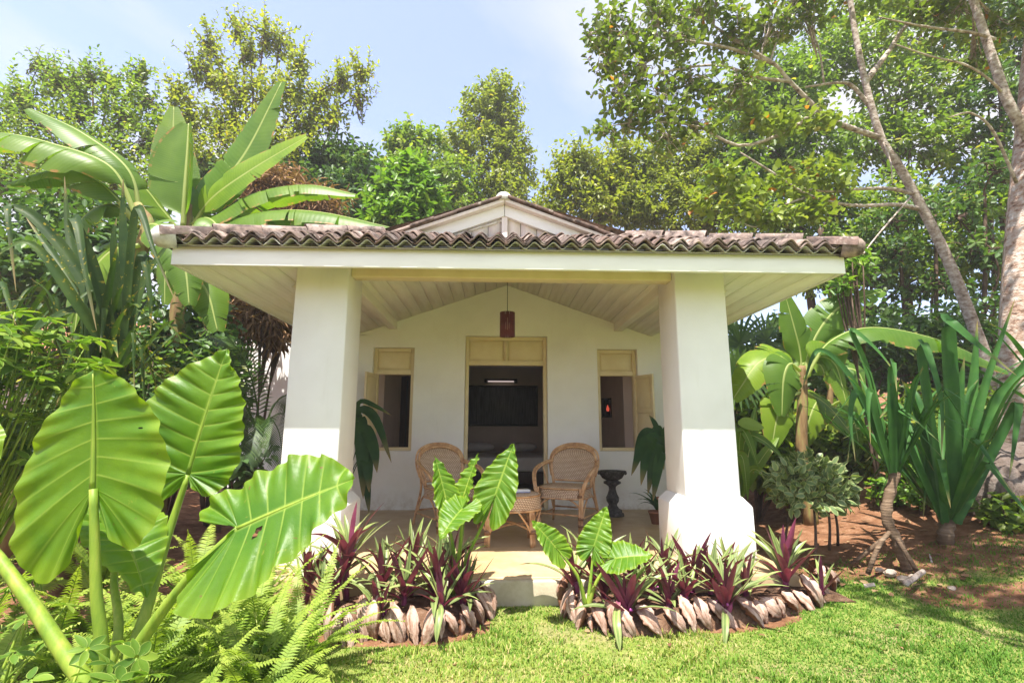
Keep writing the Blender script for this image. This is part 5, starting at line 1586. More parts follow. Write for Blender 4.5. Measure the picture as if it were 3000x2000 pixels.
for pts, w in (([(3.534, 4.45, 0.872), (3.5, 4.35, 1.347), (3.517, 4.3, 1.786), (3.462, 4.2, 1.8), (3.38, 4.1, 1.559)], 0.05), ([(3.514, 4.45, 0.872), (3.236, 4.3, 1.458), (3.12, 4.25, 1.549), (3.022, 4.2, 1.342), (2.992, 4.15, 0.985)], 0.04),
               ([(3.514, 4.45, 0.872), (3.319, 4.3, 1.346), (3.263, 4.25, 1.576), (3.191, 4.2, 1.453), (3.139, 4.15, 1.127)], 0.042), ([(3.614, 4.5, 0.868), (3.712, 4.4, 1.465), (3.815, 4.3, 1.807)], 0.045),
               ([(3.565, 4.5, 0.868), (3.381, 4.6, 1.677), (3.078, 4.6, 1.986), (2.807, 4.5, 1.585)], 0.04), ([(3.576, 4.5, 0.887), (3.522, 4.6, 1.801), (3.418, 4.6, 2.179), (3.554, 4.5, 1.994), (3.648, 4.4, 1.739)], 0.04)):
    strap_leaf(s1, pts, w, (0, -0.9, 0.35), 'screw_pine_leaf', 0.4, 30)
s2 = thing('screw_pine', 'biggest screw pine with a wide fan of stiff leaves on the bank', 'screw pine', (4.353, 4.901, 0.12))
S2B = (4.353, 4.901, 0.12)
p = spline(np.array([S2B, (4.201, 4.75, 0.258), (4.298, 4.8, 0.423)]) - np.array(S2B), 16)
MB().tube(p, 0.062 + 0.008 * np.sin(np.arange(16) * 2.2), 10).build('trunk', 'ring_bark', s2, True)
kink_rosette(s2, (4.292, 4.8, 0.384), 34, 1.55, 0.058, 'screw_pine_leaf', 8, (45, 84), 0.4)
for pts, w in (([(4.276, 4.75, 0.393), (4.272, 4.6, 1.355), (4.261, 4.5, 2.167), (4.21, 4.4, 2.221), (4.329, 4.3, 2.009), (4.557, 4.2, 1.716)], 0.095), ([(4.297, 4.75, 0.393), (4.685, 4.7, 1.525), (5.113, 4.6, 2.526)], 0.055),
               ([(4.318, 4.75, 0.393), (4.744, 4.7, 1.359), (5.179, 4.65, 1.903), (5.434, 4.6, 2.155)], 0.06), ([(4.213, 4.75, 0.393), (3.958, 4.6, 1.274), (3.767, 4.5, 1.71)], 0.055),
               ([(4.161, 4.7, 0.402), (3.976, 4.5, 1.431), (3.935, 4.45, 1.969), (3.902, 4.35, 1.973), (3.838, 4.2, 1.493), (3.736, 4.15, 1.038)], 0.06), ([(4.364, 4.8, 0.384), (4.808, 4.9, 1.624), (4.997, 4.9, 2.367)], 0.07),
               ([(4.276, 4.75, 0.393), (4.38, 4.65, 1.397), (4.502, 4.6, 1.934)], 0.08), ([(4.273, 4.7, 0.402), (4.694, 4.6, 1.155), (4.837, 4.5, 1.494), (4.711, 4.45, 1.197), (4.544, 4.4, 0.82)], 0.055), ([(4.148, 4.7, 0.402), (3.816, 4.6, 1.154), (3.653, 4.5, 1.469), (3.436, 4.4, 1.348)], 0.05)):
    strap_leaf(s2, pts, w, (0, -0.9, 0.35), 'screw_pine_leaf', 0.4, 30)
s3 = thing('screw_pine', 'screw pine half out of frame at the right edge', 'screw pine', (6.0, 5.0, 0.4))
MB().tube([(0, 0, -0.1), (0.02, 0, 0.5), (0, 0.02, 0.9)], [0.06, 0.05, 0.05], 10).build('trunk', 'ring_bark', s3, True)
kink_rosette(s3, (6.0, 5.0, 1.25), 34, 1.4, 0.05, 'screw_pine_leaf', 19, (35, 85), 0.6)

s4 = thing('spotted_strap_plant', 'tall strap-leaved plant with yellow-spotted hanging leaves beside the eave', 'plant', (-2.95, 3.75, 0.05))
MB().tube(spline([(0, 0, 0), (0.05, 0, 0.8), (0.0, 0, 1.35)], 8), [0.06, 0.055, 0.05, 0.05, 0.045, 0.045, 0.04, 0.04], 9).build('trunk', 'ring_bark', s4, True)
for pts, w in (([(-2.685, 3.7, 1.592), (-2.745, 3.65, 2.128), (-2.8, 3.6, 2.575), (-2.809, 3.6, 2.778)], 0.040), ([(-2.71, 3.75, 1.629), (-2.772, 3.75, 2.22), (-2.864, 3.75, 2.772), (-2.92, 3.75, 3.168)], 0.05),
               ([(-2.633, 3.65, 1.588), (-2.798, 3.5, 2.279), (-2.931, 3.4, 2.65), (-2.843, 3.33, 2.596), (-2.687, 3.25, 2.263), (-2.518, 3.2, 1.848)], 0.045), ([(-2.62, 3.6, 1.644), (-2.59, 3.5, 2.41), (-2.56, 3.45, 2.77), (-2.469, 3.4, 2.697), (-2.306, 3.3, 2.438), (-2.081, 3.25, 2.05)], 0.035),
               ([(-2.683, 3.7, 1.624), (-3.068, 3.7, 2.337), (-3.405, 3.65, 2.755), (-3.568, 3.6, 2.84), (-3.501, 3.52, 2.731), (-3.29, 3.45, 2.158)], 0.05), ([(-2.761, 3.8, 1.634), (-3.333, 3.9, 2.394), (-3.841, 4, 2.936)], 0.05),
               ([(-2.673, 3.7, 1.624), (-2.6, 3.6, 2.378), (-2.54, 3.55, 2.461), (-2.423, 3.5, 2.157), (-2.386, 3.5, 1.877)], 0.035), ([(-2.768, 3.8, 1.634), (-3.175, 3.9, 2.221), (-3.473, 4, 2.792), (-3.638, 4.05, 3.331)], 0.05),
               ([(-2.635, 3.6, 1.644), (-2.821, 3.4, 2.064), (-3.11, 3.3, 2.455), (-3.289, 3.2, 2.268)], 0.04), ([(-2.832, 3.9, 1.678), (-2.834, 4, 2.395), (-2.645, 4.1, 2.923)], 0.045), ([(-2.628, 3.6, 1.614), (-2.795, 3.45, 2.016), (-2.983, 3.35, 1.917), (-3.022, 3.3, 1.748)], 0.045)):
    strap_leaf(s4, pts, w, (0.1, -0.85, 0.5), 'spotted_strap_leaf', 0.4, 30)
kink_rosette(s4, (-2.93, 3.75, 1.35), 38, 1.2, 0.042, 'spotted_strap_leaf', 31, (40, 85), 0.65)
s5 = thing('spotted_strap_plant', 'strap-leaved plant with dark crossing leaves at the left edge', 'plant', (-4.2, 4.2, 0.1))
MB().tube([(0, 0, 0), (0.03, 0, 0.8), (0, 0, 1.5)], [0.07, 0.06, 0.05], 9).build('trunk', 'ring_bark', s5, True)
kink_rosette(s5, (-4.2, 4.2, 1.5), 56, 1.5, 0.05, 'spotted_strap_leaf', 37, (25, 85), 0.6)

# ------------------------------------------------------------------ plants on the veranda
def pot(t, r=0.13, h=0.24):
    MB().lathe([(0, 0), (r * .7, 0), (r, h * .85), (r * 1.1, h * .86), (r * 1.1, h), (r * .95, h), (r * .9, h * .9), (0, h * .9)], 18).build('pot', 'terracotta', t, True)
pl = thing('potted_plant', 'potted plant with long dark drooping leaves behind the left column', 'potted plant', (-1.80, 6.25, FL))
pot(pl)
for pts, w in (([(-1.80, 6.25, 0.4), (-1.697, 6.2, 1.264), (-1.626, 6.15, 1.555), (-1.435, 6.1, 1.512), (-1.218, 6.05, 1.398)], 0.035), ([(-1.80, 6.25, 0.4), (-1.665, 6.15, 1.213), (-1.587, 6.1, 1.459), (-1.383, 6, 1.335), (-1.165, 5.9, 0.864)], 0.062),
               ([(-1.80, 6.25, 0.4), (-1.645, 6.1, 1.112), (-1.575, 6, 1.339), (-1.497, 5.9, 0.922), (-1.458, 5.88, 0.471)], 0.08), ([(-1.80, 6.25, 0.4), (-1.607, 6.1, 1.061), (-1.509, 6, 1.239), (-1.374, 5.9, 1.019), (-1.311, 5.85, 0.757)], 0.07),
               ([(-1.80, 6.25, 0.4), (-1.606, 6.1, 0.861), (-1.482, 6, 0.721), (-1.387, 5.9, 0.304)], 0.06), ([(-1.80, 6.25, 0.4), (-1.781, 6.3, 1.16), (-1.952, 6.3, 1.37)], 0.06), ([(-1.80, 6.25, 0.4), (-1.568, 6.1, 0.911), (-1.445, 5.9, 0.873), (-1.387, 5.85, 0.545)], 0.07)):
    p = spline(np.array(pts) - np.array(pl.location), 20); mb = MB()
    ww = np.where(np.linspace(0, 1, 20) < 0.35, 0.006, lance(20, 0.2, 0.6) * w)
    strap(mb, p, ww, (0.2, -0.8, 0.5), 0.2); mb.build('leaf', 'porch_plant_leaf', pl, True)
pr = thing('potted_plant', 'leafy potted plant with broad hanging blades behind the right column', 'potted plant', (2.12, 6.3, FL))
pot(pr)
for k, (bx_, by, tx, ty, w) in enumerate(((1500,1010,1452,1090,.065), (1505,1000,1475,1110,.07), (1515,1030,1490,1130,.07), (1495,990,1462,1065,.06), (1520,1050,1505,1140,.07), (1512,985,1500,955,.03), (1525,1010,1530,1110,.07), (1500,1030,1465,1115,.06), (1510,1060,1478,1150,.06), (1490,1020,1455,1060,.05))):
    pass
for pts, w in (([(2.014, 6.2, 0.701), (1.92, 6.1, 1.093), (1.773, 6, 1.07), (1.586, 5.9, 0.718)], .065), ([(2.014, 6.2, 0.701), (1.949, 6.1, 1.144), (1.823, 6, 1.019), (1.693, 5.9, 0.606)], .07), ([(2.014, 6.2, 0.701), (1.983, 6.05, 1.068), (1.875, 5.95, 0.921), (1.77, 5.9, 0.51)], .065),
               ([(2.014, 6.2, 0.701), (1.956, 6.2, 1.169), (1.807, 6.1, 1.17), (1.659, 6.05, 0.865)], .06), ([(2.03, 6.2, 0.701), (1.998, 6, 0.969), (1.906, 5.9, 0.825), (1.811, 5.85, 0.444)], .06), ([(2.03, 6.2, 0.701), (2.034, 6.2, 1.116), (1.989, 6.2, 1.301), (1.918, 6.2, 1.418)], .035),
               ([(2.063, 6.3, 0.692), (2.152, 6.3, 1.168), (2.243, 6.3, 1.33)], .06), ([(2.063, 6.3, 0.692), (2.023, 6.3, 1.221), (2.037, 6.2, 1.169), (2.037, 6.1, 0.761)], .06)):
    p = spline(np.array(pts) - np.array(pr.location), 20); mb = MB()
    ww = np.where(np.linspace(0, 1, 20) < 0.3, 0.006, lance(20, 0.2, 0.6) * w)
    strap(mb, p, ww, (-0.2, -0.8, 0.5), 0.2); mb.build('leaf', 'porch_plant_leaf', pr, True)
sp_ = thing('potted_plant', 'low spidery plant with thin arching leaves at the right column foot', 'potted plant', (1.88, 5.95, FL))
pot(sp_, 0.09, 0.14)
for i in range(26):
    a = random.uniform(0, 6.28); L_ = random.uniform(.24, .42); mb = MB()
    e = np.linspace(random.uniform(1.0, 1.45), random.uniform(-1.1, 0.1), 12)
    rr = np.cumsum(np.cos(e)) * L_ / 12; zz = 0.13 + np.cumsum(np.sin(e)) * L_ / 12
    strap(mb, np.stack([rr * math.cos(a), rr * math.sin(a), zz], -1), lance(12, .6, .4) * 0.014, (0, -0.2, 1), 0.3)
    mb.build('leaf', 'porch_plant_leaf', sp_, True)

# ------------------------------------------------------------------ clipped variegated shrub
tp = thing('variegated_shrub', 'small cream-edged variegated shrub on thin stems by the right column', 'shrub', (2.918, 4.715, 0.05))
TB = np.array((2.918, 4.715, 0.05))
mb = MB()
(c0, r0), lobes = ((3.014, 4.85, 0.718), (0.375, 0.348, 0.258)), [((2.806, 4.8, 0.763), (0.214, 0.213, 0.173)), ((3.195, 4.85, 0.738), (0.229, 0.236, 0.2)), ((3.025, 4.9, 0.856), (0.203, 0.2, 0.161)), ((2.93, 4.75, 0.631), (0.305, 0.257, 0.162)), ((3.325, 4.9, 0.631), (0.143, 0.157, 0.143))]
for c_, r_ in lobes:
    c_ = np.array(c_) - TB
    for i in range(150):
        dirn = unit(rng.standard_normal(3))
        q = c_ + np.array(r_) * dirn * rng.uniform(0.55, 1.0)
        d = unit(dirn + rng.standard_normal(3) * 0.6 + np.array([0, 0, 0.2]))
        oval_leaf(mb, q, d, unit(dirn + np.array([0, -0.3, 0.6]) + rng.standard_normal(3) * 0.3), rng.uniform(.07, .10), rng.uniform(.022, .032), rng.random(), 6)
mb.build('crown', 'variegated_leaf', tp, True)
for (a, b) in (((2.918, 4.715, 0.05), (3.042, 4.85, 0.578)), ((3.316, 5.104, 0.08), (3.211, 4.9, 0.571)), ((3.491, 5.23, 0.08), (3.27, 4.9, 0.53)), ((2.783, 5.02, 0.05), (2.822, 4.85, 0.618))):
    MB().tube(spline([np.array(a) - TB, (np.array(a) + np.array(b)) / 2 - TB + np.array([0.015, 0, 0]), np.array(b) - TB], 7), np.linspace(.014, .009, 7), 6).build('stem', 'bark_dark', tp, True)

# ------------------------------------------------------------------ palms
def palm_frond(parent, pts, n, ln, w, hint, mat='palm_green', droop=0.35, name='frond'):
    sp = spline(np.asarray(pts, float) - np.array(parent.location), n)
    t, side, nn = frames(sp, hint)
    mb = MB()
    mb.tube(sp, np.linspace(.012, .003, n), 5, tint=0.6)
    for i in range(int(n * .15), n):
        u = i / n
        l_ = ln * (0.45 + 0.55 * math.sin(math.pi * min(1, u * 1.05))) * rng.uniform(.9, 1.1)
        for sg in (-1, 1):
            d = unit(side[i] * sg + t[i] * (0.5 + u * 0.5))
            p0 = sp[i]; k = np.array([0, 0, -droop * l_])
            a = t[i] * w
            v = [p0 - a * .5, p0 + d * l_ * .5 - a + k * .2, p0 + d * l_ + k, p0 + d * l_ * .5 + a + k * .2, p0 + a * .5]
            mb.add(v, faces=[(0, 1, 2, 3, 4)], tint=rng.random())
    return mb.build(name, mat, parent)
pm = thing('palm', 'slender feather palm with fine fronds left of the left column', 'palm', (-3.1, 6.0, 0.1))
MB().tube([(0, 0, 0), (0.03, 0, 0.6), (0, 0, 1.1)], [0.05, 0.045, 0.04], 8).build('trunk', 'ring_bark', pm, True)
for pts in ([(-2.694, 6, 1.162), (-2.753, 5.8, 1.749), (-2.86, 5.6, 2.118), (-3.024, 5.4, 2.226)], [(-2.694, 6, 1.162), (-2.489, 5.8, 1.504), (-2.27, 5.6, 1.59), (-2.073, 5.5, 1.353)],
            [(-2.694, 6, 1.162), (-2.779, 5.7, 1.498), (-2.869, 5.5, 1.535), (-2.968, 5.4, 1.258)], [(-2.69, 6, 1.112), (-2.505, 5.7, 1.355), (-2.292, 5.5, 1.214), (-2.18, 5.4, 0.905)], [(-2.694, 6, 1.162), (-2.671, 5.6, 1.353), (-2.603, 5.4, 1.169), (-2.531, 5.3, 0.911)]):
    palm_frond(pm, pts, 46, 0.30, 0.010, (0, -0.6, 0.8))
fp = thing('fan_palm', 'fan palm with radiating leaves tucked under the right eave', 'palm', (3.35, 7.0, 0.3))
MB().tube([(0, 0, -0.2), (0, 0, 1.2)], 0.04, 8).build('trunk', 'bark_dark', fp, True)
for (c, r_) in (((3.436, 6.8, 2.423), .62), ((3.509, 6.7, 2.044), .5), ((3.243, 6.6, 1.972), .5), ((4.039, 7.2, 2.562), .55), ((3.531, 7.2, 2.822), .55)):
    mb = MB(); c = np.array(c) - np.array(fp.location)
    for i in range(24):
        a = i / 24 * 2 * math.pi * 0.85 + 0.6
        d = np.array([math.cos(a), -0.25 + 0.15 * math.sin(a), math.sin(a) * 0.9])
        sp = spline([c, c + d * r_ * .55, c + d * r_ + np.array([0, 0, -0.14 * r_])], 6)
        strap(mb, sp, lance(6, .4, .5) * 0.022, (0, -1, 0.3), 0.2, 3, tint=rng.random())
    mb.tube([c, np.array([0, 0, 1.1])], 0.008, 5, tint=0.5)
    mb.build('leaf', 'palm_green', fp, True)

# ------------------------------------------------------------------ garden wall, hut, boulder, sticks
gw = wall_mesh([-4.75, -4.25, -2.95], [-0.05, 1.9, 2.5], [], 8.6, 8.85, lambda x: 2.85 if x > -4.5 else 2.45)
o = gw.build('garden_wall', 'white_plaster'); tag(o, 'sunlit white garden wall end beyond the left column', 'wall'); bevel(o, 0.015)
hut = thing('outbuilding', 'low hut with a tan roof glimpsed through the plants at the left', 'hut', (-7.6, 10.0, 0.2))
MB().box((-1.6, -1.2, 0), (1.6, 1.2, 2.3)).build('wall', 'room_plaster', hut)
MB().add([(-2.0, -1.7, 2.2), (2.0, -1.7, 2.2), (2.0, 0, 3.1), (-2.0, 0, 3.1), (2.0, 1.7, 2.2), (-2.0, 1.7, 2.2)], faces=[(0, 1, 2, 3), (3, 2, 4, 5)]).build('roof', 'terracotta', hut)
def rock(name, loc, r, seed, mat, label, cat):
    bm = bmesh.new()
    bmesh.ops.create_icosphere(bm, subdivisions=4, radius=1.0)
    g = np.random.default_rng(seed)
    ks = g.standard_normal((6, 3)) * 1.6; ph = g.uniform(0, 6, 6)
    for v in bm.verts:
        c = np.array(v.co)
        f = 1 + 0.10 * np.sin(ks @ c * 1.5 + ph).sum() * 0.6 + 0.03 * np.sin(ks @ c * 6 + ph).sum()
        v.co = Vector(c * f * np.array(r))
    me = bpy.data.meshes.new(name); bm.to_mesh(me); bm.free()
    me.polygons.foreach_set('use_smooth', np.ones(len(me.polygons), bool))
    o = link(name, me, mat, None, loc)
    return tag(o, label, cat)
rock('boulder', (5.239, 5.35, 0.46), (0.32, 0.4, 0.42), 3, 'boulder', 'lichen-spotted boulder at the foot of the big right-hand tree', 'boulder')
rock('boulder', (5.92, 5.6, 0.563), (0.5, 0.4, 0.55), 5, 'boulder', 'boulder cut off by the right edge, beside the lichen-spotted one', 'boulder')
for i, (px_, s_, lab) in enumerate((((3.325, 4.467, 0.06), .035, 'leftmost pale pebble beneath the prop-rooted trunk'), ((3.347, 4.374, 0.06), .05, 'flat pale stone beneath the prop-rooted trunk'), ((3.326, 4.212, 0.06), .045, 'pale stone touching the ringed trunk base'), ((3.438, 4.246, 0.06), .04, 'pale stone right of the ringed trunk base'), ((3.436, 3.893, 0.08), .03, 'lone white pebble on the bare soil'))):
    rock('stone', px_, (s_, s_ * .7, s_ * .55), 20 + i, 'pebble', lab, 'stone')
for pts, r_, lab in (([(3.149, 3.972, 0.09), (3.503, 4.219, 0.11)], 0.022, 'cut pale branch end lying beside the ringed trunk'), ([(4.089, 4.996, 0.1), (4.32, 5.135, 0.2), (3.799, 4.47, 0.12)], 0.008, 'thin bent twig stuck in the soil between the screw pines'), ([(2.864, 4.03, 0.06), (2.923, 3.991, 0.08)], 0.015, 'short stick on the lawn edge')):
    p = np.array(pts); c = p.mean(0)
    o = MB().tube(spline(p - c, 8), r_, 7).build('stick', 'bark_pale', None, True, tuple(c)); tag(o, lab, 'stick')

# ------------------------------------------------------------------ leaf litter
lit = MB()
for i in range(420):
    if i < 330:
        q = np.array([rng.uniform(2.4, 6.0), rng.uniform(3.9, 7.2), 0.0])
    elif i < 395:
        q = np.array([rng.uniform(-3.2, -1.2), rng.uniform(2.6, 4.4), 0.0])
    else:
        q = np.array([rng.uniform(-0.9, 3.2), rng.uniform(2.7, 3.4), 0.0])
    q[2] = float(ground_z(q[0], q[1])) + rng.uniform(0.006, 0.02)
    an = rng.uniform(0, 6.28)
    oval_leaf(lit, q, np.array([math.cos(an), math.sin(an), rng.uniform(-.1, .3)]), unit(np.array([0, 0, 1.0]) + rng.standard_normal(3) * 0.3), rng.uniform(.03, .10) * (0.6 if i >= 395 else 1), rng.uniform(.008, .026) * (0.6 if i >= 395 else 1), rng.random(), 5)
o = lit.build('leaf_litter', 'leaf_dry', None, True, None, 'stuff')
tag(o, 'scattered dry fallen leaves on the bare soil', 'leaf litter')

# ------------------------------------------------------------------ lawn
def lawn():
    N = 235000
    x = rng.uniform(-1.75, 5.6, N); y = np.where(rng.random(N) < 0.25, rng.uniform(0.6, 2.3, N), 2.25 + rng.random(N) ** 1.25 * 2.6)
    sm = soil_mask(x, y)
    nz = np.sin(x * 5.1 + 1.3 * np.sin(y * 4.2)) * np.sin(y * 6.3 + 1.7 * np.sin(x * 3.1)) * 0.5 + 0.5
    keep = rng.random(N) > np.clip(sm * 1.15 - 0.25 * nz, 0, 0.985)
    worn = np.sin(x * 2.7 + 0.6) * np.sin(y * 4.1 + 1.9 * x) + 0.5 * np.sin(x * 7.3 + y * 5.0)
    keep &= rng.random(N) > 0.55 * smooth01((worn - 0.55) / 0.6)
    keep &= ~((x > -2.0) & (x < 2.32) & (y > 3.82))
    def inside(ring_, pad):
        ys = np.interp(x, *(lambda r: (r[:, 0], r[:, 1]))(ring_[np.argsort(ring_[:, 0])]))
        return (x > ring_[:, 0].min()) & (x < ring_[:, 0].max()) & (y > ys + pad)
    keep &= ~inside(RING_L, 0.06) & ~(inside(RING_R, 0.06) & (x < 2.25))
    x, y = x[keep], y[keep]; n = len(x); nz = nz[keep]
    z = ground_z(x, y)
    clump = np.sin(x * 13.1 + 2 * np.sin(y * 9.7)) * np.sin(y * 17.3 + 2.3 * np.sin(x * 8.3))
    a = rng.uniform(0, 2 * math.pi, n); h = rng.uniform(0.008, 0.022, n) * (0.7 + 0.5 * nz) * (1 + 1.1 * smooth01((clump - 0.45) / 0.4)); lean = rng.uniform(0.2, 1.4, n)
    w = rng.uniform(0.0022, 0.0042, n)
    dx, dy = np.cos(a), np.sin(a)
    b = np.stack([x, y, z - 0.002], -1)
    side = np.stack([-dy, dx, np.zeros(n)], -1) * w[:, None]
    mid = b + np.stack([dx * h * lean * .4, dy * h * lean * .4, h * .65], -1)
    tip = b + np.stack([dx * h * lean, dy * h * lean, h], -1)
    v = np.stack([b - side, b + side, mid + side * .8, mid - side * .8, tip], 1).reshape(-1, 3)
    q = (np.arange(n) * 5)[:, None] + np.array([0, 1, 2, 3])
    mb = MB()
    patch = 0.5 + 0.5 * np.sin(x * 2.2 + 2) * np.sin(y * 3.1 + x)
    green = smooth01((x - 0.9 + 0.3 * np.sin(y * 5)) / 1.2)  # greener, darker blades to the right: own colour, partly tree shade painted in
    tint = np.clip((rng.beta(2, 2.4, n) * 0.75 + 0.30 * patch) * (1 - 0.62 * green) + (rng.random(n) < 0.17 * (1 - 0.7 * green)) * 0.55, 0, 1)
    mb.add(v, quads=q, tint=np.repeat(tint, 5))
    mb.q.append(np.zeros((0, 4), int))
    tr = (np.arange(n) * 5)[:, None] + np.array([3, 2, 4, 4])
    mb.q.append(tr[:, [0, 1, 2, 2]][:0])
    mb.tri = (np.arange(n) * 5)[:, None] + np.array([3, 2, 4])
    loops = np.concatenate([q.ravel(), mb.tri.ravel()]); tot = np.concatenate([np.full(n, 4), np.full(n, 3)])
    me = bpy.data.meshes.new('lawn_grass')
    me.vertices.add(len(v)); me.vertices.foreach_set('co', v.ravel().astype(np.float32))
    me.loops.add(len(loops)); me.loops.foreach_set('vertex_index', loops.astype(np.int32))
    me.polygons.add(len(tot)); me.polygons.foreach_set('loop_start', np.concatenate([[0], np.cumsum(tot)[:-1]]).astype(np.int32)); me.polygons.foreach_set('loop_total', tot.astype(np.int32))
    me.update(calc_edges=True)
    at = me.attributes.new('tint', 'FLOAT', 'POINT'); at.data.foreach_set('value', np.repeat(tint, 5).astype(np.float32))
    o = link('lawn_grass', me, 'grass_blade', None, None, 'stuff')
    tag(o, 'short sunlit lawn grass in front of the veranda', 'grass')
lawn()

# ------------------------------------------------------------------ trees
def leaf_mass(blobs, twigs, per, L, W, seed, up=0.5, twig=0.5, shell=0.45, hang=0.25, spread=1.0, tint=(0, 1), collect=None):
    """leafy twigs spread through the blobs; returns an MB with every leaf a folded oval"""
    r = np.random.default_rng(seed)
    mb = MB()
    wts = np.array([(b[1][0] * b[1][2]) for b in blobs]); wts = wts / wts.sum()
    for (c, rad), wt in zip(blobs, wts):
        n = max(4, int(round(twigs * wt)))
        c = np.array(c); rad = np.array(rad)
        d = unit(r.standard_normal((n, 3)))
        rr = shell + (1 - shell) * r.random((n, 1)) ** 0.7
        rr *= 1 + 0.14 * np.sin(d[:, :1] * 5 + seed) * np.cos(d[:, 2:] * 6)
        base = c + d * rad * rr
        td = unit(d * 0.75 + np.array([0, 0, up]) + r.standard_normal((n, 3)) * 0.45)
        tl_ = twig * r.uniform(0.6, 1.25, (n, 1))
        start_ = base - td * tl_ * 0.55
        if collect is not None:
            collect.append((c, start_, td, tl_))
        f = (np.arange(per) + 0.4) / per
        pos = start_[:, None, :] + td[:, None, :] * (tl_[:, None, :] * f[None, :, None])
        k = n * per
        pos = pos.reshape(k, 3)
        T = np.repeat(td, per, axis=0)
        az = np.tile(np.arange(per) * 2.4, n) + np.repeat(r.uniform(0, 6.28, n), per)
        ref = unit(np.cross(T, np.array([0.31, 0.22, 0.92])))
        bi = np.cross(T, ref)
        perp = ref * np.cos(az)[:, None] + bi * np.sin(az)[:, None]
        ld = unit(T * 0.55 + perp * spread + np.array([0, 0, -hang]) + r.standard_normal((k, 3)) * 0.25)
        nrm = unit(np.array([0, -0.1, 0.9]) + T * 0.3 + r.standard_normal((k, 3)) * 0.45)
        side = unit(np.cross(nrm, ld)); nn = np.cross(ld, side)
        ll = L * r.uniform(0.7, 1.2, k)[:, None]; ww = W * r.uniform(0.75, 1.2, k)[:, None]
        v = np.stack([pos, pos + ld * ll * .32 + side * ww * .9 + nn * ww * .3, pos + ld * ll * .70 + side * ww * .75 + nn * ww * .2, pos + ld * ll - nn * ll * .10,
                      pos + ld * ll * .70 - side * ww * .75 + nn * ww * .2, pos + ld * ll * .32 - side * ww * .9 + nn * ww * .3], 1).reshape(-1, 3)
        i0 = (np.arange(k) * 6)[:, None]
        q = np.concatenate([i0 + np.array([0, 1, 2, 3]), i0 + np.array([0, 3, 4, 5])])
        tt = np.clip(tint[0] + (tint[1] - tint[0]) * (0.6 * r.beta(2, 2.2, k) + 0.4 * np.repeat(r.random(n), per)), 0, 1)
        odd = r.random(k) < 0.012
        tt[odd] = 1.0
        mb.add(v, quads=q, tint=np.repeat(tt, 6))
    return mb

def tree(name, label, cat, base, trunk, blobs, leaf, twigs, per, L, W, seed, bark='bark_dark', r0=0.12, r1=0.04, extra=(), group=None, limbs=True, twigtubes=0, **kw):
    t = thing(name, label, cat, base, 0, group)
    B = np.array(base)
    tr = spline(np.array(trunk) - B, 22)
    wob = np.stack([np.sin(np.linspace(0, 9, 22) + seed), np.cos(np.linspace(0, 7, 22) + seed), np.zeros(22)], -1) * r0 * 0.18
    tr = tr + wob * np.linspace(0, 1, 22)[:, None]
    rad = np.linspace(r0, r1, 22) * (1 + 0.5 * np.exp(-np.linspace(0, 14, 22)))
    MB().tube(tr, rad, 10).build('trunk', bark, t, True)
    col = []
    blobs_l = [(tuple(np.array(c) - B), r_) for c, r_ in blobs]
    crown = leaf_mass(blobs_l, twigs, per, L, W, seed, collect=col, **kw)
    crown.build('crown', leaf, t)
    if limbs:
        mb = MB()
        rr = np.random.default_rng(seed + 5)
        hubs = np.concatenate([spline(np.array(pts) - B, 18)[3:] for pts, _, _ in extra]) if extra else None
        for c, st, td, tl_ in col:
            if hubs is not None:
                a = hubs[int(np.argmin(np.linalg.norm(hubs - c, axis=1)))]
                mb.tube(spline([a, (a + c) / 2 + rr.uniform(-.08, .08, 3), c], 8), np.linspace(.016, .009, 8), 5)
                for p in rr.choice(len(st), size=min(len(st), 14 + twigtubes), replace=False):
                    mb.tube(spline([a + (c - a) * rr.uniform(.3, 1), (c + st[p]) / 2 + rr.standard_normal(3) * 0.04, st[p], st[p] + td[p] * tl_[p]], 7), np.linspace(.008, .003, 7), 4)
                continue
            k = int(np.argmin(np.linalg.norm(tr - (c - np.array([0, 0, 0.35 * np.linalg.norm(c - tr[-1])])), axis=1)))
            a = tr[max(2, k - 3)]
            mid = (a + c) / 2 + np.array([rr.uniform(-.15, .15), rr.uniform(-.15, .15), 0.12 * np.linalg.norm(c - a)])
            mb.tube(spline([a, mid, c], 9), np.linspace(min(rad[k] * .6, .09), .018, 9), 6)
            pick = rr.choice(len(st), size=min(len(st), 14 + twigtubes), replace=False)
            for p in pick:
                e = st[p] + td[p] * tl_[p]
                m_ = (c + st[p]) / 2 + rr.standard_normal(3) * 0.06
                mb.tube(spline([c, m_, st[p], e], 7), np.linspace(.016, .004, 7), 4)
        for pts, ra, rb_ in extra:
            p = spline(np.array(pts) - B, 18)
            mb.tube(p, np.linspace(ra, rb_, 18), 8)
        mb.build('limbs', 'bark_pale' if extra else bark, t, True)
    return t
BK = 'trees behind the house'
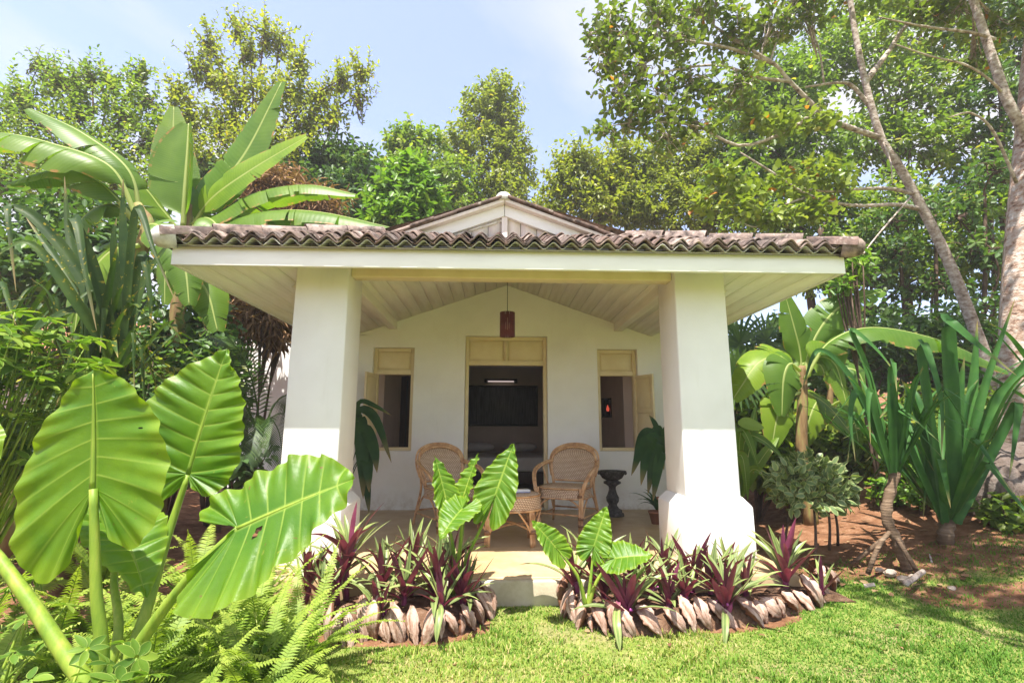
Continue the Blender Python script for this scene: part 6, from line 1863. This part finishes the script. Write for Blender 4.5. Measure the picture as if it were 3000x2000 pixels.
tree('tall_tree', 'tall tree with upright yellow-tinged shoots left of centre behind the banana', 'tree', (-6.0, 12.0, 0.2), [(-6.0, 12.0, 0), (-5.9, 12, 4), (-6.502, 12, 8.786)],
     [((-6.924, 12, 11.838), (0.21, 0.372, 0.466)), ((-6.606, 12, 11.125), (0.347, 0.508, 0.578)), ((-6.198, 12, 11.664), (0.256, 0.429, 0.524)), ((-5.921, 12.3, 11.668), (0.286, 0.485, 0.596)), ((-7.672, 12, 11.351), (0.277, 0.407, 0.462)), ((-7.443, 12, 10.452), (0.389, 0.528, 0.571)), ((-7.854, 12, 10.632), (0.252, 0.453, 0.572)), ((-5.218, 12, 10.843), (0.3, 0.451, 0.52)), ((-5.386, 12, 10.066), (0.514, 0.534, 0.457)), ((-8.207, 12, 9.796), (0.317, 0.454, 0.509)), ((-7.869, 12, 9.244), (0.449, 0.494, 0.449)), ((-6.668, 12, 9.966), (0.626, 0.657, 0.569)), ((-5.817, 11.8, 9.531), (0.67, 0.676, 0.558)), ((-4.641, 12, 9.897), (0.434, 0.459, 0.4)), ((-4.104, 12, 10.36), (0.391, 0.443, 0.414)), ((-3.582, 12, 10.634), (0.324, 0.356, 0.324)), ((-3.624, 12, 9.926), (0.321, 0.353, 0.321)), ((-4.98, 12, 9.134), (0.678, 0.653, 0.509)), ((-7.081, 12, 9.079), (0.674, 0.68, 0.562)), ((-5.956, 11.6, 8.424), (0.866, 0.774, 0.541)), ((-8.006, 12, 8.504), (0.667, 0.673, 0.556)), ((-4.207, 12, 9.279), (0.454, 0.474, 0.409)), ((-5.289, 11.6, 8.087), (0.864, 0.742, 0.486)), ((-7.059, 11.6, 7.811), (0.856, 0.765, 0.535))],
     'leaf_olive', 760, 15, 0.125, 0.036, 1, up=1.1, twig=0.95, hang=0.05, shell=0.1, group=BK, r0=0.2)
tree('tall_tree', 'dark feathery tree at the far upper left against the sky', 'tree', (-10.5, 11.5, 0.2), [(-10.5, 11.5, 0), (-10.2, 11.5, 4), (-9.635, 11.5, 8.153)],
     [((-11.366, 11.5, 10.122), (0.217, 0.334, 0.39)), ((-10.955, 11.5, 9.711), (0.323, 0.415, 0.431)), ((-10.59, 11.5, 9.722), (0.259, 0.404, 0.475)), ((-11.83, 11.5, 9.326), (0.428, 0.447, 0.385)), ((-10.094, 11.5, 9.918), (0.26, 0.358, 0.39)), ((-9.588, 11.5, 9.691), (0.368, 0.44, 0.433)), ((-8.972, 11.5, 9.83), (0.282, 0.37, 0.391)), ((-8.641, 11.5, 9.297), (0.432, 0.439, 0.367)), ((-11.383, 11.5, 8.807), (0.638, 0.614, 0.479)), ((-10.268, 11.5, 8.955), (0.802, 0.706, 0.481)), ((-8.88, 11.2, 8.727), (0.731, 0.66, 0.47)), ((-12.364, 11.5, 8.548), (0.634, 0.697, 0.634)), ((-10.856, 11.3, 7.886), (0.931, 0.796, 0.517)), ((-9.103, 11, 7.745), (0.911, 0.779, 0.506)), ((-8.179, 11.2, 8.003), (0.518, 0.569, 0.518)), ((-11.815, 11.3, 7.085), (0.917, 0.897, 0.714)), ((-10.029, 11, 6.748), (0.994, 0.82, 0.497)), ((-8.594, 11, 6.885), (1, 0.825, 0.5))],
     'leaf_green', 850, 15, 0.12, 0.036, 2, up=0.9, twig=0.85, hang=0.05, shell=0.1, group=BK, r0=0.2)
tree('broad_tree', 'dense dark tree filling the gap left of the gable', 'tree', (-3.9, 12.5, 0.3), [(-3.9, 12.5, 0), (-3.8, 12.5, 3), (-4.6, 12.5, 7.64)],
     [((-5.09, 12.5, 8.128), (0.868, 0.828, 0.637)), ((-4.068, 12.5, 8.276), (0.814, 0.768, 0.582)), ((-3.414, 12.3, 7.745), (0.627, 0.69, 0.627)), ((-4.252, 12.2, 7.251), (1.065, 0.956, 0.673)), ((-5.367, 12, 7.011), (0.988, 0.936, 0.713)), ((-3.182, 12, 6.819), (0.771, 0.787, 0.661)), ((-6.314, 12, 6.759), (0.982, 0.96, 0.764)), ((-4.477, 11.8, 6.13), (1.284, 1.059, 0.642)), ((-7.216, 12, 7.208), (0.985, 0.903, 0.657))],
     'leaf_dark', 1300, 12, 0.17, 0.045, 3, up=0.3, twig=0.6, hang=0.3, group=BK, r0=0.2)
tree('round_tree', 'tall rounded tree directly behind the gable against the sky', 'tree', (0.4, 15.5, 0.4), [(0.4, 15.5, 0), (0.3, 15.5, 5), (-0.152, 15.5, 10.711)],
     [((-0.095, 15.5, 12.589), (0.823, 0.798, 0.628)), ((0.283, 15.5, 11.774), (0.713, 0.841, 0.817)), ((-0.605, 15.5, 11.669), (0.815, 0.937, 0.889)), ((0.583, 15.5, 10.649), (0.617, 0.784, 0.808)), ((-0.292, 15.3, 10.349), (1.084, 1.073, 0.867)), ((-1.305, 15.3, 10.561), (0.65, 0.755, 0.723)), ((0.721, 15.3, 9.515), (0.718, 0.79, 0.718)), ((-0.553, 15, 9.024), (1.329, 1.154, 0.769)), ((0.285, 14.8, 8.347), (1.237, 1.058, 0.687))],
     'leaf_olive', 900, 13, 0.15, 0.044, 4, up=0.4, twig=0.6, hang=0.25, group=BK, r0=0.2, tint=(0.0, 0.8))
tree('round_tree', 'lower rounded tree left of the gable peak', 'tree', (-2.4, 14.5, 0.4), [(-2.4, 14.5, 0), (-2.3, 14.5, 4), (-2.56, 14.5, 9.012)],
     [((-2.67, 14.5, 10.188), (0.752, 0.677, 0.478)), ((-2.982, 14.5, 9.514), (0.678, 0.746, 0.678)), ((-2.113, 14.5, 9.756), (0.681, 0.734, 0.654)), ((-2.37, 14.2, 8.712), (1.188, 1.053, 0.726)), ((-1.426, 14, 8.486), (0.977, 0.967, 0.782)), ((-3.274, 14.2, 8.41), (0.788, 0.867, 0.788)), ((-1.766, 13.8, 7.556), (1.398, 1.118, 0.635)), ((-3.139, 13.8, 7.261), (1.01, 0.868, 0.568))],
     'leaf_green', 900, 12, 0.16, 0.05, 5, up=0.4, twig=0.6, hang=0.25, group=BK, r0=0.18)
tree('leafy_bush', 'bright green large-leaved bush just above the tiles left of the gable', 'bush', (-1.75, 9.6, 0.3), [(-1.75, 9.6, 0), (-1.8, 9.6, 2.5), (-1.846, 9.6, 5.718)],
     [((-1.824, 9.6, 6.288), (0.428, 0.422, 0.339)), ((-2.071, 9.6, 5.855), (0.46, 0.457, 0.372)), ((-1.545, 9.6, 5.912), (0.461, 0.473, 0.399)), ((-1.797, 9.4, 5.349), (0.603, 0.521, 0.344)), ((-2.206, 9.5, 5.432), (0.348, 0.344, 0.278)), ((-1.763, 9.7, 6.586), (0.226, 0.249, 0.226))],
     'leaf_bright', 330, 12, 0.20, 0.052, 6, up=0.5, twig=0.5, hang=0.25, bark='petiole', r0=0.06, r1=0.02, group=BK)
tree('slender_tree', 'airy light-leaved tree on a thin stem right of the gable', 'tree', (2.9, 13.0, 0.4), [(2.9, 13.0, 0), (2.85, 13, 3.5), (2.841, 13, 8.056)],
     [((2.216, 13, 8.771), (0.554, 0.542, 0.431)), ((2.765, 13, 8.451), (0.676, 0.676, 0.553)), ((1.836, 13, 8.166), (0.464, 0.491, 0.428)), ((3.187, 13, 8.063), (0.612, 0.673, 0.612)), ((2.194, 13, 7.651), (0.729, 0.668, 0.486)), ((2.873, 12.8, 7.184), (0.776, 0.689, 0.477)), ((1.582, 13, 7.38), (0.484, 0.532, 0.484)), ((3.514, 13.2, 8.984), (0.503, 0.497, 0.402))],
     'leaf_olive', 520, 11, 0.17, 0.042, 7, up=0.3, twig=0.7, hang=0.3, group=BK, r0=0.08, r1=0.04)
tree('broad_tree', 'yellow-green fine-leaved tree behind the roof right of the gable', 'tree', (5.0, 13.5, 0.6), [(5.0, 13.5, 0), (5.0, 13.5, 4), (5.105, 13.5, 8.226)],
     [((4.361, 13.5, 8.899), (0.898, 0.812, 0.577)), ((5.409, 13.5, 9.062), (1.095, 1.028, 0.773)), ((4.515, 13.3, 7.978), (1.127, 0.999, 0.689)), ((5.869, 13.2, 7.955), (1.186, 1.064, 0.749)), ((3.832, 13.2, 7.386), (0.863, 0.78, 0.555)), ((5.114, 13, 7.059), (1.458, 1.136, 0.608)), ((6.607, 13, 7.216), (1.1, 0.974, 0.672)), ((6.419, 13.4, 9.167), (1.028, 0.989, 0.771))],
     'leaf_olive', 1150, 12, 0.15, 0.04, 8, up=0.4, twig=0.6, hang=0.25, group=BK, r0=0.18, tint=(0.05, 0.85))
RW = 'trees in the right-hand wood'
tree('wood_tree', 'dark leafy tree at the middle of the right-hand wood', 'tree', (8.2, 12.2, 1.6), [(8.2, 12.2, 1.2), (8.1, 12.2, 4.5), (7.768, 12.2, 8.63)],
     [((6.901, 12.2, 9.776), (1.073, 1.049, 0.835)), ((8.159, 12.2, 10.208), (1.143, 1.158, 0.962)), ((7.179, 12, 8.624), (1.275, 1.148, 0.811)), ((8.617, 12, 8.785), (1.282, 1.218, 0.933)), ((6.394, 12, 7.611), (1.027, 0.942, 0.685)), ((7.756, 11.8, 7.294), (1.349, 1.174, 0.787)), ((7.603, 12.4, 11.017), (0.984, 0.947, 0.738)), ((9.176, 12.4, 11.62), (1.12, 1.095, 0.871))],
     'leaf_green', 950, 12, 0.17, 0.05, 9, up=0.35, twig=0.65, hang=0.3, group=RW, r0=0.16, tint=(0, 0.75))
tree('wood_tree', 'tree with dark thin foliage behind the leaning trunk', 'tree', (10.6, 12.0, 1.8), [(10.6, 12, 1.3), (10.5, 12, 5), (10.92, 12, 9.878)],
     [((10.51, 12, 11.473), (1.333, 1.266, 0.969)), ((11.967, 12, 12.071), (1.347, 1.28, 0.98)), ((10.955, 12, 10.142), (1.312, 1.247, 0.954)), ((12.334, 12, 10.314), (1.32, 1.254, 0.96)), ((10.544, 12.3, 12.999), (1.386, 1.178, 0.756)), ((10.941, 11.8, 8.593), (1.268, 1.141, 0.807)), ((12.255, 11.8, 8.625), (1.273, 1.146, 0.81)), ((10.057, 12, 8.82), (1.054, 1.03, 0.819)), ((12.471, 12, 13.793), (1.503, 1.309, 0.877))],
     'leaf_green', 760, 12, 0.17, 0.048, 10, up=0.3, twig=0.65, hang=0.3, group=RW, r0=0.15)
tree('wood_tree', 'tree at the upper right corner behind the thick trunk', 'tree', (12.9, 11.5, 2.0), [(12.9, 11.5, 1.4), (12.8, 11.5, 6), (13.532, 11.5, 10.893)],
     [((13.245, 11.5, 12.083), (1.186, 1.174, 0.949)), ((14.043, 11.5, 11.041), (1.173, 1.226, 1.056)), ((12.973, 11.5, 9.713), (1.15, 1.138, 0.92)), ((13.964, 11.5, 8.609), (1.136, 1.187, 1.023)), ((12.836, 11.4, 7.435), (1.107, 1.096, 0.885)), ((14.582, 11.5, 12.676), (1.199, 1.187, 0.959)), ((11.938, 11.4, 6.827), (0.876, 0.843, 0.657))],
     'leaf_dark', 560, 12, 0.17, 0.048, 11, up=0.3, twig=0.65, hang=0.3, group=RW, r0=0.16)
tree('wood_tree', 'low dark tree behind the right end of the roof', 'tree', (7.9, 11.0, 1.5), [(7.9, 11, 1.0), (7.9, 11, 3), (7.674, 11, 6.006)],
     [((6.938, 11.5, 6.432), (1.299, 1.072, 0.65)), ((8.053, 11.2, 6.32), (1.271, 1.106, 0.741)), ((9.404, 11.2, 6.685), (1.175, 1.058, 0.748)), ((8.448, 11, 5.367), (1.131, 1.018, 0.72)), ((9.521, 11, 5.491), (1.034, 0.966, 0.724)), ((10.671, 11, 6.058), (1.15, 1.093, 0.836)), ((7.769, 11, 4.929), (0.918, 0.842, 0.612)), ((10.19, 11, 4.963), (1.028, 0.904, 0.617)), ((11.504, 11, 5.197), (0.828, 0.854, 0.725))],
     'leaf_green', 800, 12, 0.15, 0.046, 12, up=0.25, twig=0.6, hang=0.35, group=RW, r0=0.14)
for i, (pb, pt, lab) in enumerate((((7.845, 10.5, 1.307), (8.493, 10.5, 5.392), 'slender dark sapling nearest the house in the right wood'), ((8.476, 10.2, 1.485), (8.916, 10.2, 5.691), 'slender dark sapling left of the leaning trunk'), ((8.692, 9.8, 1.564), (9.45, 9.8, 5.928), 'slender dark sapling crossing behind the leaning trunk'), ((9.553, 9.6, 1.988), (10.442, 9.6, 6.45), 'slender dark sapling between leaning and thick trunks'), ((10.687, 10.4, 2.051), (11.469, 10.4, 7.323), 'slender sapling close left of the thick trunk'), ((7.547, 11, 1.499), (7.839, 11, 5.573), 'slender sapling rising behind the banana leaves'))):
    c = np.array(pt)
    bl = [((c[0] + rng.uniform(-.5, .5), c[1] + rng.uniform(-.4, .4), c[2] - k * 0.8 + rng.uniform(-.2, .2)), (0.55, 0.5, 0.35)) for k in range(5)]
    tree('sapling', lab, 'sapling', pb, [pb, ((pb[0] + pt[0]) / 2 + 0.08, pb[1], (pb[2] + pt[2]) / 2), pt], bl, 'leaf_dark', 90, 9, 0.16, 0.045, 60 + i, r0=0.055, r1=0.025, up=0.2, twig=0.5, group='slender saplings at the right')

# leaning tree with large glossy leaves, limbs laid out by hand
LB = (7.6, 7.2, 0.9)
lt = tree('leaning_tree', 'leaning pale-barked tree with big glossy leaves spreading over the roof', 'tree', LB,
     [LB, (7.314, 7.15, 2.318), (6.967, 7.1, 3.643), (6.637, 7.05, 4.504), (6.279, 7, 5.282), (6.005, 6.95, 5.733), (5.824, 6.9, 6.676), (5.755, 6.9, 7.833), (5.777, 6.9, 9.164)],
     [((1.309, 6, 6.536), (0.251, 0.269, 0.239)), ((1.572, 6.1, 6.91), (0.306, 0.303, 0.245)), ((1.842, 6, 6.622), (0.36, 0.346, 0.27)), ((1.496, 6, 6.173), (0.296, 0.309, 0.266)), ((1.975, 6.1, 6.201), (0.391, 0.374, 0.289)), ((1.629, 6, 5.684), (0.322, 0.312, 0.246)), ((2.232, 6.2, 7.133), (0.375, 0.361, 0.281)), ((2.593, 6.2, 6.789), (0.435, 0.427, 0.342)), ((1.467, 6, 5.198), (0.219, 0.216, 0.173)), ((1.792, 6.1, 5.401), (0.354, 0.331, 0.248)), ((2.191, 6.1, 5.641), (0.416, 0.392, 0.297)), ((2.721, 6.3, 6.176), (0.435, 0.427, 0.342)), ((2.918, 6.3, 7.324), (0.479, 0.404, 0.256)), ((2.227, 6.1, 5.154), (0.352, 0.323, 0.235)),
      ((2.805, 6.3, 5.495), (0.428, 0.403, 0.306)), ((3.46, 6.4, 6.995), (0.483, 0.478, 0.387)), ((3.461, 6.4, 6.134), (0.442, 0.417, 0.316)), ((4.129, 6.5, 7.255), (0.461, 0.471, 0.395)), ((4.764, 6.6, 7.598), (0.472, 0.445, 0.337)), ((3.326, 6.4, 7.886), (0.789, 0.614, 0.329)), ((4.762, 6.5, 8.2), (0.81, 0.668, 0.405))],
     'leaf_glossy', 560, 9, 0.105, 0.038, 13, 'bark_pale', 0.085, 0.036,
     extra=[([(6.004, 6.95, 5.725), (5.109, 6.8, 5.916), (4.84, 6.7, 6.045), (4.404, 6.6, 6.406), (4.144, 6.5, 6.597), (3.711, 6.4, 6.77), (3.158, 6.3, 7.041)], .042, .015),
            ([(4.107, 6.5, 6.625), (3.57, 6.4, 6.722), (2.963, 6.2, 6.661), (2.178, 6.1, 6.653), (1.541, 6, 6.646)], .03, .008), ([(4.404, 6.6, 6.406), (3.855, 6.5, 6.378), (3.178, 6.3, 6.399), (2.335, 6.1, 6.111), (1.632, 6, 5.781)], .028, .008),
            ([(4.872, 6.7, 6.032), (4.235, 6.5, 5.526), (3.454, 6.4, 5.205), (2.757, 6.2, 5.362), (1.998, 6.1, 5.342), (1.496, 6, 5.199)], .03, .007),
            ([(5.972, 6.95, 6.144), (5.621, 6.9, 6.571), (5.304, 6.8, 6.562), (4.706, 6.7, 6.394)], .035, .015), ([(6.433, 7, 4.835), (5.963, 6.9, 4.861), (5.26, 6.7, 4.731), (4.789, 6.6, 4.638), (4.341, 6.5, 4.632)], .032, .012),
            ([(6.534, 7.05, 4.609), (6.065, 6.9, 4.602), (5.23, 6.7, 4.478), (4.456, 6.5, 4.515), (3.919, 6.4, 4.783), (3.392, 6.3, 5.044)], .036, .010), ([(5.821, 6.9, 6.653), (6.36, 7, 7.298), (6.815, 7.1, 7.889), (7.625, 7.2, 8.692)], .05, .02),
            ([(4.468, 6.5, 4.515), (3.872, 6.4, 4.26), (3.548, 6.3, 3.957), (3.26, 6.2, 3.971)], .016, .006), ([(6.016, 6.95, 5.711), (5.969, 6.8, 5.256), (5.868, 6.7, 4.848)], .015, .006), ([(6.407, 7, 4.798), (5.338, 6.6, 3.852), (4.81, 6.4, 3.269)], .015, .005)],
     up=0.35, twig=0.34, hang=0.1, shell=0.3, spread=1.1, twigtubes=10)
lc = leaf_mass([(tuple(np.array(c) - np.array(LB)), r_) for c, r_ in [((3.066, 6.2, 4.561), (0.295, 0.253, 0.165)), ((3.529, 6.3, 4.462), (0.359, 0.303, 0.191)), ((4.029, 6.4, 4.62), (0.336, 0.285, 0.183)), ((4.554, 6.5, 4.85), (0.312, 0.292, 0.218)), ((3.215, 6.2, 4.156), (0.292, 0.25, 0.163)), ((3.74, 6.3, 4.086), (0.356, 0.294, 0.178)), ((2.804, 6.2, 4.21), (0.222, 0.199, 0.14)), ((4.429, 6.5, 4.251), (0.338, 0.304, 0.215)), ((4.109, 6.5, 5.557), (0.317, 0.279, 0.19)), ((4.71, 6.6, 5.744), (0.291, 0.267, 0.194)), ((3.795, 6.5, 5.654), (0.285, 0.254, 0.177)), ((4.934, 6.6, 4.776), (0.253, 0.244, 0.19))]], 165, 9, 0.125, 0.042, 14, up=0.6, twig=0.32, hang=0.0, shell=0.2, tint=(0.35, 1.0))
lc.build('lower_sprays', 'leaf_glossy', lt)

# thick trunk at the right edge; its crown also hangs over the lawn, above and beside the viewer
KB = (6.85, 6.1, 0.2)
kt = tree('big_tree', 'thick orange-barked tree trunk at the right edge of the garden', 'tree', KB,
     [KB, (6.738, 6.1, 1.18), (7.035, 6.1, 2.854), (7.46, 6.1, 4.697), (7.858, 6.1, 6.384), (8.312, 6.1, 8.612), (6.9, 6.0, 9.0)],
     [((3.1, 0.7, 6.6), (0.9, 0.7, 0.5)), ((2.3, 1.3, 6.9), (0.7, 0.6, 0.4)), ((4.2, 0.9, 6.4), (1.1, 0.9, 0.5)), ((3.6, 1.7, 7.2), (0.9, 0.8, 0.5)), ((5.0, 2.2, 7.0), (1.2, 1.0, 0.6)), ((2.9, 1.9, 7.6), (0.6, 0.6, 0.4)), ((5.6, 1.0, 6.2), (1.0, 0.9, 0.5)),
      ((7.214, 6.6, 7.685), (0.546, 0.488, 0.341)), ((8.051, 6.8, 7.661), (0.491, 0.463, 0.351)), ((6.873, 6.8, 8.022), (0.563, 0.465, 0.282)), ((8.266, 7.4, 7.609), (0.452, 0.414, 0.301)), ((6.6, 6.0, 8.6), (2.2, 2.0, 1.0)), ((7.6, 4.0, 8.0), (1.8, 1.8, 0.9))],
     'leaf_glossy', 1100, 10, 0.115, 0.038, 15, 'bark_orange', 0.37, 0.24,
     extra=[([(7.407, 6.1, 5.151), (7.068, 6, 5.671), (6.965, 6, 6.276), (6.878, 6, 6.899), (6.758, 6, 7.758)], .07, .05), ([(7.205, 6.1, 5.78), (6.773, 5.9, 5.922), (6.335, 5.8, 6.096), (5.766, 5.7, 6.128), (5.163, 5.6, 6.219)], .022, .007),
            ([(7.035, 6, 6.693), (6.589, 5.9, 6.695), (5.993, 5.8, 6.654), (5.536, 5.7, 6.615), (5.037, 5.6, 6.605)], .024, .008), ([(6.6, 6.0, 7.6), (5.6, 4.0, 7.4), (4.6, 2.2, 6.9), (3.2, 1.0, 6.5)], .10, .03), ([(7.084, 6.1, 4.561), (6.651, 5.9, 5.202), (6.281, 5.8, 5.381), (5.87, 5.7, 5.239)], .022, .008)],
     up=0.25, twig=0.4, hang=0.15, shell=0.2, tint=(0.0, 0.9))

# ------------------------------------------------------------------ understory
def shrub(label, blobs, leaf, twigs, L, W, seed, name='shrub', cat='shrub', group='shrubs of the understory', **kw):
    c = np.array(blobs[0][0]); base = (c[0], c[1], float(ground_z(c[0], c[1])))
    t = thing(name, label, cat, base, 0, group)
    B = np.array(base)
    col = []
    leaf_mass([(tuple(np.array(q) - B), r_) for q, r_ in blobs], twigs, 10, L, W, seed, collect=col, **kw).build('foliage', leaf, t)
    mb = MB()
    for q, st, td, tl_ in col:
        for p in range(0, len(st), max(1, len(st) // 8)):
            mb.tube(spline([(0, 0, -0.05), q * 0.6, st[p], st[p] + td[p] * tl_[p]], 7), np.linspace(.02, .004, 7), 4)
    mb.build('stems', 'bark_dark', t, True)
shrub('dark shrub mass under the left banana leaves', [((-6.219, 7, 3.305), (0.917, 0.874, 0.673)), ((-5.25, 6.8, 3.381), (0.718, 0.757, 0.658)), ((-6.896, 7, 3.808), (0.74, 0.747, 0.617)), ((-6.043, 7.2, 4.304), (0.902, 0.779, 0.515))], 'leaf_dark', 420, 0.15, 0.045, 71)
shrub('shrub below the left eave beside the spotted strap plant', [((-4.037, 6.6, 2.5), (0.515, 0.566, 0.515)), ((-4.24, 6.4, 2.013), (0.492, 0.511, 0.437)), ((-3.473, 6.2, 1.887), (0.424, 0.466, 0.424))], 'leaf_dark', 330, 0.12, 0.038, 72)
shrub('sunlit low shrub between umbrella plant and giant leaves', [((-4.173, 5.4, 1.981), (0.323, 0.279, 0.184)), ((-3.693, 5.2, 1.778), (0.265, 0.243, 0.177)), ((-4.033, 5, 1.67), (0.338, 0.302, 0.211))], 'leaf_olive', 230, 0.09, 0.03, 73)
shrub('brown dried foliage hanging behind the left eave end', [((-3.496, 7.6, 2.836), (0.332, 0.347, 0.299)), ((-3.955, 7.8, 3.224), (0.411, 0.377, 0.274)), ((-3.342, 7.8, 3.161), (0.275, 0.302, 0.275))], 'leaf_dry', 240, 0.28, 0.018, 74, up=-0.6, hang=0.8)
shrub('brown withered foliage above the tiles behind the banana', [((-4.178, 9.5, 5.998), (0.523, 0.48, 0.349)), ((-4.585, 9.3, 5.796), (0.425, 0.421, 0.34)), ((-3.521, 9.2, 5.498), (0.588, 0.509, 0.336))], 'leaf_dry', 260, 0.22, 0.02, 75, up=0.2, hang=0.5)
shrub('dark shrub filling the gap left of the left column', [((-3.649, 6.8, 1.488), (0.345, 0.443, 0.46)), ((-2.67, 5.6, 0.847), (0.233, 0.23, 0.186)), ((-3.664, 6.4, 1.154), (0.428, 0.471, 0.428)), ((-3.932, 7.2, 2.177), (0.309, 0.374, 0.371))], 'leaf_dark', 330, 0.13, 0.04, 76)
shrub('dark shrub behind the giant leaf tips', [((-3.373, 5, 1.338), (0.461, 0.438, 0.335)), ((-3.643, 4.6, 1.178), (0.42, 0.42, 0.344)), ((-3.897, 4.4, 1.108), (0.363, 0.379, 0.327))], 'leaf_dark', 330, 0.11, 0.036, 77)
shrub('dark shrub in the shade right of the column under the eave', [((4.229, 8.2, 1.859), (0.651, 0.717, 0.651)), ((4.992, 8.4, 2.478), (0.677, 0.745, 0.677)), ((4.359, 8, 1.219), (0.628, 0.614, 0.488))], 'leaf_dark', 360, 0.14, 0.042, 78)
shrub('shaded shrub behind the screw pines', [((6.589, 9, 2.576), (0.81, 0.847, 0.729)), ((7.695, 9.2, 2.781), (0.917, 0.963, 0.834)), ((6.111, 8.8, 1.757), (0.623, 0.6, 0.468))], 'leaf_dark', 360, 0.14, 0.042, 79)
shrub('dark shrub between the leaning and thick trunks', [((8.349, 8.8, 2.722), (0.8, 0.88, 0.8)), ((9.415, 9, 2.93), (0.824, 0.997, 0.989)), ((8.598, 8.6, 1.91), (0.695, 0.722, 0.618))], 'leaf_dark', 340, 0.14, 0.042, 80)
shrub('leafy undergrowth on the bank behind the variegated shrub', [((5.002, 7.2, 1.1), (0.44, 0.415, 0.315)), ((5.218, 7, 0.926), (0.305, 0.289, 0.22)), ((4.83, 7.4, 1.287), (0.389, 0.392, 0.324))], 'leaf_green', 260, 0.13, 0.045, 84)
shrub('broad-leaved undergrowth under the banana by the column', [((3.389, 6.6, 0.831), (0.284, 0.313, 0.284)), ((3.665, 6.4, 0.683), (0.275, 0.26, 0.198)), ((3.76, 6.9, 1.223), (0.361, 0.364, 0.301))], 'leaf_green', 200, 0.17, 0.06, 85)
shrub('bright weeds along the bank left of the biggest screw pine', [((5.204, 6.2, 0.752), (0.323, 0.285, 0.194)), ((4.682, 6, 0.517), (0.186, 0.159, 0.103))], 'leaf_bright', 130, 0.09, 0.03, 86, twig=0.25)
shrub('dim undergrowth behind the biggest screw pine', [((6.39, 6.8, 1.17), (0.48, 0.462, 0.36)), ((6.452, 7.4, 1.42), (0.459, 0.469, 0.393)), ((7.131, 7, 1.414), (0.374, 0.411, 0.374))], 'leaf_green', 300, 0.13, 0.04, 87)
shrub('small sunlit weed patch beside the ringed trunk', [((4.711, 5.6, 0.518), (0.164, 0.143, 0.097)), ((4.96, 5.7, 0.6), (0.148, 0.125, 0.079))], 'leaf_bright', 70, 0.06, 0.018, 81, twig=0.15)
shrub('broad-leaved weed at the right edge before the boulder', [((5.005, 4.9, 0.404), (0.169, 0.186, 0.169)), ((4.975, 4.8, 0.225), (0.148, 0.163, 0.148))], 'leaf_green', 60, 0.12, 0.04, 82, twig=0.25)
shrub('fern-like spray sticking out past the right end of the eave', [((4.587, 6, 3.317), (0.168, 0.172, 0.145)), ((4.411, 6, 3.026), (0.144, 0.128, 0.089))], 'leaf_bright', 36, 0.12, 0.022, 83, twig=0.35)
far = leaf_mass([((x, 19 + 3 * math.sin(x), 3.2 + 1.2 * math.sin(x * 1.7)), (2.6, 2.0, 3.2)) for x in np.arange(-24, 7, 3.4)], 1900, 10, 0.32, 0.10, 90, up=0.3, twig=1.0)
far2 = leaf_mass([((x, 17 + 2 * math.sin(x), 3.0 + 0.8 * math.sin(x * 1.7)), (2.4, 2.0, 2.4)) for x in np.arange(17, 34, 3.2)], 900, 10, 0.32, 0.10, 91, up=0.3, twig=1.0)
for arr, qq, tt in zip(far2.v, far2.q, far2.a['tint']):
    far.add(arr, quads=qq - qq.min(), tint=tt)
o = far.build('far_wood', 'leaf_dark', None, False, None, 'stuff'); tag(o, 'far band of dark woodland closing the view behind the garden', 'woodland')

# ------------------------------------------------------------------ added haze, put in to lift the dark tones
o = MB().box((-320, -220, -1.2), (320, 520, 18.5)).build('haze', None, None, False, None, 'stuff')
hm = bpy.data.materials.new('added_haze'); hm.use_nodes = True
hn = hm.node_tree; hn.nodes.clear()
pv = hn.nodes.new('ShaderNodeVolumePrincipled'); ho = hn.nodes.new('ShaderNodeOutputMaterial')
pv.inputs['Color'].default_value = (1.0, 0.985, 0.97, 1)
pv.inputs['Density'].default_value = 0.0024
pv.inputs['Anisotropy'].default_value = 0.2
hn.links.new(pv.outputs['Volume'], ho.inputs['Volume'])
o.data.materials.append(hm)
tag(o, 'thin pale haze added through the garden to lift its dark tones', 'haze')
